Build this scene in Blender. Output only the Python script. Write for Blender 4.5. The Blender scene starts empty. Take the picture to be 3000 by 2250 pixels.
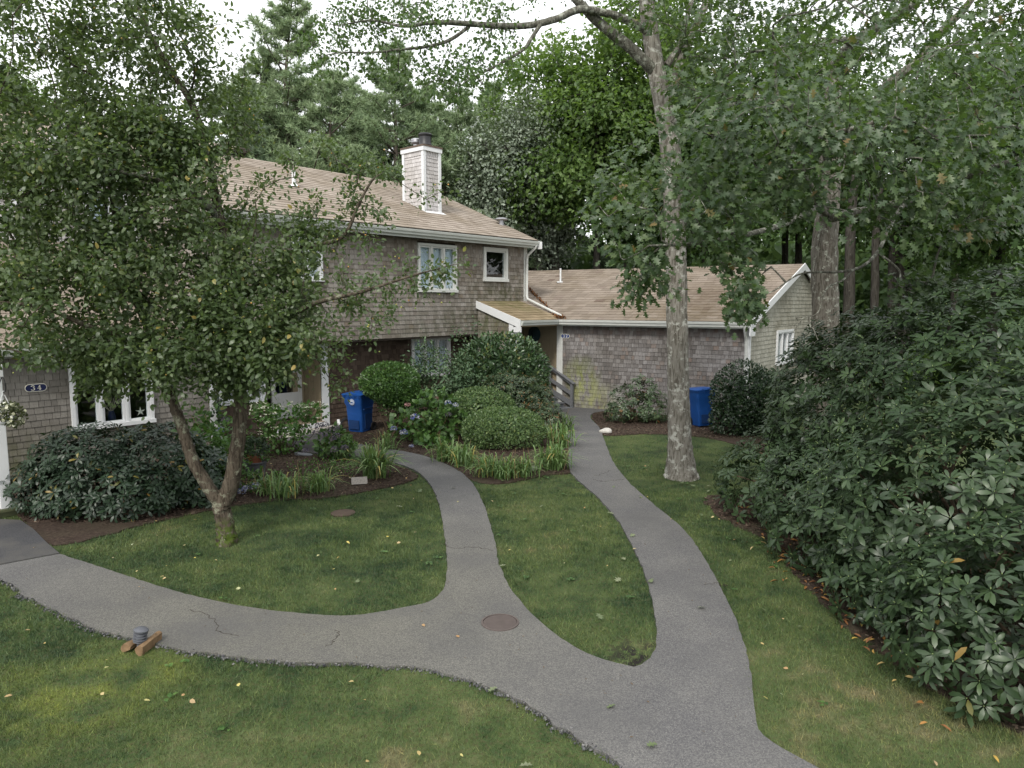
import bpy, bmesh, math, random
import numpy as np
from mathutils import Vector, Matrix
from mathutils.geometry import tessellate_polygon

rng = np.random.default_rng(11)
random.seed(5)
sc = bpy.context.scene
COL = sc.collection

# ------------------------------------------------------------------ camera, sky, sun, exposure
PITCH, FOC, CAMH = math.radians(6.58), 2080.0, 3.5
cam = bpy.data.cameras.new('camera')
cam.sensor_width = 36.0
cam.lens = 36.0 * FOC / 3000.0
cam.clip_start = 0.05
cam.clip_end = 800
camo = bpy.data.objects.new('camera', cam)
COL.objects.link(camo)
camo.location = (0, 0, CAMH)
camo.rotation_euler = (math.pi / 2 - PITCH, 0, 0)
sc.camera = camo

SUN_EL, SUN_AZ = math.radians(44), math.radians(200)     # azimuth clockwise from +Y: behind the camera, a little to the left
W = bpy.data.worlds.new('World')
sc.world = W
W.use_nodes = True
wn, wl = W.node_tree.nodes, W.node_tree.links
wn.clear()
sky = wn.new('ShaderNodeTexSky')
sky.sky_type = 'NISHITA'
sky.sun_disc = False
sky.sun_elevation = SUN_EL
sky.sun_rotation = SUN_AZ
sky.air_density = 1.6
sky.dust_density = 5.0
hs = wn.new('ShaderNodeHueSaturation')
hs.inputs['Saturation'].default_value = 0.3
mixw = wn.new('ShaderNodeMixRGB')
mixw.inputs[0].default_value = 0.72                       # thin even cloud over the sky
mixw.inputs[2].default_value = (11.5, 11.7, 11.9, 1)
bg = wn.new('ShaderNodeBackground')
bg.inputs['Strength'].default_value = 0.1
wo = wn.new('ShaderNodeOutputWorld')
wl.new(sky.outputs[0], hs.inputs['Color'])
wl.new(hs.outputs[0], mixw.inputs[1])
wl.new(mixw.outputs[0], bg.inputs['Color'])
wl.new(bg.outputs[0], wo.inputs['Surface'])
sun = bpy.data.lights.new('sun', 'SUN')
sun.energy = 1.5
sun.angle = math.radians(11)
sun.color = (1.0, 0.95, 0.87)
suno = bpy.data.objects.new('sun', sun)
COL.objects.link(suno)
suno.location = (0, 0, 40)
sd = Vector((math.sin(SUN_AZ) * math.cos(SUN_EL), math.cos(SUN_AZ) * math.cos(SUN_EL), math.sin(SUN_EL)))
suno.rotation_euler = sd.to_track_quat('Z', 'Y').to_euler()
vs = sc.view_settings
vs.view_transform = 'Standard'
vs.look = 'None'
vs.exposure = 0.78
vs.gamma = 1.0
vs.use_curve_mapping = False
sc.cycles.use_denoising = True
sc.cycles.max_bounces = 7
sc.cycles.diffuse_bounces = 3
sc.cycles.glossy_bounces = 3
sc.cycles.transmission_bounces = 5
sc.cycles.transparent_max_bounces = 6

# ------------------------------------------------------------------ photo geometry -> world
CAM = np.array([0, 0, CAMH])
FW = np.array([0, math.cos(PITCH), -math.sin(PITCH)])
UP = np.array([0, math.sin(PITCH), math.cos(PITCH)])
RT = np.array([1.0, 0, 0])
def ray(x, y): return FW + RT * (x - 1500) / FOC - UP * (y - 1125) / FOC
def gnd(x, y, z=0.0):
    r = ray(x, y); return CAM + r * (z - CAMH) / r[2]
def at(x, y, Y):
    r = ray(x, y); return CAM + r * Y / r[1]
def proj(P):
    d = np.asarray(P, float) - CAM
    zc = d @ FW
    zs = np.where(np.abs(zc) < 1e-3, 1e-3, zc)
    return 1500 + FOC * (d @ RT) / zs, 1125 - FOC * (d @ UP) / zs, zc
def unit(v):
    v = np.asarray(v, float)
    return v / (np.linalg.norm(v, axis=-1, keepdims=True) + 1e-9)

# ------------------------------------------------------------------ objects
def thing(name, label, cat, loc=(0, 0, 0), group=None, rotz=0.0):
    o = bpy.data.objects.new(name, None)
    COL.objects.link(o)
    o.empty_display_size = 0.2
    o.location = loc
    o.rotation_euler = (0, 0, rotz)
    o['label'] = label; o['category'] = cat; o['kind'] = 'thing'
    if group: o['group'] = group
    return o
def tag(o, label=None, cat=None, kind=None, group=None):
    if label: o['label'] = label
    if cat: o['category'] = cat
    if kind: o['kind'] = kind
    if group: o['group'] = group
    return o
def root_of(p):
    while p.parent is not None: p = p.parent
    return p
def part(name, me, mat, parent=None, kind=None, local=False, label=None):
    """links mesh me; with a parent and local=False the mesh is in world coordinates"""
    if mat is not None and not me.materials:
        for m in (mat if isinstance(mat, (list, tuple)) else [mat]): me.materials.append(m)
    o = bpy.data.objects.new(name, me)
    COL.objects.link(o)
    if parent is not None:
        o.parent = parent
        if not local:
            r = root_of(parent)
            if r is parent or parent.type == 'MESH':
                l = Vector(r.location)
                if parent is r: o.matrix_parent_inverse = Matrix.Translation(-l)
                # a mesh part of world coordinates sits at the world origin, so its child needs no shift
    if kind: o['kind'] = kind
    if label: o['label'] = label
    return o
def dup(root, loc, rotz=0.0, scale=1.0, label=None, group=None):
    r = root.copy(); COL.objects.link(r)
    r.location = loc; r.rotation_euler = (0, 0, rotz)
    r.scale = (scale, scale, scale) if not isinstance(scale, tuple) else scale
    if label: r['label'] = label
    if group: r['group'] = group
    for ch in list(root.children):
        c = ch.copy(); COL.objects.link(c); c.parent = r
        for g in list(ch.children):
            d = g.copy(); COL.objects.link(d); d.parent = c
    return r

def mesh_np(name, V, F, rnd=None, flat=False):
    V = np.ascontiguousarray(V, np.float32); F = np.ascontiguousarray(F, np.int32)
    me = bpy.data.meshes.new(name)
    m, k = F.shape
    me.vertices.add(len(V)); me.vertices.foreach_set('co', V.ravel())
    me.loops.add(m * k); me.loops.foreach_set('vertex_index', F.ravel())
    me.polygons.add(m); me.polygons.foreach_set('loop_start', np.arange(0, m * k, k, dtype=np.int32))
    if rnd is not None:
        a = me.attributes.new('rnd', 'FLOAT', 'POINT'); a.data.foreach_set('value', np.ascontiguousarray(rnd, np.float32))
    me.update(calc_edges=True)
    if flat: me.shade_flat()
    return me
def inst_mesh(name, TV, TF, M, T, rnd, flat=False):
    N, k = len(T), len(TV)
    V = (np.einsum('nij,kj->nki', M, TV) + T[:, None, :]).reshape(-1, 3)
    F = (TF[None] + (np.arange(N) * k)[:, None, None]).reshape(-1, TF.shape[1])
    return mesh_np(name, V, F, np.repeat(rnd, k), flat)
def inst_arr(TV, TF, M, T, rnd):
    N, k = len(T), len(TV)
    V = (np.einsum('nij,kj->nki', M, TV) + T[:, None, :]).reshape(-1, 3)
    F = (TF[None] + (np.arange(N) * k)[:, None, None]).reshape(-1, TF.shape[1])
    return V, F, np.repeat(rnd, k)
def pieces(parent, name, many, TV, TF, M, T, rnd, mat, k=300, boost=None, flat=None):
    """the k pieces that show largest become objects of their own, the rest one joined part of kind 'stuff'"""
    N = len(T)
    if N == 0: return
    if flat is None: flat = 'shingle' in name
    sel = np.zeros(N, bool)
    if k:
        x, y, zc = proj(T)
        sc_ = np.linalg.norm(M, axis=1).max(axis=1) / np.maximum(zc, .5)
        ok = (zc > .5) & (x > 10) & (x < 2990) & (y > 10) & (y < 2240)
        s = np.where(ok, sc_, 0)
        if boost is not None: s = s * boost(x, y, T)
        order = np.argsort(-s)[:k]
        order = order[s[order] > 0]
        sel[order] = True
        base = bpy.data.meshes.get(name + '_piece_' + str(id(TV))) 
        if base is None:
            base = mesh_np(name + '_piece_' + str(id(TV)), TV, TF, None, flat)
        me = base.copy() if base.users else base
        me.materials.clear(); me.materials.append(mat)
        l = Matrix.Translation(-Vector(root_of(parent).location))
        for i in order:
            o = bpy.data.objects.new(name, me); COL.objects.link(o)
            o.parent = parent
            if parent.parent is None: o.matrix_parent_inverse = l
            m4 = Matrix.Identity(4)
            for a in range(3):
                for b in range(3): m4[a][b] = float(M[i, a, b])
                m4[a][3] = float(T[i, a])
            o.matrix_basis = m4
    r = ~sel
    if r.any():
        part(many, inst_mesh(many, TV, TF, M[r], T[r], rnd[r], flat), mat, parent, kind='stuff')

class MB:
    def __init__(s): s.V = []; s.F = []
    def add(s, vs, fs):
        b = len(s.V); s.V += [tuple(map(float, v)) for v in vs]; s.F += [tuple(i + b for i in f) for f in fs]
        return s
    def hexa(s, p):
        return s.add(p, [(0, 3, 2, 1), (4, 5, 6, 7), (0, 1, 5, 4), (1, 2, 6, 5), (2, 3, 7, 6), (3, 0, 4, 7)])
    def box(s, x0, x1, y0, y1, z0, z1):
        return s.hexa([(x0, y0, z0), (x1, y0, z0), (x1, y1, z0), (x0, y1, z0), (x0, y0, z1), (x1, y0, z1), (x1, y1, z1), (x0, y1, z1)])
    def bar(s, a, b, wd, th, upv=(0, 0, 1)):
        a = np.asarray(a, float); b = np.asarray(b, float)
        d = unit(b - a); x = unit(np.cross(d, upv)); z = np.cross(x, d)
        q = [(-1, -1), (1, -1), (1, 1), (-1, 1)]
        return s.hexa([a + x * wd / 2 * i + z * th / 2 * j for i, j in q] + [b + x * wd / 2 * i + z * th / 2 * j for i, j in q])
    def tube(s, pts, rad, n=10, cap=True):
        V, F = tube_arr(np.asarray(pts, float), rad, n)
        s.add(V, [tuple(f) for f in F])
        if cap:
            m = len(V); s.F.append(tuple(range(len(s.V) - m, len(s.V) - m + n))[::-1]); s.F.append(tuple(range(len(s.V) - n, len(s.V))))
        return s
    def rings(s, rings, cap0=True, cap1=True):
        n = len(rings[0]); b = len(s.V)
        for r in rings: s.V += [tuple(map(float, v)) for v in r]
        for i in range(len(rings) - 1):
            for j in range(n):
                a, c = b + i * n + j, b + i * n + (j + 1) % n
                s.F.append((a, c, c + n, a + n))
        if cap0: s.F.append(tuple(range(b, b + n))[::-1])
        if cap1: s.F.append(tuple(range(b + (len(rings) - 1) * n, b + len(rings) * n)))
        return s
    def lathe(s, prof, c=(0, 0, 0), n=24, cap0=True, cap1=True):
        return s.rings([[(c[0] + r * math.cos(2 * math.pi * j / n), c[1] + r * math.sin(2 * math.pi * j / n), c[2] + z) for j in range(n)] for r, z in prof], cap0, cap1)
    def mesh(s, name, smooth=False, bevel=0.0):
        me = bpy.data.meshes.new(name); me.from_pydata(s.V, [], s.F, shade_flat=not smooth); me.update()
        if bevel:
            bm = bmesh.new(); bm.from_mesh(me)
            bmesh.ops.bevel(bm, geom=[e for e in bm.edges if len(e.link_faces) == 2 and e.calc_face_angle(0) > .6], offset=bevel, segments=2, affect='EDGES', profile=.5)
            bm.to_mesh(me); bm.free()
        if smooth: me.set_sharp_from_angle(angle=math.radians(38))
        return me

def tube_arr(P, rad, n=10):
    P = np.asarray(P, float); m = len(P)
    rad = np.full(m, rad) if np.isscalar(rad) else np.asarray(rad, float)
    d = np.zeros_like(P); d[1:-1] = P[2:] - P[:-2]; d[0] = P[1] - P[0]; d[-1] = P[-1] - P[-2]; d = unit(d)
    x = unit(np.cross(d[0], [0.31, 0.95, 0.12] if abs(d[0][2]) > .7 else [0, 0, 1]))
    V = []
    a = np.arange(n) * 2 * np.pi / n
    for i in range(m):
        x = unit(x - d[i] * (x @ d[i])); y = np.cross(d[i], x)
        V.append(P[i] + rad[i] * (np.cos(a)[:, None] * x + np.sin(a)[:, None] * y))
    V = np.concatenate(V)
    F = [(i * n + j, i * n + (j + 1) % n, (i + 1) * n + (j + 1) % n, (i + 1) * n + j) for i in range(m - 1) for j in range(n)]
    return V, np.array(F)
def spline(P, per=8):
    P = [np.asarray(p, float) for p in P]
    Q = [2 * P[0] - P[1]] + P + [2 * P[-1] - P[-2]]
    out = []
    for i in range(1, len(Q) - 2):
        for t in np.arange(per) / per:
            a, b, c, e = Q[i - 1], Q[i], Q[i + 1], Q[i + 2]
            out.append(.5 * (2 * b + (c - a) * t + (2 * a - 5 * b + 4 * c - e) * t * t + (3 * b - a - 3 * c + e) * t ** 3))
    out.append(P[-1])
    return np.array(out)

# ------------------------------------------------------------------ materials
class NT:
    def __init__(s, name):
        s.m = bpy.data.materials.new(name); s.m.use_nodes = True
        s.t = s.m.node_tree; s.t.nodes.clear()
        s.out = s.t.nodes.new('ShaderNodeOutputMaterial')
        s._pos = None
    def n(s, typ, **kw):
        x = s.t.nodes.new('ShaderNode' + typ)
        for k, v in kw.items(): setattr(x, k, v)
        return x
    def l(s, a, b): s.t.links.new(a, b)
    def set(s, node, key, v):
        if hasattr(v, 'links') or isinstance(v, bpy.types.NodeSocket): s.l(v, node.inputs[key])
        else:
            if isinstance(v, (tuple, list)) and len(v) == 3 and node.inputs[key].type == 'RGBA': v = (*v, 1)
            node.inputs[key].default_value = v
    def pos(s):
        if s._pos is None: s._pos = s.n('NewGeometry').outputs['Position']
        return s._pos
    def obj(s): return s.n('TexCoord').outputs['Object']
    def rnd(s):
        a = s.n('Attribute', attribute_name='rnd'); o = s.n('ObjectInfo')
        return s.math('FRACT', s.math('ADD', a.outputs['Fac'], o.outputs['Random']))
    def math(s, op, a, b=0.0, clamp=False):
        x = s.n('Math', operation=op); x.use_clamp = clamp
        s.set(x, 0, a); s.set(x, 1, b); return x.outputs[0]
    def vscale(s, v, k):
        x = s.n('VectorMath', operation='MULTIPLY'); s.l(v, x.inputs[0]); x.inputs[1].default_value = k if isinstance(k, tuple) else (k, k, k)
        return x.outputs[0]
    def noise(s, scale, detail=3, rough=.55, vec=None, dist=0.0):
        x = s.n('TexNoise'); x.inputs['Scale'].default_value = scale; x.inputs['Detail'].default_value = detail
        x.inputs['Roughness'].default_value = rough; x.inputs['Distortion'].default_value = dist
        s.l(vec if vec is not None else s.pos(), x.inputs['Vector']); return x.outputs['Fac']
    def ramp(s, fac, stops, interp='LINEAR'):
        x = s.n('ValToRGB'); x.color_ramp.interpolation = interp
        e = x.color_ramp.elements
        while len(e) < len(stops): e.new(.5)
        for i, (p, c) in enumerate(stops):
            e[i].position = p; e[i].color = (*c, 1) if len(c) == 3 else c
        s.set(x, 0, fac); return x.outputs[0]
    def mix(s, fac, a, b, mode='MIX'):
        x = s.n('MixRGB', blend_type=mode); s.set(x, 0, fac); s.set(x, 1, a); s.set(x, 2, b); return x.outputs[0]
    def step(s, v, lo, hi):
        x = s.n('MapRange'); x.clamp = True; s.set(x, 0, v); x.inputs[1].default_value = lo; x.inputs[2].default_value = hi; return x.outputs[0]
    def near(s, c, k, r0, r1):
        """1 inside r0, 0 beyond r1 of the world point c, the axes scaled by k"""
        a = s.n('VectorMath', operation='SUBTRACT'); s.l(s.pos(), a.inputs[0]); a.inputs[1].default_value = tuple(map(float, c))
        b = s.vscale(a.outputs[0], k); c_ = s.n('VectorMath', operation='LENGTH'); s.l(b, c_.inputs[0])
        x = s.n('MapRange'); x.clamp = True; s.l(c_.outputs['Value'], x.inputs[0]); x.inputs[1].default_value = r1; x.inputs[2].default_value = r0
        return x.outputs[0]
    def bsdf(s, col, rough=.6, spec=.5, bump=None, bdist=.01, metal=0.0, transl=None, **kw):
        p = s.n('BsdfPrincipled'); s.set(p, 'Base Color', col); s.set(p, 'Roughness', rough)
        p.inputs['Specular IOR Level'].default_value = spec; p.inputs['Metallic'].default_value = metal
        for k, v in kw.items(): s.set(p, k, v)
        if bump is not None:
            b = s.n('Bump'); b.inputs['Strength'].default_value = .6; b.inputs['Distance'].default_value = bdist
            s.l(bump, b.inputs['Height']); s.l(b.outputs[0], p.inputs['Normal'])
        sh = p.outputs[0]
        if transl:
            t = s.n('BsdfTranslucent'); s.set(t, 'Color', transl[1])
            m = s.n('MixShader'); m.inputs[0].default_value = transl[0]; s.l(sh, m.inputs[1]); s.l(t.outputs[0], m.inputs[2]); sh = m.outputs[0]
        s.l(sh, s.out.inputs['Surface'])
        return s.m

def plain(name, col, rough=.5, spec=.4, var=.12, scale=6, metal=0.0, bump=None):
    t = NT(name); f = t.noise(scale, 4)
    c = t.mix(f, tuple(x * (1 - var * 2) for x in col), tuple(min(1, x * (1 + var)) for x in col))
    return t.bsdf(c, rough, spec, metal=metal, bump=t.noise(bump[0], 4) if bump else None, bdist=bump[1] if bump else .01)
def leafmat(name, stops, rough=.45, spec=.4, tr=.22, trc=(.12, .2, .04), patch=None):
    t = NT(name)
    c = t.ramp(t.rnd(), stops)
    c = t.mix(t.step(t.noise(patch[0] if patch else .9, 2), .35, .65), c, t.mix(1.0, c, (patch[1] if patch else (.75, .8, .75)), 'MULTIPLY'))
    return t.bsdf(c, rough, spec, transl=(tr, trc))
def barkmat(name, dark, light, lichen=None, lam=.5, scale=9, moss=None):
    t = NT(name)
    v = t.vscale(t.pos(), (1, 1, .22))
    f = t.noise(scale * 2.5, 6, .7, v, .6)
    c = t.mix(t.step(f, .3, .7), dark, light)
    fz = t.step(t.noise(scale * 5, 4, .6, t.vscale(t.pos(), (1, 1, .13)), .4), .40, .52)
    c = t.mix(fz, t.mix(1.0, c, (.5, .48, .45), 'MULTIPLY'), c)
    if lichen:
        g = t.step(t.noise(scale * 1.1, 5, .7), lam, lam + .1)
        c = t.mix(g, c, lichen)
    if moss:
        c = t.mix(t.math('MULTIPLY', t.near(moss[0], (1, 1, 1), moss[1] * .4, moss[1]), t.step(t.noise(14), .42, .55)), c, (.06, .09, .015))
    return t.bsdf(c, .9, .15, bump=f, bdist=.03)
def sidingmat(name, stops, spots=()):
    t = NT(name)
    c = t.ramp(t.rnd(), stops)
    g = t.noise(1.0, 5, .7, t.vscale(t.pos(), (55, 55, 5)))
    c = t.mix(t.step(g, .3, .75), t.mix(1.0, c, (.78, .77, .75), 'MULTIPLY'), t.mix(1.0, c, (1.12, 1.12, 1.12), 'MULTIPLY'))
    s_ = t.noise(.8, 3)
    c = t.mix(t.step(s_, .4, .7), c, t.mix(1.0, c, (.72, .7, .66), 'MULTIPLY'))
    for ctr, k, r0, r1, colr, st in spots:
        m = t.math('MULTIPLY', t.near(ctr, k, r0, r1), t.step(t.noise(5, 4, .65, t.vscale(t.pos(), (1, 1, .5))), .36, .62))
        c = t.mix(t.math('MULTIPLY', m, st), c, colr)
    return t.bsdf(c, .88, .2, bump=g, bdist=.004)
def roofmat(name, stops, moss=None):
    t = NT(name)
    c = t.ramp(t.rnd(), stops)
    c = t.mix(t.step(t.noise(90, 3), .3, .75), t.mix(1.0, c, (.8, .8, .8), 'MULTIPLY'), c)
    c = t.mix(t.step(t.noise(.7, 3), .45, .7), c, t.mix(1.0, c, (.82, .8, .74), 'MULTIPLY'))
    for ctr, k, r0, r1, colr, st in (moss or ()):
        m = t.math('MULTIPLY', t.near(ctr, k, r0, r1), t.step(t.noise(3, 4, .65), .35, .6))
        c = t.mix(t.math('MULTIPLY', m, st), c, colr)
    return t.bsdf(c, .92, .2)

M_white = plain('white_paint', (.66, .67, .68), .45, .4, .05, 4)
M_trim = plain('weathered_white_trim', (.54, .55, .53), .5, .35, .08, 5)
M_beige = plain('beige_boards', (.30, .25, .17), .7, .3, .1, 8)
M_fascia = plain('grey_white_gutter', (.48, .50, .47), .4, .4, .08, 4)
M_under = plain('dark_sheathing', (.035, .028, .022), .9, .2, .1, 3)
M_inside = plain('dim_room_wall', (.06, .055, .05), .9, .2, .1, 3)
M_grey = plain('grey_stained_wood', (.15, .155, .165), .7, .3, .15, 9)
M_green_wood = plain('mossy_wood', (.10, .11, .06), .85, .2, .2, 7)
M_deck = plain('deck_boards', (.26, .21, .15), .75, .25, .15, 10)
M_concrete = plain('concrete', (.34, .32, .29), .9, .2, .1, 12)
M_black = plain('black_metal', (.012, .012, .014), .45, .5, .1, 5)
M_steel = plain('dull_steel', (.36, .36, .38), .35, .5, .1, 5, metal=.6)
M_lid_cap = plain('chimney_cap_edge', (.12, .09, .07), .8, .2, .1, 9)
M_blue = plain('blue_bin_plastic', (.011, .072, .28), .42, .45, .12, 5)
M_blue_dark = plain('dark_blue_bin_plastic', (.008, .035, .12), .5, .4, .12, 5)
M_tyre = plain('black_rubber', (.015, .015, .016), .7, .3, .1, 9)
M_navy = plain('navy_sign_paint', (.010, .016, .075), .4, .45, .05, 9)
M_signblue = plain('blue_sign_paint', (.015, .045, .19), .4, .45, .05, 9)
M_letter = plain('cream_letter_paint', (.78, .75, .64), .5, .3, .03, 9)
M_print = plain('white_print', (.66, .7, .74), .5, .3, .03, 30)
M_bronze = plain('dark_verdigris', (.02, .05, .06), .5, .5, .25, 12)
M_curtain = plain('grey_blue_curtain', (.62, .68, .74), .85, .2, .08, 6)
M_terra = plain('terracotta', (.20, .075, .04), .8, .25, .15, 10)
M_planter = plain('charcoal_planter', (.085, .087, .098), .7, .3, .2, 12)
M_slate = plain('slate', (.19, .2, .22), .7, .3, .2, 6, bump=(14, .02))
M_stone = plain('pale_stone', (.52, .5, .46), .85, .25, .14, 9, bump=(12, .03))
M_brick = plain('brick_red', (.18, .07, .045), .9, .2, .2, 20)
M_log = plain('split_firewood', (.23, .15, .085), .85, .2, .3, 18, bump=(30, .01))
M_rust = plain('rusty_iron', (.105, .085, .078), .75, .35, .15, 14)
M_lampgrey = plain('grey_lamp_plastic', (.10, .105, .12), .5, .4, .1, 10)
M_stalk = plain('dry_stalk', (.26, .19, .10), .8, .2, .2, 10)
M_needles = plain('fallen_needles', (.22, .10, .04), .9, .1, .3, 40)
M_stem = plain('green_stem', (.13, .17, .05), .6, .3, .2, 10)
M_twigbrown = plain('brown_stem', (.10, .075, .05), .85, .2, .25, 10)
t = NT('window_glass')
gl = t.n('BsdfGlossy'); gl.inputs['Roughness'].default_value = .02; gl.inputs['Color'].default_value = (1, 1, 1, 1)
tr_ = t.n('BsdfTransparent'); tr_.inputs['Color'].default_value = (.9, .93, .94, 1)
fr_ = t.n('Fresnel'); fr_.inputs['IOR'].default_value = 1.5
mx_ = t.n('MixShader'); bf_ = t.n('NewGeometry').outputs['Backfacing']; t.l(t.math('MULTIPLY', t.math('ADD', fr_.outputs[0], .03), t.math('SUBTRACT', 1.0, bf_)), mx_.inputs[0]); t.l(tr_.outputs[0], mx_.inputs[1]); t.l(gl.outputs[0], mx_.inputs[2])
t.l(mx_.outputs[0], t.out.inputs['Surface'])
M_glass = t.m

O2 = np.array([-1.1, 23.4]); u2 = unit(np.array([.66, .751])); n2 = np.array([u2[1], -u2[0]])
class Frame:
    """t along the wall, s outward, z up"""
    def __init__(s, o, u, n): s.o = np.array(o, float); s.u = np.array(u, float); s.n = np.array(n, float)
    def pt(s, t, q, z):
        p = s.o + s.u * t + s.n * q
        return np.array([p[0], p[1], z])
    def u3(s): return np.array([*s.u, 0.0])
    def n3(s): return np.array([*s.n, 0.0])
    def box(s, mb, t0, t1, s0, s1, z0, z1):
        return mb.hexa([s.pt(*a) for a in ((t0, s0, z0), (t0, s1, z0), (t1, s1, z0), (t1, s0, z0), (t0, s0, z1), (t0, s1, z1), (t1, s1, z1), (t1, s0, z1))])
    def wall_hit(s, x, y, q=0.0):
        o = s.o + s.n * q; r = ray(x, y); k = ((np.array([*o, 0]) - CAM) @ s.n3()) / (r @ s.n3()); P = CAM + r * k
        return float((P[:2] - o) @ s.u), float(P[2])
    def prism(s, mb, prof, t0, t1):
        """a closed (s, z) profile drawn out along t"""
        return mb.rings([[s.pt(t0, a, b) for a, b in prof], [s.pt(t1, a, b) for a, b in prof]])
FA = Frame(O2, u2, n2)                               # main facade, upper storey
WL, WR = np.array([1.62, 23.79]), np.array([6.88, 20.62])
wd = unit(WR - WL); wlen = float(np.linalg.norm(WR - WL))
FWg = Frame(WL, wd, np.array([wd[1], -wd[0]]))       # wing front
gd = unit(np.array([.6, .8]))
FGg = Frame(WR, gd, np.array([gd[1], -gd[0]]))       # wing gable end

SH_V = np.array([(0, 0, 1), (1, 0, 1), (1, 1.12, .15), (0, 1.12, .15), (0, 0, -.2), (1, 0, -.2), (1, 1.12, -.2), (0, 1.12, -.2)], float)
SH_F = np.array([(0, 1, 2), (0, 2, 3), (4, 5, 1), (4, 1, 0), (5, 6, 2), (5, 2, 1), (7, 4, 0), (7, 0, 3), (6, 7, 3), (6, 3, 2), (4, 7, 6), (4, 6, 5)])
def shingles(o, U, V, N, vmax, intervals, exp=.13, w0=.09, w1=.19, th=.019, gap=.007, jit=.004, v0=0.0):
    Ms, Ts = [], []
    v = v0
    while v < vmax - .01:
        e = min(exp, vmax - v)
        for a, b in intervals(v, v + e):
            x = a - random.random() * w0
            while x < b - .01:
                w = w0 + (w1 - w0) * random.random()
                xa, xb = max(x, a), min(x + w, b)
                if xb - xa > .015:
                    j = (random.random() - .5) * jit
                    Ms.append(np.stack([U * (xb - xa - gap), V * (e - j), N * (th * (.85 + .3 * random.random()))], 1))
                    Ts.append(o + U * xa + V * (v + j) + N * .001)
                x += w
        v += exp
    return np.array(Ms).reshape(-1, 3, 3), np.array(Ts).reshape(-1, 3)
def minus(iv, holes, v0, v1):
    out = [iv]
    for (a, b, za, zb) in holes:
        if v1 <= za + .02 or v0 >= zb - .02: continue
        nx = []
        for p, q in out:
            if b <= p or a >= q: nx.append((p, q)); continue
            if a > p: nx.append((p, a))
            if b < q: nx.append((b, q))
        out = nx
    return out
def wall_panel(mb, fr, t0, t1, z0, z1, s0, s1, holes):
    """a wall slab with rectangular openings"""
    ts = sorted({t0, t1, *[min(max(h[i], t0), t1) for h in holes for i in (0, 1)]}); zs = sorted({z0, z1, *[min(max(h[i], z0), z1) for h in holes for i in (2, 3)]})
    for i in range(len(ts) - 1):
        for j in range(len(zs) - 1):
            ct, cz = (ts[i] + ts[i + 1]) / 2, (zs[j] + zs[j + 1]) / 2
            if any(h[0] < ct < h[1] and h[2] < cz < h[3] for h in holes): continue
            fr.box(mb, ts[i], ts[i + 1], s0, s1, zs[j], zs[j + 1])
def window(parent, fr, t0, t1, z0, z1, s=0.0, lights=1, curtain=None, label=None, mat=None, depth=.07, sash=.045, casing=.075):
    """casing, mullions, sashes, panes; parts: window (> sash, pane, curtain)"""
    mat = mat or M_white
    mb = MB()
    c = casing
    fr.box(mb, t0, t1, s - .1, s + depth, z1 - c, z1); fr.box(mb, t0 - .02, t1 + .02, s - .1, s + depth + .03, z0 - .02, z0 + c * .8)
    fr.box(mb, t0, t0 + c, s - .1, s + depth, z0 + c * .8, z1 - c); fr.box(mb, t1 - c, t1, s - .1, s + depth, z0 + c * .8, z1 - c)
    wq = (t1 - t0 - 2 * c); m = .06
    lw = (wq - m * (lights - 1)) / lights
    for i in range(lights - 1):
        a = t0 + c + lw * (i + 1) + m * i
        fr.box(mb, a, a + m, s - .08, s + depth - .015, z0 + c * .8, z1 - c)
    w = part('window', mb.mesh('window_casing'), mat, parent, label=label)
    for i in range(lights):
        a = t0 + c + (lw + m) * i; b = a + lw; za, zb = z0 + c * .8, z1 - c
        mb = MB(); q = sash
        fr.box(mb, a + .004, a + q, s - .06, s + .035, za + .004, zb - .004); fr.box(mb, b - q, b - .004, s - .06, s + .035, za + .004, zb - .004)
        fr.box(mb, a + q, b - q, s - .06, s + .035, za + .004, za + q); fr.box(mb, a + q, b - q, s - .06, s + .035, zb - q, zb - .004)
        part('sash', mb.mesh('sash'), mat, w)
        mb = MB(); fr.box(mb, a + q - .005, b - q + .005, s - .008, s + .0, za + q - .005, zb - q + .005)
        part('pane', mb.mesh('pane'), M_glass, w)
        if curtain is not None:
            n = 40; x = np.linspace(a - .01, b + .01, n)
            gapc = [(a - .01, b + .01)] if curtain == 'full' else ([(a - .01, a + lw * .72)] if i % 2 == 0 else [(a + lw * .05, b)])
            V = []
            x = np.linspace(*gapc[0], n)
            ph = random.random() * 6
            for k in range(n):
                d = -.085 + .018 * math.sin(x[k] * 75 + ph) + .012 * math.sin(x[k] * 31 + 2 * ph)
                V += [fr.pt(x[k], s + d, za - .05), fr.pt(x[k], s + d * .95, zb + .05)]
            F = [(2 * k, 2 * k + 2, 2 * k + 3, 2 * k + 1) for k in range(n - 1)]
            part('curtain', mesh_np('curtain', np.array(V), np.array(F)), M_curtain, w)
    return w
def gutter(parent, fr, t0, t1, s0, z1, name='gutter', mat=None, h=.13, w=.12):
    p = [(s0, z1), (s0, z1 - h), (s0 + w * .62, z1 - h), (s0 + w * .7, z1 - h * .62), (s0 + w * .92, z1 - h * .45), (s0 + w, z1 - h * .1), (s0 + w, z1 + .004),
         (s0 + w * .88, z1 + .004), (s0 + w * .88, z1 - h * .2), (s0 + .012, z1 - h * .75)]
    mb = MB(); fr.prism(mb, p, t0, t1)
    return part(name, mb.mesh(name), mat or M_fascia, parent)
def slab_poly(mb, pts, nrm, th):
    """a plane polygon thickened downwards by th"""
    pts = [np.asarray(p, float) for p in pts]; nrm = np.asarray(nrm, float)
    return mb.rings([[p - nrm * th for p in pts], pts])
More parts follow.
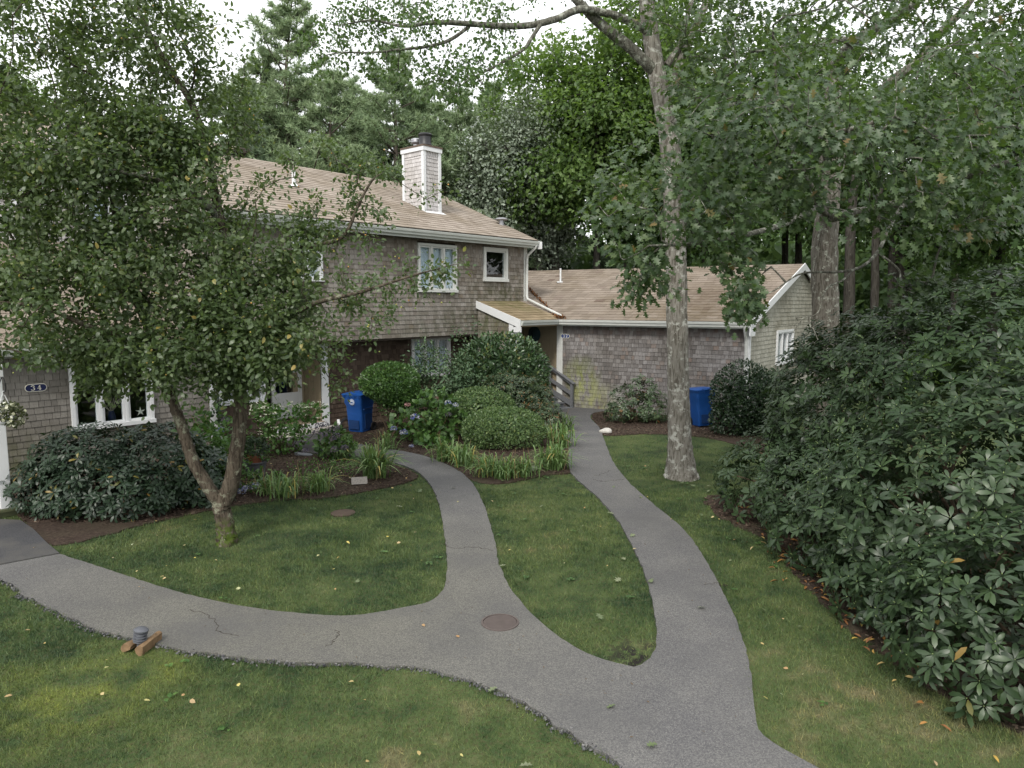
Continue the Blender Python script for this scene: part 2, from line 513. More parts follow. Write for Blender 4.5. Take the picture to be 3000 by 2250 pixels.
# ------------------------------------------------------------------ sidings and roofs
S_up = sidingmat('grey_brown_shingle_siding', [(0, (0.178, 0.155, 0.134)), (0.45, (0.245, 0.222, 0.201)), (0.85, (0.312, 0.289, 0.267)), (1, (0.225, 0.188, 0.152))],
                 [(FA.pt(1.3, 0, 3.3), (1, 1, 1.5), .5, 2.6, (.05, .055, .022), .85), (FA.pt(-1.2, 0, 2.75), (.35, .35, 1.3), .4, 1.0, (.07, .075, .045), .7), (FA.pt(.9, 1, 2.6), (1, 1, 1), .5, 1.4, (.13, .15, .06), .6),
                  (FA.pt(-2, 0, 5.45), (.12, .12, 1.6), .2, .75, (.075, .055, .042), .7)])
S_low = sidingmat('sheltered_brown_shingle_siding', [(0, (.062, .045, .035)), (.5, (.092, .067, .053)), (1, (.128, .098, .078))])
S_34 = sidingmat('grey_shingle_siding', [(0, (0.184, 0.173, 0.159)), (0.5, (0.221, 0.207, 0.191)), (1, (0.262, 0.247, 0.227))],
                 [(FA.pt(-12.9, 0, .1), (1, 1, 1), .2, 1.2, (.07, .075, .03), .8)])
S_wing = sidingmat('purple_grey_shingle_siding', [(0, (.155, .143, .140)), (.5, (.225, .213, .212)), (.9, (.28, .268, .268)), (1, (.22, .175, .155))],
                   [(FWg.pt(.8, 0, .95), (1, 1, .9), .2, .8, (.25, .28, .06), .9), (FWg.pt(1.35, 0, .25), (.8, .8, 1.3), .2, 1.0, (.30, .31, .14), .85),
                    (FWg.pt(1.1, 0, 1.4), (.7, .7, 1.2), .1, .8, (.08, .08, .075), .6), (FWg.pt(2.1, 0, .45), (1.3, 1.3, 1.3), .1, .6, (.4, .4, .42), .5),
                    (FWg.pt(3, 0, 2.7), (.1, .1, 2.4), .3, .95, (.13, .085, .075), .6)])
S_gab = sidingmat('silver_beige_shingle_siding', [(0, (0.291, 0.284, 0.242)), (0.5, (0.341, 0.335, 0.288)), (1, (0.392, 0.384, 0.334))])
S_chim = sidingmat('pale_grey_shingle_siding', [(0, (0.468, 0.453, 0.455)), (0.5, (0.532, 0.516, 0.523)), (1, (0.596, 0.580, 0.587))])
R_main = roofmat('tan_roof_shingles', [(0, (0.253, 0.212, 0.173)), (0.5, (0.308, 0.262, 0.219)), (1, (0.354, 0.304, 0.258))])
R_wing = roofmat('pinkish_tan_roof_shingles', [(0, (.205, .170, .138)), (.5, (.25, .208, .17)), (.95, (.285, .24, .2)), (1, (.16, .12, .10))],
                 [(FWg.pt(4.2, 0, 3.2), (.5, .5, 1), .3, 1.6, (.14, .105, .055), .5), (FWg.pt(4.6, -2, 3.6), (.6, .6, 1), .2, 1.5, (.10, .07, .055), .55)])
R_porch = roofmat('olive_tan_roof_shingles', [(0, (0.211, 0.164, 0.101)), (0.5, (0.255, 0.200, 0.125)), (1, (0.299, 0.236, 0.153))], [(FA.pt(1.3, .2, 3.5), (.5, .5, 1.5), .2, .9, (.10, .10, .035), .8)])

def vis_main(x, y, T): return np.where((x > 960) & (x < 1540), 1.0, .35)
def side_wall(parent, fr, t0, t1, z0, z1, holes, mat, k=0, boost=None, exp=.13, th=.15, w0=.09, w1=.19, top=None, name='wall'):
    mb = MB(); wall_panel(mb, fr, t0, t1, z0, z1, -th, 0, holes)
    w_ = part(name, mb.mesh(name), M_under, parent)
    iv = lambda a, b: minus(top(a, b) if top else (t0, t1), [(h[0] - .03, h[1] + .03, h[2] - .03, h[3] + .03) for h in holes], a + z0, b + z0)
    M, T = shingles(fr.pt(0, 0.0, z0), fr.u3(), np.array([0, 0, 1.0]), fr.n3(), z1 - z0, iv, exp=exp, w0=w0, w1=w1)
    pieces(parent, 'wall_shingle', 'wall_shingles', SH_V, SH_F, M, T, rng.random(len(T)), mat, k, boost)
    return w_
def roof_plane(parent, P0, U, V, L, vlen, mat, th=.16, k=0, bounds=None, boost=None, exp=.245, deckmat=None, name='roof', w=(.16, .4), poly=None):
    """P0 lower corner, U along the eave, V up the slope (unit); bounds(v) -> (u0, u1)"""
    N = np.cross(U, V); N = N if N[2] > 0 else -N
    bounds = bounds or (lambda v: (0, L))
    lo = [P0 + U * bounds(v)[0] + V * v for v in np.linspace(0, vlen, 6)]; hi = [P0 + U * bounds(v)[1] + V * v for v in np.linspace(0, vlen, 6)]
    mb = MB()
    for i in range(5): slab_poly(mb, [lo[i], hi[i], hi[i + 1], lo[i + 1]], N, th)
    d = part(name, mb.mesh(name), deckmat or M_under, parent)
    M, T = shingles(P0 + N * .001, U, V, N, vlen, lambda a, b: [bounds((a + b) / 2)], exp=exp, w0=w[0], w1=w[1], th=.017, gap=.006, jit=.014)
    pieces(parent, 'roof_shingle', 'roof_shingles', SH_V, SH_F, M, T, rng.random(len(T)), mat, k, boost)
    return d

# ================================================================== main two-storey house
TR, TLF = 2.42, -8.96
house = thing('house', 'two-storey grey shingled house with tan roof and shingled chimney', 'house', FA.pt(-3, -5, 0))
upper_h = [(-2.57, -1.07, 3.87, 5.2), (.27, 1.335, 4.25, 5.24), (-6.78, -5.99, 4.11, 5.11)]
side_wall(house, FA, TLF, TR - .14, 2.46, 5.5, upper_h, S_up, 300, vis_main)
FLs = Frame(FA.pt(TLF, 0, 0)[:2], -n2, -u2)
side_wall(house, FLs, 0.01, 5.2, 2.46, 5.5, [], S_up)
FRs = Frame(FA.pt(TR, 0, 0)[:2], -n2, u2)
mb = MB(); wall_panel(mb, FRs, .02, 10.8, 0, 5.5, -.15, 0, [])
FA.box(mb, TLF - 6.9, TR, -10.95, -10.8, 0, 5.5)
part('wall', mb.mesh('wall'), S_up, house)
# ground floor, set back under the overhang
FG = Frame(FA.pt(0, -.6, 0)[:2], u2, n2)
AL0, AL1 = -7.28, -5.66
low_h = [(-8.58, -7.43, 1.02, 2.28), (AL0, AL1, .2, 2.3), (-2.36, -.8, 1.2, 2.38)]
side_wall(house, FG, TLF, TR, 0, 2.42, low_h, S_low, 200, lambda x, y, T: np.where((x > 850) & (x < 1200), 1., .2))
mb = MB(); FA.box(mb, TLF, TR, -.595, -.0, 2.40, 2.455); part('soffit', mb.mesh('soffit'), M_under, house)
mb = MB(); FA.box(mb, -16, TR - .1, -10.7, -.8, 2.3, 2.395); FA.box(mb, -16, TR - .1, -10.7, -.8, 0.02, .1); FA.box(mb, TLF - .1, TR - .1, -4.6, -4.5, .1, 5.4)
part('floor', mb.mesh('floor'), M_inside, house)
window(house, FA, -2.62, -1.02, 3.82, 5.255, 0, 3, 'full', mat=M_trim)
window(house, FA, .215, 1.39, 4.2, 5.295, 0, 1, None, mat=M_trim, casing=.10)
window(house, FA, -6.83, -5.94, 4.06, 5.16, 0, 2, 'part')
window(house, FG, -8.62, -7.38, .98, 2.32, 0, 3, None)
window(house, FG, -2.4, -.76, 1.16, 2.4, 0, 3, 'full')
# corner boards
mb = MB(); FA.box(mb, TR - .15, TR + .02, -.16, .03, 2.44, 5.5); part('corner_board', mb.mesh('corner_board'), M_trim, house)
mb = MB(); FG.box(mb, -5.66, -5.45, -.02, .05, .0, 2.4); part('door_post', mb.mesh('door_post'), M_white, house)
# door alcove
mb = MB()
FG.box(mb, AL1, AL1 + .1, -.85, -.03, .1, 2.38); part('alcove_side', mb.mesh('alcove_side'), M_beige, house)
for i in range(6):
    mb = MB(); FG.box(mb, AL1 - .012, AL1 - .001, -.83 + i * .135, -.83 + i * .135 + .128, .24, 2.3); part('board', mb.mesh('board'), M_beige, house)
mb = MB(); FG.box(mb, AL0 - .1, AL0, -.85, -.03, .1, 2.38); FG.box(mb, AL0, AL1, -.95, -.86, 2.25, 2.38); FG.box(mb, AL0, AL1, -.85, -.02, 2.3, 2.38)
FG.box(mb, AL0 - .1, -7.02, -.95, -.86, .1, 2.38); FG.box(mb, -6.02, AL1 + .1, -.95, -.86, .1, 2.38)
part('alcove_wall', mb.mesh('alcove_wall'), M_beige, house)
D0, D1 = FG.wall_hit(795, 1150, -.86)[0], FG.wall_hit(884, 1150, -.86)[0]
mb = MB(); st = .12
FG.box(mb, D0, D0 + st, -.9, -.84, .26, 2.24); FG.box(mb, D1 - st, D1, -.9, -.84, .26, 2.24); FG.box(mb, D0 + st, D1 - st, -.9, -.84, 2.12, 2.24)
FG.box(mb, D0 + st, D1 - st, -.895, -.845, .26, .98); FG.box(mb, D0 + st + .08, D1 - st - .08, -.845, -.835, .36, .86); FG.box(mb, D0 + st, D1 - st, -.885, -.85, 1.53, 1.57)
door = part('door', mb.mesh('door'), M_white, house)
mb = MB(); FG.box(mb, D0 + st - .01, D1 - st + .01, -.875, -.867, .97, 2.13); part('pane', mb.mesh('pane'), M_glass, door)
mb = MB(); mb.tube([FG.pt(D1 - .06, -.84, 1.1), FG.pt(D1 - .06, -.78, 1.1)], [.02, .028]); part('handle', mb.mesh('handle', True), M_steel, door)
for i in range(7):
    mb = MB(); a = -.85 + i * .142; FG.box(mb, AL0, AL1, a, a + .136, .17, .215); part('deck_board', mb.mesh('deck_board'), M_deck, house)
mb = MB(); FG.box(mb, AL0, AL1 - .02, .145, .2, .02, .212); part('step_riser', mb.mesh('step_riser'), M_white, house)
mb = MB(); FG.box(mb, AL0 + .1, AL1 + .2, .22, .62, -.05, .1); part('step', mb.mesh('step', bevel=.01), M_concrete, house)
# roof
RS, RZ, ES, EZ = -5.4, 8.02, .4, 5.62
V_up = unit(FA.pt(0, RS, RZ) - FA.pt(0, ES, EZ)); slope_len = float(np.linalg.norm(FA.pt(0, RS, RZ) - FA.pt(0, ES, EZ)))
roof_plane(house, FA.pt(-8.75, ES, EZ), FA.u3(), V_up, 11.35, slope_len, R_main, k=300, boost=lambda x, y, T: np.where((x > 1000) & (y < 700), 1., .3), w=(.18, .36))
V_bk = unit(FA.pt(0, RS, RZ) - FA.pt(0, 2 * RS - ES, EZ))
roof_plane(house, FA.pt(2.6, 2 * RS - ES, EZ), -FA.u3(), V_bk, 11.35, slope_len, R_main, k=0)
for i in range(38):
    a = -8.75 + i * .3
    mb = MB(); p = [FA.pt(a, RS + .15, RZ - .035), FA.pt(a, RS, RZ + .03), FA.pt(a, RS - .15, RZ - .035)]; q = [x + FA.u3() * .31 for x in p]
    mb.rings([[p[0], p[1], p[2], p[2] - np.array([0, 0, .03]), p[1] - np.array([0, 0, .03]), p[0] - np.array([0, 0, .03])], [q[0], q[1], q[2], q[2] - np.array([0, 0, .03]), q[1] - np.array([0, 0, .03]), q[0] - np.array([0, 0, .03])]])
    part('ridge_shingle', mb.mesh('ridge_shingle'), R_main, house)
# gable end wall under the right rake, rake boards
mb = MB(); g = [FA.pt(TR, -.02, 5.5), FA.pt(TR, -10.8, 5.5), FA.pt(TR, RS, RZ - .25)]; mb.rings([[p - FA.u3() * .15 for p in g], g])
g = [FA.pt(TLF, -.02, 5.5), FA.pt(TLF, -10.8, 5.5), FA.pt(TLF, RS, RZ - .25)]; mb.rings([[p + FA.u3() * .15 for p in g], g])
part('gable_wall', mb.mesh('gable_wall'), S_up, house)
mb = MB(); a, b = FA.pt(2.6, ES + .05, EZ - .16), FA.pt(2.6, RS, RZ - .14); z_ = np.array([0, 0, 1.])
mb.hexa([a - z_ * .1, a + FA.u3() * .03 - z_ * .1, b + FA.u3() * .03 - z_ * .1, b - z_ * .1, a + z_ * .13, a + FA.u3() * .03 + z_ * .13, b + FA.u3() * .03 + z_ * .13, b + z_ * .13])
FA.box(mb, 2.6, 2.63, .36, .55, 5.33, 5.58)
part('rake_board', mb.mesh('rake_board'), M_white, house)
mb = MB(); FA.box(mb, -8.75, 2.6, .31, .335, 5.36, 5.56); FA.box(mb, -8.75, 2.58, .0, .31, 5.40, 5.43); part('fascia', mb.mesh('fascia'), M_fascia, house)
gutter(house, FA, -8.75, 2.58, .337, 5.585, h=.15)
# downspout: down the corner, then along the porch roof to the corner of the gutters
mb = MB(); pts = [FA.pt(2.48, .4, 5.46), FA.pt(2.47, .38, 5.38), FA.pt(2.36, .12, 5.12), FA.pt(2.36, .085, 5.0), FA.pt(2.36, .085, 3.72), FA.pt(2.34, .14, 3.6), FA.pt(2.13, 1.72, 3.07), FA.pt(2.12, 1.83, 3.0), FA.pt(2.12, 1.86, 2.92)]
mb.tube(pts, .045, 8); part('downspout', mb.mesh('downspout', True), M_trim, house)
# chimney
ct, cs = -.84, -1.64
CW, CD, CZ = .72, 1.02, 8.42
chim = None
mb = MB(); FA.box(mb, ct + .02, ct + CW - .02, cs - CD + .02, cs - .02, 5.8, CZ); chim = part('chimney', mb.mesh('chimney'), M_under, house)
FCf = Frame(FA.pt(ct, cs, 0)[:2], u2, n2); FCl = Frame(FA.pt(ct, cs, 0)[:2], -n2, -u2)
zroof = lambda s_: EZ + (ES - s_) * (RZ - EZ) / (ES - RS)
for fr, wdt, zb in ((FCf, CW, lambda x: zroof(cs)), (FCl, CD, lambda x: zroof(cs - x))):
    M, T = shingles(fr.pt(0, -.018, 6.3), fr.u3(), np.array([0, 0, 1.]), fr.n3(), CZ - .14 - 6.3, lambda a, b: [(.07, wdt - .07)], exp=.127, w0=.08, w1=.2)
    pieces(chim, 'wall_shingle', 'wall_shingles', SH_V, SH_F, M, T, rng.random(len(T)), S_chim, 150)
    M, T = [], []
    nn = 7 if fr is FCl else 5
    for i in range(nn):                                    # slanted top course
        sgn = -1 if fr is FCl else 1
        wq = (wdt - .16) / nn
        M.append(np.stack([fr.u3() * (wq - .006), unit(np.array([0, 0, 1.]) - fr.u3() * .35 * (1 if fr is FCf else 1)) * .14, fr.n3() * .02], 1)); T.append(fr.pt(.1 + i * wq, -.014, CZ - .15))
    pieces(chim, 'wall_shingle', 'wall_shingles', SH_V, SH_F, np.array(M), np.array(T), rng.random(nn), S_chim, 10)
def chim_board(fr, t0, t1, s0=-.03, s1=.03, z0=5.9, z1=CZ):
    mb = MB(); fr.box(mb, t0, t1, s0, s1, z0, z1); part('corner_board', mb.mesh('corner_board'), M_white, chim)
chim_board(FCf, -.032, .075, -.08, .032); chim_board(FCf, CW - .08, CW + .032); chim_board(FCl, CD - .08, CD + .032)
mb = MB(); FA.box(mb, ct - .06, ct + CW + .06, cs - CD - .06, cs + .06, CZ, CZ + .13); part('cap_band', mb.mesh('cap_band'), M_white, chim)
mb = MB(); FA.box(mb, ct - .075, ct + CW + .075, cs - CD - .075, cs + .075, CZ + .132, CZ + .185); part('cap_slab', mb.mesh('cap_slab'), M_lid_cap, chim)
c0 = FA.pt(ct + CW * .5, cs - CD * .30, CZ + .185)
mb = MB(); mb.lathe([(.16, 0), (.21, .02), (.235, .06), (.215, .1), (.205, .12), (.205, .33), (.23, .36), (.235, .40), (.2, .44), (.05, .46)], c0, 28); part('flue_cap', mb.mesh('flue_cap', True), M_black, chim)
c1 = FA.pt(ct + CW * .5, cs - CD * .74, CZ + .185)
mb = MB(); mb.lathe([(.11, 0), (.11, .14), (.13, .16), (.18, .2), (.185, .24), (.18, .26), (.19, .27), (.185, .31), (.13, .34), (.03, .35)], c1, 28); part('flue_cap', mb.mesh('flue_cap', True), M_steel, chim)
mb = MB(); zf = zroof(cs)
slab_poly(mb, [FA.pt(ct - .03, cs + .16, zroof(cs + .16) + .02), FA.pt(ct + CW + .12, cs + .16, zroof(cs + .16) + .02), FA.pt(ct + CW + .12, cs - .01, zroof(cs - .01) + .03), FA.pt(ct - .03, cs - .01, zroof(cs - .01) + .03)], (0, 0, 1), .01)
part('flashing', mb.mesh('flashing'), M_white, chim)
# roof pipes and vent
mb = MB(); mb.tube([FA.pt(-5.05, -2.59, 6.75), FA.pt(-5.05, -2.59, 7.32)], .06, 12); mb.lathe([(.15, 0), (.08, .07)], FA.pt(-5.05, -2.59, 6.86), 12); part('vent_pipe', mb.mesh('vent_pipe', True), M_white, house)
mb = MB(); mb.lathe([(.1, -.1), (.1, .12), (.22, .13), (.24, .16), (.2, .2), (.05, .22)], FA.pt(2.35, -1.1, 6.28), 20); part('roof_vent', mb.mesh('roof_vent', True), M_steel, house)

# ---- entry porch of number 32: part of the house
PE = 1.9
PZ0, PZ1 = 2.93, 3.53
VP = unit(FA.pt(0, 0, PZ1) - FA.pt(0, PE, PZ0)); psl = float(np.linalg.norm(FA.pt(0, 0, PZ1) - FA.pt(0, PE, PZ0)))
slope_p = (PZ1 - PZ0) / PE
zp = lambda s_: PZ0 + (PE - s_) * slope_p
roof_plane(house, FA.pt(-.1, PE, PZ0), FA.u3(), VP, 2.2, psl + .02, R_porch, th=.1, k=120, name='porch_roof')
mb = MB(); a, b = FA.pt(-.105, PE + .02, PZ0), FA.pt(-.105, -.0, PZ1)
q = FA.u3() * -.03
mb.hexa([a - z_ * .24, a + q - z_ * .24, b + q - z_ * .22, b - z_ * .22, a + z_ * .02, a + q + z_ * .02, b + q + z_ * .02, b + z_ * .02]); FA.box(mb, -.137, -.105, PE - .42, PE + .05, PZ0 - .36, PZ0 - .2)
part('rake_board', mb.mesh('rake_board'), M_white, house)
gutter(house, FA, -.1, 2.18, PE, PZ0 - .005, h=.15)
mb = MB(); FA.box(mb, -.1, 2.15, PE - .03, PE - .004, PZ0 - .2, PZ0 - .02); FA.box(mb, -.05, 2.1, .02, PE - .03, PZ0 - .16, PZ0 - .13); part('porch_ceiling', mb.mesh('porch_ceiling'), M_beige, house)
FPl = Frame(FA.pt(-.05, 1.45, 0)[:2], -n2, -u2)
mb = MB(); g = [FPl.pt(0, 0, 0), FPl.pt(1.44, 0, 0), FPl.pt(1.44, 0, zp(.01) - .1), FPl.pt(0, 0, zp(1.45) - .1)]; mb.rings([[p - FPl.n3() * .1 for p in g], g]); part('porch_side_wall', mb.mesh('porch_side_wall'), M_under, house)
M, T = shingles(FPl.pt(0, 0, 0), FPl.u3(), z_, FPl.n3(), zp(.02) - .1, lambda a, b: [(max(0.0, ((a + b) / 2 + .1 - PZ0) / slope_p - (PE - 1.45)), 1.43)])
pieces(house, 'wall_shingle', 'wall_shingles', SH_V, SH_F, M, T, rng.random(len(T)), S_up, 60)
mb = MB(); FA.box(mb, -.1, .1, 1.42, 1.6, .4, zp(1.5) - .1); part('porch_post', mb.mesh('porch_post'), M_white, house)
# beige boarded side of the entry
for i in range(11):
    mb = MB(); a = .03 + i * .155; FA.box(mb, 2.16, 2.18, a, a + .148, .3, 2.78); part('board', mb.mesh('board'), M_beige, house)
mb = MB(); FA.box(mb, 2.185, 2.25, .0, 1.75, 0, 2.78); part('entry_wall', mb.mesh('entry_wall'), M_beige, house)
mb = MB(); FA.box(mb, -.04, 2.16, .006, .05, .45, 2.78); part('entry_wall', mb.mesh('entry_wall'), M_beige, house)
mb = MB(); FA.box(mb, .75, 1.65, .05, .085, .52, 2.55); d2 = part('door', mb.mesh('door'), M_white, house)
mb = MB(); FA.box(mb, .9, 1.5, .086, .092, 1.3, 2.4); part('pane', mb.mesh('pane'), M_glass, d2)
for i in range(12):
    mb = MB(); a = .06 + i * .118; FA.box(mb, -.04, 2.14, a, a + .112, .45, .49); part('deck_board', mb.mesh('deck_board'), M_grey, house)
mb = MB(); FA.box(mb, -.04, 2.14, 1.42, 1.47, .02, .448); part('deck_skirt', mb.mesh('deck_skirt'), M_grey, house)

# ================================================================== left unit, number 34
unit34 = thing('house', 'grey shingled house at the left behind the forked tree, with a steep front gable', 'house', FA.pt(-12, -5, 0))
h34 = [(-11.95, -10.45, .95, 2.19)]
side_wall(unit34, FA, -17, TLF - .16, 0, 2.5, h34, S_34, 300, lambda x, y, T: np.where((x < 240) & (y < 1330), 1., .4))
window(unit34, FA, -12.02, -10.4, .88, 2.26, 0, 3, None)
mb = MB(); FA.box(mb, TLF - .16, TLF, -.3, .03, 0, 2.46); part('corner_board', mb.mesh('corner_board'), M_white, unit34)
LV = unit(FA.pt(0, -3.6, 4.95) - FA.pt(0, .35, 2.64)); ll = float(np.linalg.norm(FA.pt(0, -3.6, 4.95) - FA.pt(0, .35, 2.64)))
roof_plane(unit34, FA.pt(-17, .35, 2.64), FA.u3(), LV, 17 - 8.98, ll, R_wing, k=100, th=.12)
gutter(unit34, FA, -17, -8.98, .3, 2.62, h=.14)
mb = MB(); FA.box(mb, -17, -8.98, .0, .3, 2.44, 2.47); FA.box(mb, -17, -8.98, .28, .3, 2.44, 2.58); part('fascia', mb.mesh('fascia'), M_fascia, unit34)
FU = Frame(FA.pt(0, -3.6, 0)[:2], u2, n2)
ga, gb = FU.wall_hit(4, 619), FU.wall_hit(136, 407)
gs = (gb[1] - ga[1]) / (gb[0] - ga[0]); pkz = 8.15
pkt = ga[0] + (pkz - ga[1]) / gs
ez = 6.3; hw = (pkz - ez) / gs
side_wall(unit34, FU, -17, TLF - .16, 4.9, ez, [(pkt + .3, pkt + 1.5, 5.0, 6.2)], S_chim, 0)
window(unit34, FU, pkt + .25, pkt + 1.55, 4.97, 6.25, 0, 2, 'part')
mb = MB(); g = [FU.pt(pkt - hw, 0, ez), FU.pt(pkt + hw, 0, ez), FU.pt(pkt, 0, pkz)]; mb.rings([[p - FU.n3() * .15 for p in g], g]); part('gable_wall', mb.mesh('gable_wall'), M_under, unit34)
M, T = shingles(FU.pt(0, 0, ez), FU.u3(), np.array([0, 0, 1.]), FU.n3(), pkz - ez, lambda a, b: [(pkt - hw + (a + b) / 2 / gs, pkt + hw - (a + b) / 2 / gs)])
pieces(unit34, 'wall_shingle', 'wall_shingles', SH_V, SH_F, M, T, rng.random(len(T)), S_chim, 0)
for sg in (-1, 1):
    e = FU.pt(pkt + sg * (hw + .3), .3, ez - .3 * gs); p = FU.pt(pkt, .3, pkz + .02)
    Vg = unit(p - e); Ug = -FU.n3()
    roof_plane(unit34, e, Ug, Vg, 4.0, float(np.linalg.norm(p - e)), R_main, k=0, th=.1)
    mb = MB(); q = FU.n3() * .03
    mb.hexa([e - z_ * .24, e + q - z_ * .24, p + q - z_ * .24, p - z_ * .24, e, e + q, p + q, p]); part('rake_board', mb.mesh('rake_board'), M_white, unit34)
CZR = 8.33
Vc = unit(FA.pt(0, -5.4, CZR) - FA.pt(0, -3.0, 6.2 + .95)); cl = float(np.linalg.norm(FA.pt(0, -5.4, CZR) - FA.pt(0, -3.0, 7.15)))
V34 = unit(FA.pt(0, RS, CZR) - FA.pt(0, -3.2, ez + .55)); l34 = float(np.linalg.norm(FA.pt(0, RS, CZR) - FA.pt(0, -3.2, ez + .55)))
roof_plane(unit34, FA.pt(-17, -3.2, ez + .55), FA.u3(), V34, 17 - 4.9, l34, R_main, k=60, th=.14, bounds=lambda v: (0, 17 - 8.6 + 3.6 * max(0, (v - l34 * .55) / (l34 * .45))))
Vb = unit(FA.pt(0, RS, CZR) - FA.pt(0, 2 * RS - .4, EZ))
roof_plane(unit34, FA.pt(-5, 2 * RS - .4, EZ), -FA.u3(), Vb, 12, float(np.linalg.norm(FA.pt(0, RS, CZR) - FA.pt(0, 2 * RS - .4, EZ))), R_main, k=0)
mb = MB(); FU.box(mb, -17, -8.9, -.15, 0.0, ez, ez + .72); FA.box(mb, -17.1, -16.95, -10.8, 0, 0, 6); part('wall', mb.mesh('wall'), M_under, unit34)
# porch column and steps of number 34
pc = at(16, 1487, 11.4)
porch34 = thing('porch', 'white square porch column on a mossy wooden step at the left edge', 'porch', (pc[0], pc[1], 0))
FPc = Frame(pc[:2], u2, n2)
zc_ = float(pc[2])
mb = MB(); FPc.box(mb, -.08, .08, -.08, .08, zc_, 2.5); FPc.box(mb, -.1, .1, -.1, .1, 2.3, 2.5); part('column', mb.mesh('column', bevel=.006), M_white, porch34)
for i in range(9):
    mb = MB(); a = -2.2 + i * .145; FPc.box(mb, -3.2, .22, a + 1.05, a + 1.185, zc_ - .045, zc_ - .004); part('deck_board', mb.mesh('deck_board'), M_green_wood, porch34)
mb = MB(); FPc.box(mb, -3.2, .2, .06, .1, .0, zc_ - .05); FPc.box(mb, .17, .2, -1.1, .06, .0, zc_ - .05); part('skirt', mb.mesh('skirt'), M_green_wood, porch34)
for i in range(6):
    for j in range(2):
        mb = MB(); FPc.box(mb, -.95 + j * .21, -.75 + j * .21, -.62 , -.52, zc_ + i * .065, zc_ + .058 + i * .065); part('brick', mb.mesh('brick'), M_brick, porch34)

# ================================================================== single-storey wing, number 32
wing = thing('house', 'single-storey shingled wing with pinkish roof behind the pale oak trunk', 'house', FWg.pt(3, -4, 0))
side_wall(wing, FWg, .1, wlen - .1, 0, 2.78, [], S_wing, 300, lambda x, y, T: np.where(y < 1200, 1., .5), w0=.07, w1=.17)
gh = [(2.62, 4.3, 1.6, 2.52)]
GA = 5.0; GZ = 4.79; WZ = 2.93
gsl = (GZ - WZ) / (GA + .3)
gtop = lambda a, b: ((max(0.08, ((a + b) / 2 - WZ + .08) / gsl - .3)), 10.2 - max(0, ((a + b) / 2 - WZ + .08) / gsl - .3))
side_wall(wing, FGg, .08, 10, 0, 2.78, gh, S_gab, 0)
mb = MB(); g = [FGg.pt(.0, 0, 2.78), FGg.pt(10.0, 0, 2.78), FGg.pt(GA, 0, GZ - .15)]; mb.rings([[p - FGg.n3() * .15 for p in g], g]); part('gable_wall', mb.mesh('gable_wall'), M_under, wing)
M, T = shingles(FGg.pt(0, 0, 2.78), FGg.u3(), np.array([0, 0, 1.]), FGg.n3(), GZ - .2 - 2.78, lambda a, b: [gtop(a + 2.78, b + 2.78)])
pieces(wing, 'wall_shingle', 'wall_shingles', SH_V, SH_F, M, T, rng.random(len(T)), S_gab, 0)
window(wing, FGg, 2.56, 4.36, 1.5, 2.6, 0, 3, None)
mb = MB(); FWg.box(mb, -.06, wlen, -9.9, -9.75, 0, 2.78); part('wall', mb.mesh('wall'), M_under, wing)
mb = MB(); FWg.box(mb, -.12, .1, -.16, .03, 0, 2.78); part('corner_board', mb.mesh('corner_board'), M_trim, wing)
mb = MB(); FWg.box(mb, wlen - .1, wlen + .005, -.02, .03, 0, 2.75); FGg.box(mb, .0, .1, -.02, .03, 0, 2.75); part('corner_board', mb.mesh('corner_board'), M_white, wing)
# roof: eave line and upslope direction
OV = .3
P0 = FWg.pt(0, OV, WZ); ridge_pt = np.array([*(WR + gd * GA), GZ])
eR = FWg.pt(wlen + .12, OV, WZ)
# up the slope at right angles to the eave
dist = float((ridge_pt[:2] - P0[:2]) @ -FWg.n)
VW = unit(np.array([*(-FWg.n * dist), GZ - WZ])); wl_ = float(np.hypot(dist, GZ - WZ))
NW = np.cross(FWg.u3(), VW)
zw = lambda P: WZ + ((P[:2] - P0[:2]) @ -FWg.n) * (GZ - WZ) / dist
skew = (gd @ FWg.u) / (gd @ -FWg.n)
def valley_u(v):
    P = P0 + VW * v
    lo, hi = -7.0, 3.0
    for _ in range(30):
        m = (lo + hi) / 2; Q = P + FWg.u3() * m; s_ = (Q[:2] - FA.o) @ FA.n
        if zp(s_) > Q[2]: lo = m
        else: hi = m
    return lo
roof_plane(wing, P0, FWg.u3(), VW, wlen, wl_, R_wing, th=.12, k=300, bounds=lambda v: (max(valley_u(v), -6) - .03, wlen + .10 + skew * v * dist / wl_), boost=lambda x, y, T: np.where(x > 1540, 1., .05), w=(.16, .4))
Vwb = unit(np.array([*(FWg.n * dist), GZ - WZ])); Pb = np.array([*(ridge_pt[:2] - FWg.n * dist), WZ])
roof_plane(wing, Pb, -FWg.u3(), Vwb, 9, wl_, R_wing, k=0, bounds=lambda v: (-.14, 9))
# connecting roof behind the entry, same pitch as the porch
S_top = -4.4
Lc = float(np.hypot(PE - S_top, zp(S_top) - PZ0))
def conn_bounds(v):
    s_ = PE - v * PE / psl
    P = FA.pt(0, s_, zp(s_)); lo, hi = 0.0, 12.0
    for _ in range(30):
        m = (lo + hi) / 2; Q = P + FA.u3() * m
        if zw(Q) < Q[2]: lo = m
        else: hi = m
    return (2.1 if s_ > 0 else TR + .02, min(lo + .03, 9.5))
roof_plane(wing, FA.pt(0, PE, PZ0), FA.u3(), VP, 9, Lc, R_wing, th=.1, k=0, bounds=conn_bounds, name='link_roof')
mb = MB(); slab_poly(mb, [FA.pt(2.5, S_top, zp(S_top)), FA.pt(9.5, S_top, zp(S_top)), FA.pt(9.5, S_top - 2.2, zp(S_top) - 1), FA.pt(2.5, S_top - 2.2, zp(S_top) - 1)], (0, 0, 1), .1); part('link_roof', mb.mesh('link_roof'), R_wing, wing)
gutter(wing, FWg, .05, wlen + .12, OV, WZ - .005, h=.15, mat=M_trim)
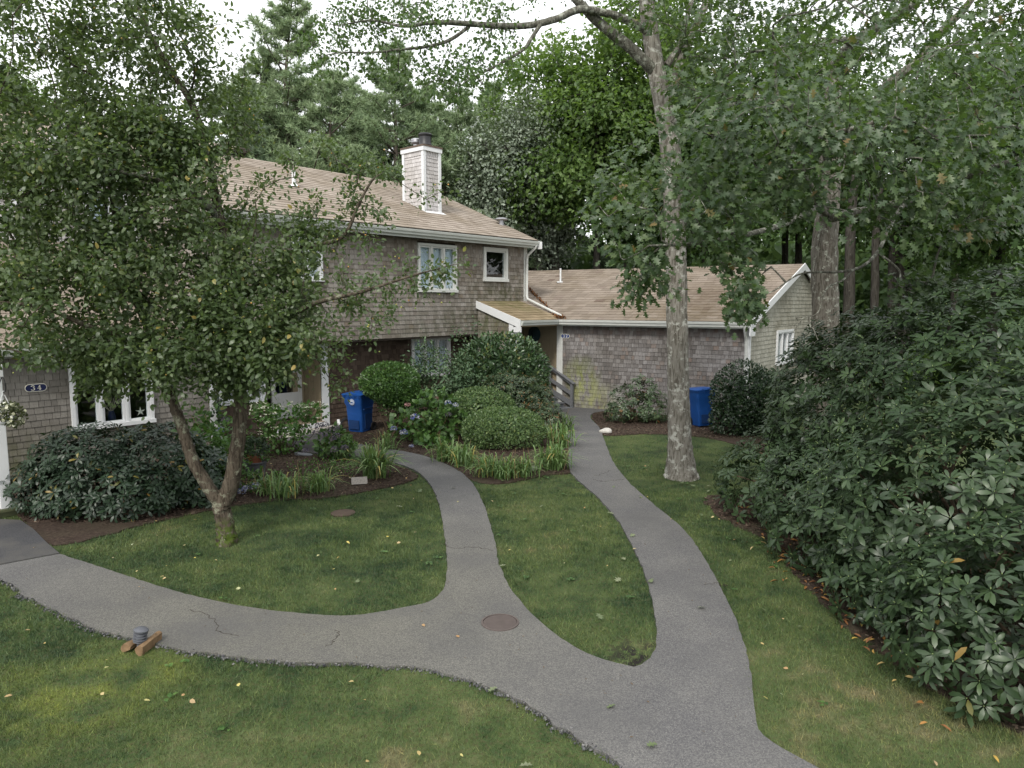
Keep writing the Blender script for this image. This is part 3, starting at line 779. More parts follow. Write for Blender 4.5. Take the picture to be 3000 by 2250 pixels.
mb = MB(); FWg.box(mb, 0, wlen + .1, OV - .025, OV - .003, WZ - .2, WZ - .02); FWg.box(mb, 0, wlen + .1, .03, OV - .03, WZ - .17, WZ - .14); part('fascia', mb.mesh('fascia'), M_trim, wing)
mb = MB()
for a, b in ((FGg.pt(-.32, .13, WZ), FGg.pt(GA, .13, GZ)), (FGg.pt(2 * GA + .32, .13, WZ), FGg.pt(GA, .13, GZ))):
    q = FGg.n3() * .035
    mb.hexa([a - z_ * .2, a + q - z_ * .2, b + q - z_ * .2, b - z_ * .2, a + z_ * .03, a + q + z_ * .03, b + q + z_ * .03, b + z_ * .03])
FGg.box(mb, -.36, .04, .12, .165, WZ - .4, WZ - .06)
part('rake_board', mb.mesh('rake_board'), M_white, wing)
mb = MB(); mb.tube([FWg.pt(wlen - .05, OV + .04, WZ - .16), FWg.pt(wlen - .05, OV + .02, WZ - .25), FWg.pt(wlen - .06, .1, WZ - .5), FWg.pt(wlen - .06, .075, WZ - .6), FWg.pt(wlen - .06, .075, .25), FWg.pt(wlen - .06, .2, .12)], .045, 8)
part('downspout', mb.mesh('downspout', True), M_trim, wing)
r_ = ray(1642, 826); k_ = ((P0 - CAM) @ NW) / (r_ @ NW); vp_ = CAM + r_ * k_
mb = MB(); mb.tube([vp_ - z_ * .05, vp_ + z_ * .52], .035, 10); mb.box(vp_[0] - .14, vp_[0] + .07, vp_[1] - .2, vp_[1] + .1, vp_[2] - .03, vp_[2] + .02); part('vent_pipe', mb.mesh('vent_pipe', True), M_white, wing)
# needles lying in the valley and at the gutter corner
V = []; Fq = []
for i in range(420):
    v = random.random() ** .8 * wl_ * .72; c = P0 + VW * v + FWg.u3() * (valley_u(v) + random.gauss(.02, .05)) + np.array([0, 0, .03 + random.random() * .03])
    if i < 90: c = P0 + VW * random.random() * .12 + FWg.u3() * (valley_u(0) + random.gauss(.05, .1)) + np.array([0, 0, .04 + random.random() * .07])
    d = unit(rng.normal(size=3)) * .05; w_ = unit(np.cross(d, [0, 0, 1])) * .012; b = len(V); V += [c - d - w_, c - d + w_, c + d + w_, c + d - w_]; Fq.append((b, b + 1, b + 2, b + 3))
part('needle_litter', mesh_np('needle_litter', np.array(V), np.array(Fq), flat=True), M_needles, wing, kind='stuff')

# ---- steps and railing at the entry
steps = thing('entry_steps', 'grey wooden steps from the path up to the porch of number 32', 'steps', FA.pt(1.5, 2, 0))
for k, (sa, sb, zt) in enumerate(((1.46, 1.78, .33), (1.76, 2.08, .17), (2.06, 2.4, .035))):
    mb = MB(); FA.box(mb, .7, 1.98, sa, sb, zt - .035, zt); part('tread', mb.mesh('tread', bevel=.004), M_grey, steps)
    if k < 2:
        mb = MB(); FA.box(mb, .72, 1.96, sb - .06, sb - .035, zt - .17, zt - .037); part('riser', mb.mesh('riser'), M_grey, steps)
rail = thing('stair_railing', 'grey wooden stair railing beside the entry steps and the wing wall', 'railing', FA.pt(2, 2, 0))
q0, q1 = FA.pt(2.03, 1.2, 1.42), FA.pt(2.03, 2.36, .82)
mb = MB(); FA.box(mb, 1.99, 2.07, 2.28, 2.37, .0, .8); part('post', mb.mesh('post'), M_grey, rail)
mb = MB(); FA.box(mb, 1.99, 2.07, 1.2, 1.29, .3, 1.38); part('post', mb.mesh('post'), M_grey, rail)
mb = MB(); FA.box(mb, 1.985, 2.0, 1.4, 1.47, .4, 1.28); part('post', mb.mesh('post'), M_grey, rail)
mb = MB(); mb.bar(q0 + z_ * .03, q1 + z_ * .03 + (q1 - q0) * .06, .14, .035); part('handrail', mb.mesh('handrail', bevel=.004), M_grey, rail)
mb = MB(); mb.bar(q0 - z_ * .03, q1 - z_ * .03, .035, .09); part('rail', mb.mesh('rail'), M_grey, rail)
mb = MB(); mb.bar(q0 - z_ * .43, q1 - z_ * .36, .035, .12); part('rail', mb.mesh('rail'), M_grey, rail)
mb = MB(); mb.bar(q0 - z_ * .8, q1 - z_ * .7, .035, .16); part('rail', mb.mesh('rail'), M_grey, rail)

# ---- number signs, round plaque
def stroke(mb, fr, pts, wid, s, th=.004):
    for i in range(len(pts) - 1):
        (a, b), (c, d) = pts[i], pts[i + 1]
        w0, w1 = (wid, wid) if np.isscalar(wid) else (wid[i], wid[i + 1])
        dx, dz = c - a, d - b; L_ = math.hypot(dx, dz) + 1e-9; nx, nz = -dz / L_, dx / L_
        P = [(a + nx * w0, b + nz * w0), (a - nx * w0, b - nz * w0), (c - nx * w1, d - nz * w1), (c + nx * w1, d + nz * w1)]
        mb.rings([[fr.pt(x, s, z) for x, z in P], [fr.pt(x, s + th, z) for x, z in P]])
def arc(cx, cz, rx, rz, a0, a1, n=10): return [(cx + rx * math.cos(math.radians(a0 + (a1 - a0) * i / n)), cz + rz * math.sin(math.radians(a0 + (a1 - a0) * i / n))) for i in range(n + 1)]
def digit(mb, fr, ch, x, z, h, s):
    w = h * .3; k = h
    if ch == '3':
        stroke(mb, fr, arc(x, z + .27 * k, w, .23 * k, 150, 0, 8)[::-1] and arc(x, z + .26 * k, w, .24 * k, 155, -90, 12), [.05 * k] + [.075 * k] * 11 + [.05 * k], s)
        stroke(mb, fr, arc(x, z - .24 * k, w * 1.1, .26 * k, 90, -155, 12), [.04 * k] + [.08 * k] * 11 + [.05 * k], s)
        for zz in (.36, -.36): stroke(mb, fr, [(x - w * .95, z + zz * k - .06 * k), (x - w * .95, z + zz * k + .06 * k)], .075 * k, s + .001)
    if ch == '2':
        p = arc(x, z + .22 * k, w * 1.05, .28 * k, 160, -35, 12) + [(x - w, z - .42 * k)]
        stroke(mb, fr, p, [.05 * k] + [.08 * k] * 10 + [.06 * k] * (len(p) - 11), s)
        stroke(mb, fr, [(x - w * 1.1, z - .43 * k), (x + w * 1.15, z - .43 * k)], .075 * k, s + .001)
        stroke(mb, fr, [(x + w * 1.1, z - .5 * k), (x + w * 1.1, z - .25 * k)], .04 * k, s + .002)
        stroke(mb, fr, [(x - w * .95, z + .26 * k), (x - w * .95, z + .38 * k)], .075 * k, s + .001)
    if ch == '4':
        stroke(mb, fr, [(x + w * .35, z - .5 * k), (x + w * .35, z + .5 * k)], .085 * k, s)
        stroke(mb, fr, [(x + w * .2, z + .48 * k), (x - w * 1.15, z - .2 * k)], .035 * k, s + .001)
        stroke(mb, fr, [(x - w * 1.2, z - .2 * k), (x + w * 1.3, z - .2 * k)], .04 * k, s + .002)
        stroke(mb, fr, [(x - w * .2, z - .49 * k), (x + w * .95, z - .49 * k)], .035 * k, s + .003)
def stadium(fr, cx, cz, w, h, s0, s1, n=10, notch=False):
    r = h / 2
    pts = arc(cx + w / 2 - r, cz, r, r, -90, 90, n) + arc(cx - w / 2 + r, cz, r, r, 90, 270, n)
    if notch:
        q = h * .28; pts = []
        for sx, sz, a0 in ((1, -1, 180), (1, 1, 270), (-1, 1, 0), (-1, -1, 90)):
            pts += arc(cx + sx * w / 2, cz + sz * h / 2, q, q, a0, a0 - 90, 5)
    return [[fr.pt(x, s0, z) for x, z in pts], [fr.pt(x, s1, z) for x, z in pts]]
def number_sign(fr, cx, cz, w, h, txt, notch, matb, label):
    c = fr.pt(cx, .03, cz)
    s = thing('house_sign', label, 'house sign', c)
    mb = MB(); mb.rings(stadium(fr, cx, cz, w, h, .018, .036, notch=notch)); part('border', mb.mesh('border'), M_letter, s)
    mb = MB(); mb.rings(stadium(fr, cx, cz, w - .025, h - .025, .034, .04, notch=notch)); part('plate', mb.mesh('plate'), matb, s)
    for i, ch in enumerate(txt):
        mb = MB(); digit(mb, fr, ch, cx + (i - .5) * h * .72, cz, h * .58, .04); part('digit', mb.mesh('digit'), M_letter, s)
s0_, s1_ = FA.wall_hit(71, 1139), FA.wall_hit(136, 1132)
number_sign(FA, (s0_[0] + s1_[0]) / 2, (s0_[1] + s1_[1]) / 2, s1_[0] - s0_[0], .155, '34', False, M_navy, 'navy oval house number sign reading 34 on grey shingles')
s0_, s1_ = FWg.wall_hit(1645, 984), FWg.wall_hit(1670, 985)
number_sign(FWg, (s0_[0] + s1_[0]) / 2, (s0_[1] + s1_[1]) / 2, s1_[0] - s0_[0], .145, '32', True, M_signblue, 'blue house number sign reading 32 on the wing wall')
FE = Frame(FA.pt(2.158, 0, 0)[:2], n2, -u2)
tt, zz = FE.wall_hit(1566, 979)
plq = thing('round_plaque', 'dark green round plaque on the beige entry wall under the porch', 'plaque', FE.pt(tt, .03, zz))
mb = MB()
for i, (r0, d0) in enumerate(((.27, .006), (.25, .03), (.2, .035), (.17, .05), (.08, .055))): pass
prof = [(.27, .0), (.27, .02), (.24, .035), (.2, .03), (.18, .045), (.06, .055)]
mb.rings([[FE.pt(tt + r * math.cos(a), d, zz + r * math.sin(a)) for a in np.linspace(0, 2 * math.pi, 25)[:-1]] for r, d in prof]); part('disc', mb.mesh('disc', True), M_bronze, plq)
mb = MB()
for i in range(8):
    a = i * math.pi / 4; mb.rings([[FE.pt(tt + r * math.cos(a + e), .05, zz + r * math.sin(a + e)) for r, e in ((.05, -.4), (.17, 0), (.05, .4))], [FE.pt(tt + r * math.cos(a + e), .062, zz + r * math.sin(a + e)) for r, e in ((.05, -.4), (.17, 0), (.05, .4))]])
part('relief', mb.mesh('relief'), M_bronze, plq)
# things on the sill of number 34's window
vase = thing('vase', 'vase of pale dried grass behind the window of number 34', 'vase', FA.pt(-11.15, -.3, .98))
mb = MB(); mb.lathe([(.05, -.1), (.075, -.05), (.08, .05), (.05, .14), (.055, .16)], FA.pt(-11.15, -.3, 1.0), 14); part('pot', mb.mesh('pot', True), M_navy, vase)
mb = MB()
for i in range(26):
    a = random.uniform(-1, 1); b = random.gauss(0, .3); p = FA.pt(-11.15, -.3, 1.12)
    e = p + FA.u3() * a * .42 + FA.n3() * b * .15 + z_ * (.42 - .12 * abs(a) + random.random() * .08); m_ = p + (e - p) * .5 + z_ * .06; mb.tube([p, m_, e], [.003, .005, .002], 4, False)
part('dried_grass', mb.mesh('dried_grass', True), plain('pale_dry_grass', (.5, .44, .34), .9, .1), vase, kind='stuff')
star = thing('starfish', 'pale starfish standing on the sill of the window beside the tree', 'ornament', FA.pt(-10.62, -.13, 1.02))
mb = MB(); pts = []
for i in range(10):
    a = math.pi / 2 + i * math.pi / 5; r = .11 if i % 2 == 0 else .035; pts.append((r * math.cos(a), r * math.sin(a)))
mb.rings([[FA.pt(-10.62 + x, -.14, 1.1 + z) for x, z in pts], [FA.pt(-10.62 + x * .8, -.115, 1.1 + z * .8) for x, z in pts]]); part('body', mb.mesh('body'), M_letter, star)
# ------------------------------------------------------------------ ground, paths, beds
def inside(poly, P):
    x, y = P[:, 0], P[:, 1]; r = np.zeros(len(P), bool); n = len(poly)
    for i in range(n):
        (x1, y1), (x2, y2) = poly[i], poly[(i + 1) % n]
        c = ((y1 > y) != (y2 > y)) & (x < (x2 - x1) * (y - y1) / (y2 - y1 + 1e-12) + x1)
        r ^= c
    return r
def gpoly(px): return [gnd(x, y)[:2] for x, y in px]
def smooth_edge(pts, jit=.012, stepl=.08):
    P = spline([np.array([*p, 0.]) for p in pts], 10)[:, :2]
    out = [P[0]]
    for p in P[1:]:
        if np.linalg.norm(p - out[-1]) > stepl: out.append(p)
    out.append(P[-1])
    out = np.array(out); out[1:-1] += rng.normal(size=(len(out) - 2, 2)) * jit
    return [tuple(p) for p in out]
e_low = smooth_edge([(-9.5, 8.1)] + gpoly([(-150, 1655), (0, 1699), (81, 1750), (163, 1793), (271, 1842), (407, 1878), (542, 1909), (705, 1931), (868, 1945), (1058, 1949), (1221, 1964), (1356, 1991), (1451, 2023), (1533, 2061), (1614, 2116), (1682, 2164), (1750, 2207), (1817, 2246)]) + [(.95, 4.5), (1.3, 3.6)], .013)
e_right = smooth_edge([(3.4, 3.6)] + gpoly([(2560, 2330), (2387, 2250), (2278, 2190), (2224, 2150), (2213, 2109), (2204, 2007), (2190, 1926), (2170, 1858), (2136, 1777), (2095, 1695), (2048, 1614), (1994, 1546), (1912, 1478), (1838, 1410), (1797, 1356), (1774, 1302), (1756, 1255), (1731, 1228), (1738, 1212), (1775, 1205), (1800, 1203)]), .005)
e_top = [tuple(FWg.pt(1.2, .03, 0)[:2]), tuple(FWg.pt(.6, .06, 0)[:2]), tuple(FA.pt(1.98, 2.36, 0)[:2]), tuple(FA.pt(.75, 2.36, 0)[:2])]
e_isl = smooth_edge(gpoly([(1640, 1212), (1657, 1261), (1665, 1316), (1667, 1370), (1688, 1404), (1743, 1451), (1804, 1519), (1844, 1587), (1878, 1655), (1901, 1722), (1916, 1790), (1924, 1858), (1921, 1905), (1899, 1938), (1869, 1958), (1846, 1957), (1804, 1947), (1722, 1920), (1627, 1862), (1546, 1790), (1492, 1722), (1462, 1655), (1449, 1587), (1431, 1519), (1410, 1465), (1383, 1417), (1336, 1377), (1261, 1343), (1180, 1324), (1079, 1308), (1000, 1288)]), .005)
e_pad = [tuple(FG.pt(AL1 + .3, .3, 0)[:2]), tuple(FG.pt(AL0, .3, 0)[:2]), tuple(FG.pt(AL0 - .2, 1.2, 0)[:2])] + gpoly([(880, 1322), (960, 1335)])
e_lawn = smooth_edge(gpoly([(1031, 1338), (1120, 1350), (1194, 1370), (1234, 1392), (1261, 1424), (1282, 1465), (1295, 1519), (1305, 1587), (1310, 1655), (1305, 1712), (1286, 1747), (1248, 1770), (1166, 1787), (1085, 1802), (990, 1808), (841, 1798), (678, 1774), (529, 1740), (393, 1698), (271, 1657), (174, 1627)]), .005)
e_left = gpoly([(0, 1660)]) + [(-9.6, 8.75)]
PATH = e_low + e_right + e_top + e_isl + e_pad + e_lawn + [tuple(p) for p in e_left]
def flat_mesh(name, poly, z0, z1, rag=0):
    tris = tessellate_polygon([[Vector((p[0], p[1], 0)) for p in poly]])
    n = len(poly)
    V = [(p[0], p[1], z1) for p in poly] + [(p[0], p[1], z0) for p in poly]
    a2 = sum(poly[i][0] * poly[(i + 1) % n][1] - poly[(i + 1) % n][0] * poly[i][1] for i in range(n))
    F = []
    for a, b, c in tris:
        pa, pb, pc = poly[a], poly[b], poly[c]
        ccw = (pb[0] - pa[0]) * (pc[1] - pa[1]) - (pb[1] - pa[1]) * (pc[0] - pa[0]) > 0
        F.append((a, b, c) if ccw else (a, c, b))
    for i in range(n):
        j = (i + 1) % n; F.append((i, i + n, j + n, j) if a2 > 0 else (j, j + n, i + n, i))
    me = bpy.data.meshes.new(name); me.from_pydata(V, [], F); me.update(); return me
t = NT('old_asphalt')
f1 = t.noise(1.1, 4); f2 = t.noise(70, 4, .75); f3 = t.noise(200, 2, .6)
c = t.mix(t.step(f1, .35, .65), (.112, .111, .114), (.142, .140, .137))
c = t.mix(t.math('MULTIPLY', t.near(at(900, 1700, 8), (1, 1, 1), 1.2, 4.5), .6), c, (.138, .134, .108))
c = t.mix(t.step(f2, .42, .62), t.mix(1.0, c, (.62, .62, .64), 'MULTIPLY'), t.mix(1.0, c, (1.2, 1.19, 1.16), 'MULTIPLY'))
c = t.mix(t.step(f3, .62, .7), c, (.34, .325, .29))
c = t.mix(t.math('MULTIPLY', t.step(t.noise(.5, 5, .65), .48, .66), .6), c, (.085, .084, .085))
M_path = t.bsdf(c, .92, .25, bump=f2, bdist=.006)
t = NT('new_asphalt')
f2 = t.noise(80, 4, .75); c = t.mix(t.step(f2, .4, .65), (.035, .036, .04), (.085, .085, .09)); c = t.mix(t.step(t.noise(1.2, 4), .4, .7), c, (.10, .095, .085))
M_patch = t.bsdf(c, .9, .25, bump=f2, bdist=.006)
t = NT('mulch_soil')
f = t.noise(22, 6, .75); c = t.ramp(f, [(.3, (.018, .012, .009)), (.5, (.048, .035, .028)), (.68, (.092, .068, .053))])
c = t.mix(t.step(t.noise(1.0, 3), .45, .7), c, (.06, .05, .035))
M_mulch = t.bsdf(c, .95, .1, bump=f, bdist=.03)
def lawn_colour(t, blade):
    nz = t.noise(.8, 5, .62); nb = t.noise(3.2, 3, .6)
    v = t.math('ADD', t.math('MULTIPLY', nz, .72), t.math('MULTIPLY', nb, .28))
    dry = t.math('MAXIMUM', t.near(gnd(2560, 2130), (1, 1, 1), .3, 2.3), t.math('MAXIMUM', t.near(gnd(1120, 2240), (.6, 1, 1), .2, 1.7), t.math('MULTIPLY', t.near(gnd(1600, 1520), (1, .7, 1), 0.2, 2.0), .5)))
    v = t.math('ADD', v, t.math('MULTIPLY', dry, .14))
    c = t.ramp(v, [(.36, (.030, .058, .027)), (.45, (.052, .088, .036)), (.54, (.082, .122, .046)), (.63, (.108, .145, .058)), (.76, (.205, .19, .105))])
    moss = t.math('MAXIMUM', t.near(gnd(230, 2030), (1, 1, 1), .2, 1.3), t.near(gnd(470, 1965), (1, 1.4, 1), .05, .55))
    c = t.mix(t.math('MULTIPLY', moss, t.step(t.noise(2.6, 4), .38, .6)), c, (.155, .19, .05))
    soil = t.math('MULTIPLY', t.near(gnd(1872, 1925), (1, .8, 1), .12, .5), t.step(t.noise(9, 3), .4, .55))
    return c, soil
t = NT('lawn_ground'); c, soil = lawn_colour(t, False)
c = t.mix(1.0, c, (.72, .72, .70), 'MULTIPLY'); c = t.mix(t.step(t.noise(30, 4, .7), .45, .7), c, (.075, .068, .035)); c = t.mix(soil, c, (.022, .02, .018))
M_lawn = t.bsdf(c, .95, .1, bump=t.noise(40, 3), bdist=.02)
t = NT('grass_blades'); c, soil = lawn_colour(t, True)
r = t.rnd()
c = t.mix(1.0, c, t.ramp(r, [(0, (.72, .78, .78)), (.5, (1.1, 1.1, 1.1)), (.86, (1.35, 1.28, 1.0)), (1, (2.1, 1.75, 1.5))]), 'MULTIPLY')
M_grass = t.bsdf(c, .55, .3, transl=(.25, c))
t = NT('woodland_floor')
c = t.ramp(t.noise(.25, 6, .65), [(.35, (.045, .04, .022)), (.5, (.045, .06, .022)), (.65, (.07, .10, .03))])
M_terrain = t.bsdf(c, .95, .1)
def grid_mesh(name, x0, x1, y0, y1, nx, ny, zf):
    X, Y = np.meshgrid(np.linspace(x0, x1, nx), np.linspace(y0, y1, ny)); V = np.stack([X.ravel(), Y.ravel(), zf(X.ravel(), Y.ravel())], 1)
    i = (np.arange(ny - 1)[:, None] * nx + np.arange(nx - 1)[None]).ravel()
    return mesh_np(name, V, np.stack([i, i + 1, i + nx + 1, i + nx], 1))
tag(part('terrain', grid_mesh('terrain', -260, 260, -80, 420, 60, 60, lambda x, y: -.06 + 0 * x), M_terrain), kind='structure')
tag(part('lawn', grid_mesh('lawn', -22, 20, -6, 32, 120, 120, lambda x, y: .012 * np.sin(x * 2.1) * np.sin(y * 1.7) - .012), M_lawn), kind='structure')
tag(part('path', flat_mesh('path', PATH, -.05, .022), M_path), kind='structure')
PATCH = gpoly([(174, 1625), (0, 1658)]) + [np.array([-9.6, 8.78]), np.array([-9.8, 10.3])] + gpoly([(0, 1525), (60, 1528), (100, 1556), (140, 1597)])
PATCH = [tuple(p) for p in PATCH]
tag(part('path_landing', flat_mesh('path_landing', PATCH, -.05, .028), M_patch), kind='structure')
PADP = [tuple(p) for p in gpoly([(850, 1302), (885, 1284), (925, 1268), (985, 1256), (1012, 1290), (1040, 1316), (1031, 1336), (960, 1332), (900, 1322)])]
tag(part('door_landing', flat_mesh('door_landing', PADP, -.05, .027), M_patch), kind='structure')
def wallbase(fr, a, b, s): return [tuple(fr.pt(x, s, 0)[:2]) for x in (a, b)]
BED1 = smooth_edge(gpoly([(100, 1560), (155, 1600), (325, 1566), (398, 1543), (597, 1500), (690, 1483), (811, 1467), (955, 1459), (1082, 1438), (1200, 1411), (1226, 1394)]), .02) + [tuple(p) for p in gpoly([(1194, 1374), (1120, 1354), (1031, 1342), (960, 1340), (880, 1326)])] + wallbase(FG, -7.4, -8.9, .05) + wallbase(FA, -9.0, -13.5, .05)
BED2 = [tuple(p) for p in e_isl[::-1] if 0] + smooth_edge(gpoly([(1000, 1287), (1079, 1306), (1180, 1322), (1261, 1341), (1336, 1375), (1392, 1412), (1480, 1416), (1600, 1392), (1668, 1386), (1665, 1370), (1663, 1316), (1655, 1261), (1640, 1214)]), .01) + wallbase(FA, .6, -.1, 2.3) + wallbase(FG, -.2, -5.4, .1)
BED3 = smooth_edge(gpoly([(1733, 1228), (1758, 1255), (1776, 1276), (1900, 1272), (2050, 1280), (2190, 1312), (2310, 1345)]), .02) + wallbase(FWg, 6.6, 1.25, .03)
BED4 = smooth_edge([(3.55, 12.6), (3.35, 11.5), (3.75, 10.2), (3.7, 9.2), (3.62, 8.3), (3.6, 7.3), (3.75, 6.5), (3.95, 5.8), (4.4, 5.2), (5.0, 4.6)], .04) + [(10, 4.6), (10, 13)]
for P_ in (BED1, BED2, BED3, BED4):
    tag(part('mulch_bed', flat_mesh('mulch_bed', P_, -.05, .012), M_mulch), kind='structure')
# bark chips on the beds
CH_V = np.array([(-.5, -.5, 0), (.5, -.4, 0), (.45, .5, .25), (-.5, .45, .1), (0, 0, .5)], float); CH_F = np.array([(0, 1, 4), (1, 2, 4), (2, 3, 4), (3, 0, 4)])
def frames(d, n):
    y = unit(d); x = unit(np.cross(y, n)); z = np.cross(x, y)
    return np.stack([x, y, z], -1)
def scatter(poly, n, box):
    P = np.stack([rng.uniform(box[0], box[1], n), rng.uniform(box[2], box[3], n)], 1)
    return P[inside(poly, P)]
P = np.concatenate([scatter(BED1, 16000, (-9, -2, 11, 18)), scatter(BED2, 13000, (-6, 2, 14, 22)), scatter(BED3, 9000, (2, 7, 18, 24)), scatter(BED4, 5000, (3.2, 5.5, 5, 12.6))])
T = np.column_stack([P, np.full(len(P), .014)]); d = rng.normal(size=(len(P), 3)) * (1, 1, .15); M = frames(d, rng.normal(size=(len(P), 3)) * .35 + (0, 0, 1)) * np.stack([rng.uniform(.012, .03, len(P)), rng.uniform(.025, .07, len(P)), rng.uniform(.01, .03, len(P))], 1)[:, None, :]
t = NT('bark_chips'); M_chips = t.bsdf(t.ramp(t.rnd(), [(0, (.02, .013, .01)), (.5, (.058, .04, .031)), (.9, (.10, .072, .056)), (1, (.2, .16, .12))]), .95, .1)
tag(part('bark_mulch', inst_mesh('bark_mulch', CH_V, CH_F, M, T, rng.random(len(P)), True), M_chips), label='brown bark mulch chips on the planting beds', kind='stuff')
# crumbled asphalt along the lower edge of the path
el = np.array(e_low); seg = el[1:] - el[:-1]; ln = np.linalg.norm(seg, axis=1); pr = ln / ln.sum()
i = rng.choice(len(seg), 2000, p=pr); P = el[i] + seg[i] * rng.random(2000)[:, None]; nn = np.stack([seg[i][:, 1], -seg[i][:, 0]], 1) / ln[i][:, None]
P = P + nn * (rng.normal(size=2000) * .028 + .012)[:, None]
T = np.column_stack([P, rng.uniform(-.005, .018, 2000)]); M = frames(rng.normal(size=(2000, 3)), rng.normal(size=(2000, 3)) + (0, 0, 1)) * rng.uniform(.008, .03, 2000)[:, None, None]
t = NT('asphalt_crumbs'); M_crumb = t.bsdf(t.ramp(t.rnd(), [(0, (.05, .05, .055)), (.6, (.105, .105, .11)), (1, (.19, .185, .18))]), .9, .2)
tag(part('asphalt_rubble', inst_mesh('asphalt_rubble', CH_V, CH_F, M, T, rng.random(2000), True), M_crumb), label='dark crumbled asphalt along the lower path edge', kind='stuff')
# cracks across the right path
mb = MB()
for pts in ([(2060, 1720), (2100, 1712), (2126, 1722)], [(1300, 1600), (1340, 1612), (1390, 1606), (1440, 1618)], [(560, 1790), (620, 1812), (640, 1850), (700, 1870)], [(1735, 1408), (1768, 1414), (1800, 1410), (1832, 1407)], [(1745, 1396), (1770, 1388), (1790, 1380)], [(960, 1900), (990, 1870), (985, 1850)]):
    g = [gnd(*p) for p in pts]; P = spline(g, 8); P[:, :2] += rng.normal(size=(len(P), 2)) * .02
    for a, b in zip(P[:-1], P[1:]): mb.bar(a + z_ * .0215, b + z_ * .0215, .007, .003)
tag(part('path_crack', mb.mesh('path_crack'), M_under), kind='structure')

# grass
def grass(n, x0, x1, y0, y1, hmin, hmax, tall=False):
    P = np.stack([rng.uniform(x0, x1, n), rng.uniform(y0, y1, n)], 1)
    d = np.linalg.norm(P, axis=1)
    k = rng.random(n) < np.clip((7.0 / d) ** 1.35, 0, 1)
    x, y, zc = proj(np.column_stack([P, np.zeros(n)])); k &= (zc > 1) & (x > -350) & (x < 3350) & (y < 2500)
    P = P[k]
    edge = rng.normal(size=(len(P), 2)) * .022
    for po in (PATH, PATCH, PADP, BED1, BED2, BED3):
        P = P[~inside(po, P + edge[:len(P)])] if len(P) == len(edge) else P[~inside(po, P)]
    P = P[~(inside(BED4, P) & (rng.random(len(P)) < .85))]
    s_ = gnd(1872, 1925)[:2]; P = P[~((np.linalg.norm((P - s_) * (1, .8), axis=1) < .33) & (rng.random(len(P)) < .75))]
    for q, r in ((gnd(1005, 1503)[:2], .2), (gnd(665, 1590)[:2], .2), (gnd(1995, 1395)[:2], .26)): P = P[np.linalg.norm(P - q, axis=1) > r]
    if tall:
        ph = np.sin(P[:, 0] * 2.3 + 1.3 * np.sin(P[:, 1] * 1.9)) * np.sin(P[:, 1] * 2.7 + 1.1 * np.sin(P[:, 0] * 3.1)); P = P[ph > .45 + .25 * rng.random(len(P))]
    return P
BL_V = np.array([(-.5, 0, 0), (.5, 0, 0), (.28, .62, .06), (-.28, .62, .06), (0, 1, -.12)], float); BL_F = np.array([(0, 1, 2), (0, 2, 3), (3, 2, 4)])
B1_V = np.array([(-.5, 0, 0), (.5, 0, 0), (0, 1, -.1)], float); B1_F = np.array([(0, 1, 2)])
def blades(P, hmin, hmax, TVF):
    n = len(P); dist = np.linalg.norm(P, axis=1)
    az = rng.random(n) * 6.283; tilt = np.abs(rng.normal(size=n)) * .55 + .15
    d = np.stack([np.cos(az) * np.sin(tilt), np.sin(az) * np.sin(tilt), np.cos(tilt)], 1)
    nrm = np.stack([np.cos(az + 1.57), np.sin(az + 1.57), np.zeros(n)], 1) * .3 + rng.normal(size=(n, 3)) * .5 + (0, 0, .6)
    M = frames(d, nrm); w = np.clip(dist * .0008, .0035, .011) * rng.uniform(.8, 1.3, n); h = rng.uniform(hmin, hmax, n)
    M = M * np.stack([w, h, h], 1)[:, None, :]
    return inst_arr(TVF[0], TVF[1], M, np.column_stack([P, np.full(n, -.012)]), rng.random(n))
A = blades(grass(620000, -10, 8, 3.8, 13, 0, 0), 0.028, 0.068, (B1_V, B1_F)); B = blades(grass(200000, -9, 9, 13, 22, 0, 0), 0.03, 0.065, (B1_V, B1_F)); C_ = blades(grass(150000, -9, 8, 3.8, 16, 0, 0, True), .055, .11, (B1_V, B1_F))
V = np.concatenate([A[0], B[0], C_[0]]); F = np.concatenate([A[1], B[1] + len(A[0]), C_[1] + len(A[0]) + len(B[0])]); R_ = np.concatenate([A[2], B[2], C_[2]])
tag(part('grass', mesh_np('grass', V, F, R_), M_grass), label='short patchy lawn grass between the asphalt paths', kind='stuff')

# ------------------------------------------------------------------ things on the ground
mh = gnd(1465, 1830)
man = thing('manhole_cover', 'round rusty brown manhole cover set in the path junction', 'manhole cover', mh)
mb = MB(); mb.lathe([(.205, 0), (.205, .012), (.188, .013), (.188, .004)], mh + z_ * .022, 48, True, False); part('ring', mb.mesh('ring'), M_rust, man)
mb = MB(); mb.lathe([(.184, 0), (.184, .006), (.18, .008)], mh + z_ * .021, 48); cov = part('cover', mb.mesh('cover'), M_rust, man)
mb = MB()
for i in range(27):
    x = -.17 + i * .0131; h = math.sqrt(.176 ** 2 - x * x) if abs(x) < .176 else 0; c_, s_ = math.cos(.25), math.sin(.25)
    if h > .01:
        a = np.array([x * c_ + h * s_, x * s_ - h * c_, 0]) + mh + z_ * .0305; b = np.array([x * c_ - h * s_, x * s_ + h * c_, 0]) + mh + z_ * .0305; mb.bar(a, b, .006, .004)
part('tread_bars', mb.mesh('tread_bars'), M_rust, man, kind='stuff')
sc_ = gnd(1005, 1503)
c2 = thing('utility_cover', 'small flat brown utility cover in the lawn right of the forked tree', 'utility cover', sc_)
mb = MB(); mb.lathe([(.2, -.02), (.2, .008), (.185, .012), (.17, .008), (.165, .012)], sc_, 32); part('lid', mb.mesh('lid'), plain('brown_plastic_lid', (.09, .065, .05), .8, .2, .2, 12), c2)
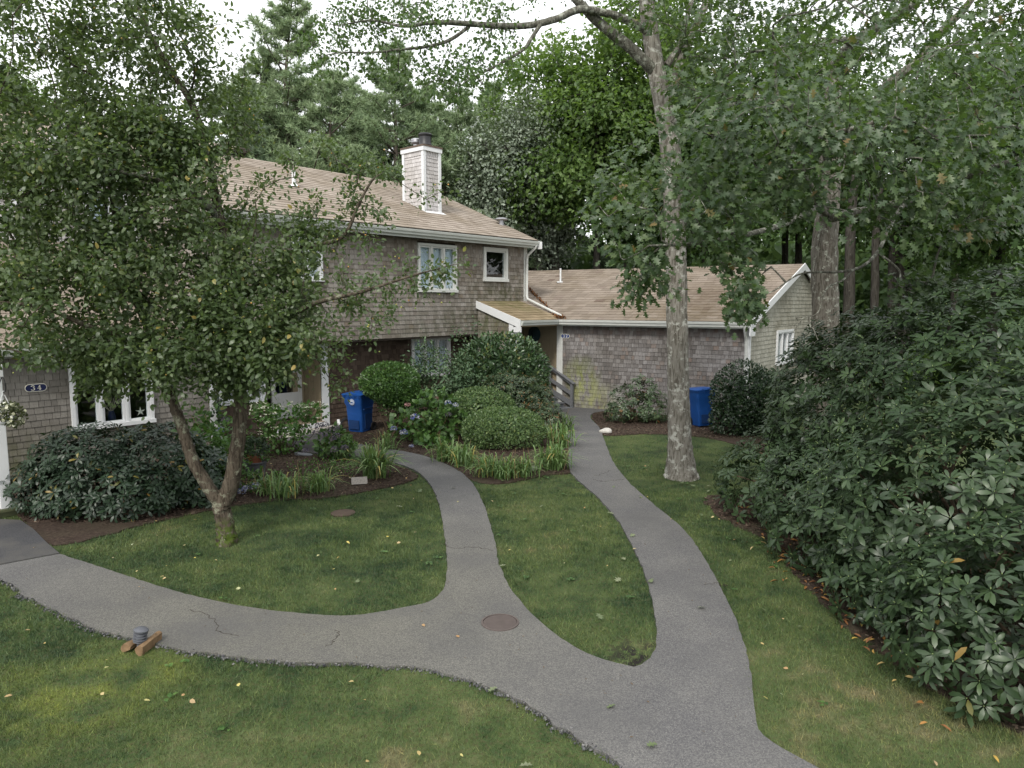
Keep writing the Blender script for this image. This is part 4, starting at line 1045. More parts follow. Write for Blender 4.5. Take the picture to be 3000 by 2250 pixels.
def rock(name, label, cat, c, sx, sy, sz, mat, seed, lump=.18, grp=None, rz=0.0):
    th_ = thing(name, label, cat, c, grp)
    bm = bmesh.new(); bmesh.ops.create_icosphere(bm, subdivisions=3, radius=1)
    r_ = random.Random(seed); ph = [(r_.uniform(1, 3), r_.uniform(1, 3), r_.uniform(1, 3), r_.uniform(0, 6)) for _ in range(5)]
    for v in bm.verts:
        f = 1 + sum(lump / 3 * math.sin(a * v.co.x + b * v.co.y + e * v.co.z + p) for a, b, e, p in ph)
        v.co = Vector((v.co.x * sx, v.co.y * sy, max(v.co.z, -.55) * sz)) * f
    bmesh.ops.rotate(bm, verts=bm.verts, cent=(0, 0, 0), matrix=Matrix.Rotation(rz, 3, 'Z'))
    bmesh.ops.translate(bm, verts=bm.verts, vec=Vector(c) + Vector((0, 0, .45 * sz)))
    me = bpy.data.meshes.new(name); bm.to_mesh(me); bm.free()
    for p in me.polygons: p.use_smooth = True
    part('stone', me, mat, th_); return th_
rock('rock', 'pale rounded stone on the mulch beside the bend of the right path', 'rock', gnd(1775, 1268), .17, .12, .095, M_stone, 3)
rock('flat_stone', 'flat grey slate on the mulch in front of the door landing, nearer the planter', 'stone', gnd(838, 1322), .2, .13, .035, M_slate, 5, .3, 'slates by the door landing', .3)
rock('flat_stone', 'flat grey slate on the mulch left of the purple hydrangea', 'stone', gnd(885, 1334), .24, .15, .045, M_slate, 9, .3, 'slates by the door landing', -.3)
rock('flat_stone', 'flat mossy stone among the daylilies beside the right path', 'stone', gnd(1562, 1378), .15, .1, .06, plain('mossy_stone', (.16, .18, .13), .85, .2, .2, 9), 12, .25)
gs_ = gnd(1053, 1420)
gst = thing('garden_plaque', 'small pale garden plaque lying tilted on the mulch by the lawn edge', 'garden plaque', gs_)
mb = MB(); c_, s_ = math.cos(.25), math.sin(.25)
def gq(x, y, z): return gs_ + np.array([x * c_ - y * s_, x * s_ + y * c_, 0]) + z_ * z
mb.rings([[gq(x * .15, y * .045 + .0, .02 + .12 * (y + 1) / 2) for x, y in ((-1, -1), (.95, -1), (1, -.8), (1, .8), (.95, 1), (-.95, 1), (-1, .8), (-1, -.8))], [gq(x * .15, y * .045 - .03, .03 + .12 * (y + 1) / 2) for x, y in ((-1, -1), (.95, -1), (1, -.8), (1, .8), (.95, 1), (-.95, 1), (-1, .8), (-1, -.8))]])
part('slab', mb.mesh('slab'), plain('painted_stone', (.33, .3, .27), .8, .2, .3, 40), gst)
# path light and the split logs
lp = gnd(404, 1908)
lamp = thing('path_light', 'grey louvred path light leaning at the lower edge of the path', 'path light', lp)
tilt = Matrix.Translation(Vector(lp)) @ Matrix.Rotation(.16, 4, 'Y') @ Matrix.Rotation(-.1, 4, 'X')
def lprt(name, prof, mat, n=24):
    mb = MB(); mb.lathe(prof, (0, 0, 0), n); me = mb.mesh(name, True); me.transform(tilt); part(name, me, mat, lamp)
lprt('stake', [(.018, -.05), (.018, .1)], M_lampgrey); lprt('base', [(.035, .085), (.06, .1), (.06, .112), (.04, .118)], M_lampgrey)
lprt('lens', [(.042, .115), (.042, .215)], plain('dull_lamp_lens', (.3, .31, .33), .3, .5, .1, 10))
for k in range(3): lprt('louvre', [(.044, .125 + .03 * k), (.066, .121 + .03 * k), (.067, .127 + .03 * k), (.046, .135 + .03 * k)], M_lampgrey)
lprt('cap', [(.05, .212), (.07, .208), (.072, .222), (.05, .24), (.02, .247)], M_lampgrey)
def log(label, a, b, r, roll):
    a = np.asarray(a); b = np.asarray(b); th_ = thing('firewood_log', label, 'log', (a + b) / 2, 'split logs at the path light')
    d = unit(b - a); x = unit(np.cross(d, [0, 0, 1])); y = np.cross(x, d)
    prof = [(-1, -.55), (.75, -.7), (1.05, -.1), (.65, .5), (.1, .75), (-.6, .55), (-1.05, .05)]; cr, sr = math.cos(roll), math.sin(roll)
    rings = []
    for k in range(6):
        p = a + (b - a) * k / 5; j = 1 + .06 * math.sin(k * 2.1 + roll)
        rings.append([p + r * j * (x * (u * cr - v * sr) + y * (u * sr + v * cr)) + rng.normal(size=3) * .003 for u, v in prof])
    mb = MB(); mb.rings(rings); part('wood', mb.mesh('wood'), M_log, th_)
log('darker split log on the grass beside the path light, its sawn end to the lawn', gnd(368, 1912) + z_ * .05, gnd(418, 1880) + z_ * .05, .055, .4)
log('paler split firewood log resting aslant against the path edge', gnd(408, 1922) + z_ * .055, gnd(466, 1878) + z_ * .06, .055, 1.5)
# bins
def rrect(w, d, r, z, n=4, yo=0.0):
    out = []
    for sx, sy, a0 in ((1, -1, -90), (1, 1, 0), (-1, 1, 90), (-1, -1, 180)):
        for i in range(n + 1):
            a = math.radians(a0 + 90 * i / n); out.append((sx * (w / 2 - r) + r * math.cos(a), sy * (d / 2 - r) + r * math.sin(a) + yo, z))
    return out
def make_bin(label, loc, rz, lean=(0, 0), emblem=True, mat=M_blue):
    b = thing('wheelie_bin', label, 'bin', loc, 'blue wheeled bins along the walls', rz)
    b.rotation_euler = (lean[0], lean[1], rz)
    mb = MB(); mb.rings([rrect(.44, .44, .05, .02), rrect(.46, .47, .06, .06), rrect(.50, .54, .06, .5), rrect(.52, .58, .06, .72), rrect(.57, .66, .06, .80), rrect(.59, .70, .06, .98), rrect(.63, .74, .05, .985), rrect(.63, .74, .05, 1.02)])
    part('body', mb.mesh('body', True), mat, b, local=True)
    mb = MB(); mb.rings([rrect(.66, .78, .06, 1.021), rrect(.67, .79, .06, 1.045), rrect(.63, .74, .08, 1.06, yo=.01), rrect(.5, .6, .12, 1.078, yo=.03)]); part('lid', mb.mesh('lid', True), M_blue, b, local=True)
    mb = MB(); mb.rings([rrect(.34, .008, .003, 1.06), rrect(.34, .006, .002, 1.075)]); mb.V = [(x, y - .375, z) for x, y, z in mb.V]; part('lid_lip', mb.mesh('lid_lip'), M_blue, b, local=True)
    for i in range(4):
        mb = MB(); x = -.24 + i * .16; mb.box(x - .012, x + .012, -.392, -.37, .95, 1.03); part('rib', mb.mesh('rib'), mat, b, local=True)
    mb = MB(); mb.tube([(-.22, .36, .95), (-.22, .44, .985), (.22, .44, .985), (.22, .36, .95)], .018, 8); part('handle', mb.mesh('handle', True), M_blue_dark, b, local=True)
    for sx in (-1, 1):
        mb = MB(); mb.rings([[(sx * (.235 + o), .24 + .125 * k * math.cos(a), .125 + .125 * k * math.sin(a)) for a in np.linspace(0, 6.2832, 21)[:-1]] for o, k in ((0, .8), (0, 1), (.05, 1), (.05, .55), (.035, .5))]); part('wheel', mb.mesh('wheel', True), M_tyre, b, local=True)
    mb = MB(); mb.box(-.16, .16, -.28, -.262, .1, .34); mb.box(.225, .262, -.12, .2, .1, .5); mb.box(.262, .29, -.2, .2, .62, .66); part('recess', mb.mesh('recess'), M_blue_dark, b, local=True)
    if emblem:
        y0 = -.336; zc0 = .845
        def disc(r0, r1, o, n=36):
            mb = MB(); mb.rings([[(r * math.cos(a), y0 - o + (.02 if 0 else 0) - (zc0 + r * math.sin(a) - .8) * .11, zc0 + r * math.sin(a)) for a in np.linspace(0, 6.2832, n + 1)[:-1]] for r in (r0, r1)] if r0 else [[(r1 * math.cos(a), y0 - o - (zc0 + r1 * math.sin(a) - .8) * .11, zc0 + r1 * math.sin(a)) for a in np.linspace(0, 6.2832, n + 1)[:-1]]], r0 == 0, False); return mb
        M1 = disc(.001, .085, .004); em = part('emblem', M1.mesh('emblem'), M_print, b, local=True)
        mb = disc(.052, .058, .0055); part('emblem_ring', mb.mesh('emblem_ring'), M_blue, em, local=True)
        mb = disc(.077, .081, .0055); part('emblem_ring', mb.mesh('emblem_ring'), M_blue, em, local=True)
        mb = MB()
        yy = lambda z: y0 - .0062 - (z - .8) * .11
        for pts in ([(-.045, .82), (-.02, .865), (-.005, .84), (.015, .875), (.045, .82)], [(-.04, .805), (.04, .805), (.03, .812), (-.03, .812)]):
            mb.add([(x, yy(z), z) for x, z in pts], [tuple(range(len(pts)))])
        for k in range(16):
            a = k * 2 * math.pi / 16; q = [(r * math.cos(a + e), zc0 + r * math.sin(a + e)) for r, e in ((.062, -.09), (.073, -.09), (.073, .09), (.062, .09))]; mb.add([(x, yy(z), z) for x, z in q], [(0, 1, 2, 3)])
        part('emblem_print', mb.mesh('emblem_print'), M_blue, em, local=True)
    mb = MB(); mb.box(.05, .24, -.3495, -.3445, .955, .965); part('moulded_line', mb.mesh('moulded_line'), M_blue_dark, b, local=True)
    return b
b1 = gnd(1052, 1268)
make_bin('blue wheeled bin with a round white emblem beside the brown shingled wall', (b1[0] - .02, b1[1] + .25, .0), math.radians(-24))
b2 = gnd(2066, 1254)
make_bin('plain blue wheeled bin leaning by the wing wall right of the pale trunk', (b2[0], b2[1] + .3, .02), math.radians(14), (math.radians(-4), math.radians(-3)), False)
wb = gnd(992, 1252)
ds = thing('downspout_shoe', 'small white downspout shoe at the foot of the wall beside the blue bin', 'downspout', wb)
mb = MB(); mb.bar(wb + (-.02, .1, .11), wb + (.06, -.04, .07), .09, .07); mb.bar(wb + (-.02, .1, .11), wb + (-.04, .14, .2), .07, .06); part('elbow', mb.mesh('elbow', bevel=.008), M_white, ds)
hr = gnd(1014, 1262)
hz = thing('hose_coil', 'black coil of garden hose on the ground beside the blue bin', 'hose', hr)
mb = MB()
for k in range(5):
    a = np.linspace(0, 6.2832, 25); r = .14 + .012 * k
    mb.tube(np.stack([hr[0] + r * np.cos(a), hr[1] + .1 + r * .35 * np.sin(a) + .02 * k, .16 + r * np.sin(a) * .95], 1), .014, 6)
part('coil', mb.mesh('coil', True), M_black, hz)
# planter with a terracotta pot in it
pp = gnd(750, 1400)
pl = thing('planter', 'large charcoal planter on the mulch right of the forked trunk', 'planter', pp)
mb = MB(); mb.lathe([(.15, 0), (.165, .02), (.175, .1), (.2, .24), (.21, .3), (.235, .315), (.24, .345), (.225, .35), (.215, .33), (.19, .25), (.18, .2)], pp, 32, True, False); part('tub', mb.mesh('tub', True), M_planter, pl)
mb = MB(); mb.lathe([(.0, .22), (.19, .22)], pp, 24, False, False); part('soil', mb.mesh('soil'), M_mulch, pl)
tp = thing('flower_pot', 'terracotta flower pot standing inside the charcoal planter', 'flower pot', pp + z_ * .22)
mb = MB(); mb.lathe([(.1, 0), (.135, .2), (.15, .205), (.152, .25), (.135, .252), (.125, .2), (.0, .19)], pp + z_ * .22, 28, True, False); part('pot', mb.mesh('pot', True), M_terra, tp)
# hanging basket on the porch column
hb = at(14, 1225, 10.75)
bk = thing('hanging_basket', 'white hanging basket of white begonias in front of the porch column', 'hanging basket', hb)
mb = MB(); mb.lathe([(.06, -.1), (.1, -.07), (.135, 0), (.14, .04), (.132, .04), (.1, .0)], hb, 28, True, True); part('basket', mb.mesh('basket', True), M_white, bk)
mb = MB()
for k in range(3):
    a = k * 2.094 + .4; mb.tube([hb + (.13 * math.cos(a), .13 * math.sin(a), .04), hb + (.02 * math.cos(a), .02 * math.sin(a), .36)], .006, 6)
mb.tube([hb + z_ * .35, hb + z_ * .4, hb + (.02, 0, .42)], .008, 6); part('hanger', mb.mesh('hanger', True), M_white, bk)
mb = MB(); p0 = at(-10, 1190, 10.95); mb.tube(spline([p0, p0 + (.01, -.02, .12), hb + (.0, .0, .62), hb + (.06, -.02, .56), hb + (.055, -.02, .42), hb + (.01, 0, .4)], 6), .007, 6); part('hook', mb.mesh('hook', True), M_black, bk)
# ------------------------------------------------------------------ leaves and plants
def leaf6(w, fold=.05, droop=.1, belly=.03, pos=(.3, .7), tipw=.85):
    V = np.array([(0, 0, 0), (0, .5, belly), (0, 1, -droop), (-w, pos[0], fold + belly * .6), (-w * tipw, pos[1], fold - droop * .4), (w, pos[0], fold + belly * .6), (w * tipw, pos[1], fold - droop * .4)], float)
    F = np.array([(0, 1, 3), (3, 1, 4), (4, 1, 2), (0, 5, 1), (5, 6, 1), (6, 2, 1)])
    return V, F
def leaf2(w, fold=.06, droop=.1):
    return np.array([(0, 0, 0), (-w, .5, fold), (0, 1, -droop), (w, .5, fold)], float), np.array([(0, 2, 1), (0, 3, 2)])
def oakleaf(fold=.05, droop=.14):
    side = [(.04, .12), (.27, .27), (.10, .37), (.42, .6), (.12, .67), (.30, .9), (.09, .87)]
    mid = [(0, 0.), (0, .12), (0, .36), (0, .66), (0, .86), (0, 1.)]
    zz = lambda x, y: fold * abs(x) * 3 - droop * y * y
    V = [(x, y, zz(x, y)) for x, y in mid]; F = []
    for sg in (-1, 1):
        b = len(V); V += [(sg * x, y, zz(x, y)) for x, y in side]
        t_ = [(0, 1, b), (b, b + 2, b + 1), (1, b + 2, b), (1, 2, b + 2), (b + 2, b + 4, b + 3), (2, b + 4, b + 2), (2, 3, b + 4), (b + 4, b + 6, b + 5), (3, b + 6, b + 4), (3, 4, b + 6), (4, 5, b + 6)]
        F += [f if sg < 0 else f[::-1] for f in t_]
    return np.array(V, float), np.array(F)
L_apple = leaf6(.27, .06, .16, .05); L_rhodo = leaf6(.155, .03, .14, .05, (.38, .78), .95); L_laurel = leaf6(.2, .05, .1)
L_small = leaf2(.3); L_box = leaf2(.32, .05, .05); L_broad = leaf6(.34, .06, .2, .06); L_oak = oakleaf(); L_far = leaf2(.34, .1, .15); L_vib = leaf6(.3, .05, .14)

LM_apple = leafmat('apple_leaf', [(0, (.050, .080, .034)), (.5, (.078, .114, .050)), (.86, (.108, .146, .066)), (.986, (.14, .17, .07)), (.992, (.3, .26, .07)), (1, (.34, .24, .07))], .4, .48, .34, (.17, .26, .06))
LM_rhodo = leafmat('rhododendron_leaf', [(0, (.020, .038, .017)), (.5, (.034, .060, .026)), (.93, (.050, .082, .034)), (.988, (.066, .108, .036)), (.995, (.2, .13, .03)), (1, (.26, .15, .04))], .40, .42, .14, (.08, .14, .03))
LM_rhodo_b = leafmat('dark_rhododendron_leaf', [(0, (.013, .027, .016)), (.5, (.021, .040, .022)), (.985, (.032, .058, .03)), (.992, (.2, .17, .03)), (1, (.2, .12, .03))], .42, .42, .08, (.06, .12, .02))  # darker leaf tones for the low rhododendron under the window
LM_oak = leafmat('oak_leaf', [(0, (.030, .056, .024)), (.5, (.050, .084, .038)), (.88, (.074, .112, .05)), (.988, (.095, .135, .055)), (1, (.18, .11, .04))], .45, .42, .26, (.15, .26, .04))
LM_oakfar = leafmat('bright_oak_leaf', [(0, (0.055, 0.099, 0.027)), (.5, (0.086, 0.140, 0.039)), (1, (0.130, 0.192, 0.057))], .5, .35, .32, (.2, .34, .05))
LM_oakdark = leafmat('dark_oak_leaf', [(0, (0.041, 0.085, 0.026)), (0.5, (0.070, 0.130, 0.041)), (1, (0.114, 0.179, 0.057))], .5, .35, .28, (.14, .24, .04))
LM_silver = leafmat('silvery_leaf', [(0, (0.145, 0.184, 0.132)), (0.5, (0.223, 0.263, 0.197)), (1, (0.342, 0.382, 0.316))], .5, .4, .2, (.2, .26, .12))
LM_pine = leafmat('pine_needle', [(0, (0.173, 0.253, 0.138)), (0.5, (0.264, 0.354, 0.198)), (1, (0.385, 0.475, 0.283))], .6, .3, .25, (.24, .3, .14))
LM_pinedark = leafmat('dark_pine_needle', [(0, (0.095, 0.148, 0.088)), (0.5, (0.148, 0.211, 0.126)), (1, (0.233, 0.295, 0.179))], .6, .3, .2, (.16, .2, .1))
LM_box = leafmat('boxwood_leaf', [(0, (0.053, 0.097, 0.039)), (0.5, (0.097, 0.158, 0.059)), (0.9, (0.150, 0.228, 0.078)), (1, (0.228, 0.281, 0.105))], .4, .45, .15, (.12, .2, .04))
LM_topi = leafmat('privet_leaf', [(0, (0.034, 0.081, 0.022)), (.5, (0.062, 0.130, 0.034)), (1, (0.104, 0.189, 0.046))], .42, .45, .18, (.12, .22, .03))
LM_laurel = leafmat('laurel_leaf', [(0, (0.031, 0.063, 0.028)), (0.5, (0.057, 0.105, 0.046)), (0.95, (0.097, 0.158, 0.063)), (1, (0.211, 0.193, 0.053))], .3, .5, .1, (.08, .14, .03))
LM_azalea = leafmat('azalea_leaf', [(0, (0.038, 0.063, 0.030)), (0.5, (0.063, 0.099, 0.045)), (0.93, (0.099, 0.143, 0.060)), (0.97, (0.224, 0.105, 0.030)), (1, (0.239, 0.120, 0.045))], .38, .5, .12, (.1, .14, .04))
LM_holly = leafmat('holly_leaf', [(0, (0.013, 0.027, 0.014)), (.5, (0.023, 0.046, 0.022)), (1, (0.042, 0.072, 0.031))], .35, .5, .06, (.05, .1, .02))
LM_vib = leafmat('viburnum_leaf', [(0, (0.060, 0.105, 0.055)), (0.5, (0.095, 0.156, 0.085)), (1, (0.144, 0.216, 0.112))], .5, .35, .2, (.12, .2, .05))
LM_hyd = leafmat('hydrangea_leaf', [(0, (0.039, 0.086, 0.023)), (.5, (0.065, 0.130, 0.035)), (1, (0.104, 0.182, 0.046))], .42, .4, .2, (.12, .22, .04))
LM_lily = leafmat('daylily_leaf', [(0, (0.077, 0.154, 0.045)), (0.5, (0.133, 0.224, 0.073)), (0.93, (0.224, 0.308, 0.126)), (0.955, (0.476, 0.392, 0.112)), (1, (0.588, 0.462, 0.168))], .42, .4, .25, (.2, .3, .06))
LM_weed = leafmat('garden_plant_leaf', [(0, (0.039, 0.098, 0.021)), (.5, (0.068, 0.150, 0.034)), (1, (0.111, 0.202, 0.052))], .45, .35, .25, (.14, .26, .04))
FL_white = leafmat('cream_petal', [(0, (.5, .5, .34)), (.5, (.68, .67, .52)), (1, (.8, .8, .7))], .7, .2, .2, (.6, .6, .4))
FL_blue = leafmat('blue_white_petal', [(0, (.05, .07, .3)), (.4, (.2, .22, .42)), (.7, (.55, .54, .58)), (1, (.62, .6, .55))], .7, .2, .2, (.4, .4, .6))
FL_dusk = leafmat('dusky_purple_petal', [(0, (.06, .055, .085)), (.5, (.12, .105, .135)), (1, (.22, .18, .18))], .7, .2, .15, (.2, .16, .25))
FL_pink = leafmat('faded_pink_petal', [(0, (.28, .12, .13)), (.5, (.4, .2, .2)), (1, (.45, .3, .26))], .7, .2, .2, (.5, .3, .3))
BK_apple = barkmat('apple_bark', (.045, .036, .028), (.12, .10, .075), (.20, .205, .15), .55, 7, (gnd(665, 1590) + z_ * .05, .4))
BK_oak = barkmat('pale_oak_bark', (.15, .138, .118), (.28, .265, .235), (.43, .43, .39), .53, 6)
BK_oak2 = barkmat('grey_oak_bark', (.09, .08, .065), (.2, .185, .16), (.33, .34, .29), .55, 7)
BK_lichen = barkmat('lichen_limb_bark', (.08, .08, .065), (.17, .165, .14), (.33, .34, .29), .52, 10)
BK_far = barkmat('woodland_bark', (.03, .027, .023), (.07, .064, .055), (.13, .13, .11), .6, 5)
BK_pine = barkmat('pine_bark', (.06, .05, .042), (.15, .125, .105), None, .6, 5)

def orient(dirs, nrm_bias, jn=.5):
    n = nrm_bias + rng.normal(size=dirs.shape) * jn
    return frames(dirs, n)
def lumpf(D, seed, k=3.0):
    r_ = np.random.default_rng(seed); s = 0
    for i in range(5):
        w = r_.normal(size=3) * k; s = s + np.sin(D @ w + r_.uniform(0, 6.28))
    return s / 5
def ell_points(ells, n, shell=(.78, 1.03), lump=.14, seed=1, zmin=.04, pw=.45):
    A = np.array([(r[0] * r[1]) ** 1.6 + (r[0] * r[2]) ** 1.6 + (r[1] * r[2]) ** 1.6 for c, r in ells]) ** (1 / 1.6)
    idx = rng.choice(len(ells), n, p=A / A.sum())
    C = np.array([c for c, r in ells], float)[idx]; Rr = np.array([r for c, r in ells], float)[idx]
    D = unit(rng.normal(size=(n, 3)))
    rad = shell[0] + (shell[1] - shell[0]) * rng.random(n) ** pw
    f = rad * (1 + lump * lumpf(D + C, seed))
    P = C + D * Rr * f[:, None]; N = unit(D / Rr)
    keep = P[:, 2] > zmin
    for j, (c, r) in enumerate(ells):
        q = np.linalg.norm((P - np.array(c)) / np.array(r), axis=1); keep &= ~((q < shell[0] * .92) & (idx != j))
    return P[keep], N[keep]
def leaf_shrub(parent, name, L, mat, P, N, size, up=.35, jd=.55, nb=.6, k=0, out=1.0, fill=False):
    n = len(P)
    d = unit(N * out + rng.normal(size=(n, 3)) * jd + (0, 0, up))
    M = orient(d, N * (nb + .4) + (0, 0, .5), .45) * (size[0] + (size[1] - size[0]) * rng.random(n))[:, None, None]
    if fill:
        q = max(60, n // 3); j = rng.integers(0, n, q); c = P.mean(0) * (1, 1, .8); P_in = c + (P[j] - c) * rng.uniform(.55, .86, (q, 1)); d_in = unit(rng.normal(size=(q, 3)))
        M = np.concatenate([M, orient(d_in, N[j] + (0, 0, .3), .3) * (size[1] * rng.uniform(1.3, 2.0, q))[:, None, None]]); P = np.concatenate([P, P_in]); n += q
    pieces(parent, 'leaf', 'foliage', L[0], L[1], M, P, rng.random(n), mat, k)
def whorls(parent, L, mat, P, N, size, per=8, k=300, th=(62, 100), boost=None):
    n = len(P); per_ = per
    A = unit(N * .75 + (0, 0, .55) + rng.normal(size=(n, 3)) * .25)
    x = unit(np.cross(A, rng.normal(size=(n, 3)))); y = np.cross(A, x)
    az = (np.arange(per_)[None] * 2 * np.pi / per_ + rng.random((n, 1)) * 6.28 + rng.normal(size=(n, per_)) * .16)
    el = np.radians(rng.uniform(th[0], th[1], (n, per_)) + rng.normal(size=(n, 1)) * 6)
    d = A[:, None] * np.cos(el)[..., None] + (x[:, None] * np.cos(az)[..., None] + y[:, None] * np.sin(az)[..., None]) * np.sin(el)[..., None]
    d = d.reshape(-1, 3); An = np.repeat(A, per_, 0)
    s = np.repeat(size[0] + (size[1] - size[0]) * rng.random(n), per_) * rng.uniform(.75, 1.1, n * per_)
    M = frames(d, An + rng.normal(size=d.shape) * .12) * s[:, None, None]
    T = np.repeat(P, per_, 0) + d * .012
    keep = rng.random(len(T)) < .93
    r = np.where(rng.random(n * per_) < .008, .998, np.clip(np.repeat(rng.random(n), per_) * .7 + rng.random(n * per_) * .25, 0, .97))
    pieces(parent, 'leaf', 'foliage', L[0], L[1], M[keep], T[keep], r[keep], mat, k, boost)
def stems(parent, base, tips, r0, mat, sag=.1, name='stems', n=6):
    mb = MB()
    for tp_ in tips:
        b_ = np.array(base) + rng.normal(size=3) * (.06, .06, 0); m_ = b_ * .5 + np.array(tp_) * .5 + rng.normal(size=3) * sag
        mb.tube(spline([b_, m_, tp_], 4), np.linspace(r0, r0 * .4, 9), n, False)
    part(name, mb.mesh(name, True), mat, parent, kind='stuff')
def flower_head(parent, c, r, mat, n=70, flat=.8, label=None):
    D = unit(rng.normal(size=(n, 3))); D = D[D[:, 2] > -.45]; n = len(D)
    M = frames(rng.normal(size=(n, 3)), D) * (r * .42)
    V = np.array([(-.5, 0, .03), (0, -.5, .03), (.5, 0, .03), (0, .5, .03), (0, 0, -.05)], float); F = np.array([(0, 1, 4), (1, 2, 4), (2, 3, 4), (3, 0, 4)])
    part('flower_head', inst_mesh('flower_head', V, F, M, np.array(c) + D * r * (1, 1, flat), rng.random(n)), mat, parent, label=label)

# ---- branching
def grow(seeds, targets, step=.35, pen=.3, wob=.1, lift=.1, maxn=60000):
    """seeds: polylines [(points, index of the parent node or -1)]; every target is joined to the nearest node by a bent twig"""
    P = np.zeros((maxn, 3)); par = np.full(maxn, -1); pl_ = np.zeros(maxn); m = 0; starts = []
    for pts, pi in seeds:
        starts.append(m)
        for j, p in enumerate(pts):
            P[m] = p
            if j == 0: par[m] = -1 if pi == -1 else int(np.argmin(np.linalg.norm(P[:m] - p, axis=1)))
            else: par[m] = m - 1
            if par[m] >= 0: pl_[m] = pl_[par[m]] + np.linalg.norm(P[m] - P[par[m]])
            m += 1
    ns = m; targets = np.asarray(targets)
    dm = np.array([np.min(np.linalg.norm(P[:ns] - t_, axis=1)) for t_ in targets]); tips = []
    for t_ in targets[np.argsort(dm)]:
        d = np.linalg.norm(P[:m] - t_, axis=1) + pen * pl_[:m]
        i = int(np.argmin(d)); a = P[i].copy(); L_ = np.linalg.norm(t_ - a)
        if L_ < .05: continue
        k = max(2, int(math.ceil(L_ / step))); c_ = (a + t_) / 2 + rng.normal(size=3) * wob * L_ + (0, 0, lift * L_)
        pr = i
        for q in range(1, k + 1):
            f = q / k; p = a * (1 - f) ** 2 + 2 * c_ * f * (1 - f) + t_ * f * f
            P[m] = p; par[m] = pr; pl_[m] = pl_[pr] + L_ / k; pr = m; m += 1
        tips.append(m - 1)
    P = P[:m]; par = par[:m]
    cnt = np.zeros(m); cnt[tips] = 1
    for i in range(m - 1, -1, -1):
        if par[i] >= 0: cnt[par[i]] += cnt[i]
    return P, par, np.array(tips), cnt, ns
def twig_mesh(name, P, par, cnt, r_tip, ns, sides=5, pw=.42, rmax=.2, skip_seed=True):
    r = np.minimum(r_tip * np.maximum(cnt, 1) ** pw, rmax)
    i = np.arange(ns if skip_seed else 0, len(P)); i = i[par[i] >= 0]; p = par[i]
    a, b = P[p], P[i]; ra = np.minimum(r[p], r[i] * 1.5); rb = r[i]
    d = unit(b - a); x = unit(np.cross(d, [.3, .2, .93])); y = np.cross(d, x); an = np.arange(sides) * 2 * np.pi / sides
    ring = x[:, None] * np.cos(an)[None, :, None] + y[:, None] * np.sin(an)[None, :, None]
    V = np.concatenate([a[:, None] - d[:, None] * .004 + ring * ra[:, None, None], b[:, None] + ring * rb[:, None, None]], 1).reshape(-1, 3)
    j = np.arange(sides); f = np.stack([j, (j + 1) % sides, (j + 1) % sides + sides, j + sides], 1)
    F = (f[None] + (np.arange(len(i)) * 2 * sides)[:, None, None]).reshape(-1, 4)
    return mesh_np(name, V, F)
def tip_leaves(P, par, tips, per, spread, size, droop=.15, along=.5, jd=.6, outc=None, face=.75):
    t_ = np.repeat(tips, per); n = len(t_)
    d0 = unit(P[t_] - P[par[t_]]); f = rng.random(n) ** 1.2 * along
    pos = P[t_] * (1 - f)[:, None] + P[par[t_]] * f[:, None] + rng.normal(size=(n, 3)) * spread
    d = unit(d0 * .55 + unit(pos - P[t_] + 1e-6) * .5 + rng.normal(size=(n, 3)) * jd + (0, 0, -droop))
    ctr = np.average(P[tips], axis=0) if outc is None else np.asarray(outc)
    M = orient(d, np.array([0, 0, .75]) + unit(pos - ctr) * face, .45) * (size[0] + (size[1] - size[0]) * rng.random(n))[:, None, None]
    r = np.clip(np.repeat(rng.random(len(tips)), per) * .45 + rng.random(n) * .55, 0, 1)
    return M, pos, r
def ell_fill(ells, n, shell=.35):
    out = []
    vol = np.array([np.prod(r) ** .8 for c, r in ells])
    for (c, r), q in zip(ells, np.round(n * vol / vol.sum()).astype(int)):
        D = unit(rng.normal(size=(q, 3))); out.append(np.array(c) + D * np.array(r) * (shell + (1 - shell) * rng.random((q, 1)) ** .6))
    return np.concatenate(out)
def limb(parent, pts, r, mat, name='limb', n=12, per=8, rough=.05):
    P = spline(pts, per); rad = np.interp(np.linspace(0, 1, len(P)), np.linspace(0, 1, len(r)), r)
    V, F = tube_arr(P, rad, n)
    rr = np.repeat(rad, n); V = V + rng.normal(size=V.shape) * (rr * rough)[:, None]
    part(name, mesh_np(name, V, F), mat, parent); return P

# ================================================================== hero tree at the left
base = gnd(665, 1590)
apple = thing('apple_tree', 'leafy forked tree in the left lawn with a mossy two-stemmed trunk', 'tree', base)
Y0 = base[1]
fork = at(650, 1478, Y0)
P1 = limb(apple, [base + z_ * -.08, at(662, 1560, Y0), at(655, 1510, Y0), fork, at(676, 1420, Y0), at(690, 1340, Y0), at(702, 1250, Y0), at(703, 1130, Y0 + .05), at(695, 1000, Y0 + .1), at(690, 860, Y0 + .1), at(660, 720, Y0 + .2), at(628, 560, Y0 + .2), at(600, 420, Y0 + .3), at(560, 300, Y0 + .3), at(490, 190, Y0 + .4), at(420, 60, Y0 + .4), at(380, -60, Y0 + .4)],
          [.17, .135, .12, .125, .115, .1, .093, .088, .082, .075, .07, .06, .052, .045, .038, .03, .02], BK_apple, 'trunk', 16, 8, .07)
P2 = limb(apple, [fork + z_ * -.05, at(620, 1440, Y0 - .05), at(575, 1370, Y0 - .1), at(548, 1300, Y0 - .1), at(530, 1240, Y0 - .1), at(505, 1170, Y0 - .05), at(470, 1040, Y0), at(420, 930, Y0), at(370, 800, Y0 + .1), at(330, 600, Y0 + .2), at(300, 420, Y0 + .2)],
          [.1, .09, .083, .078, .074, .068, .06, .05, .04, .03, .02], BK_apple, 'trunk', 14, 8, .07)
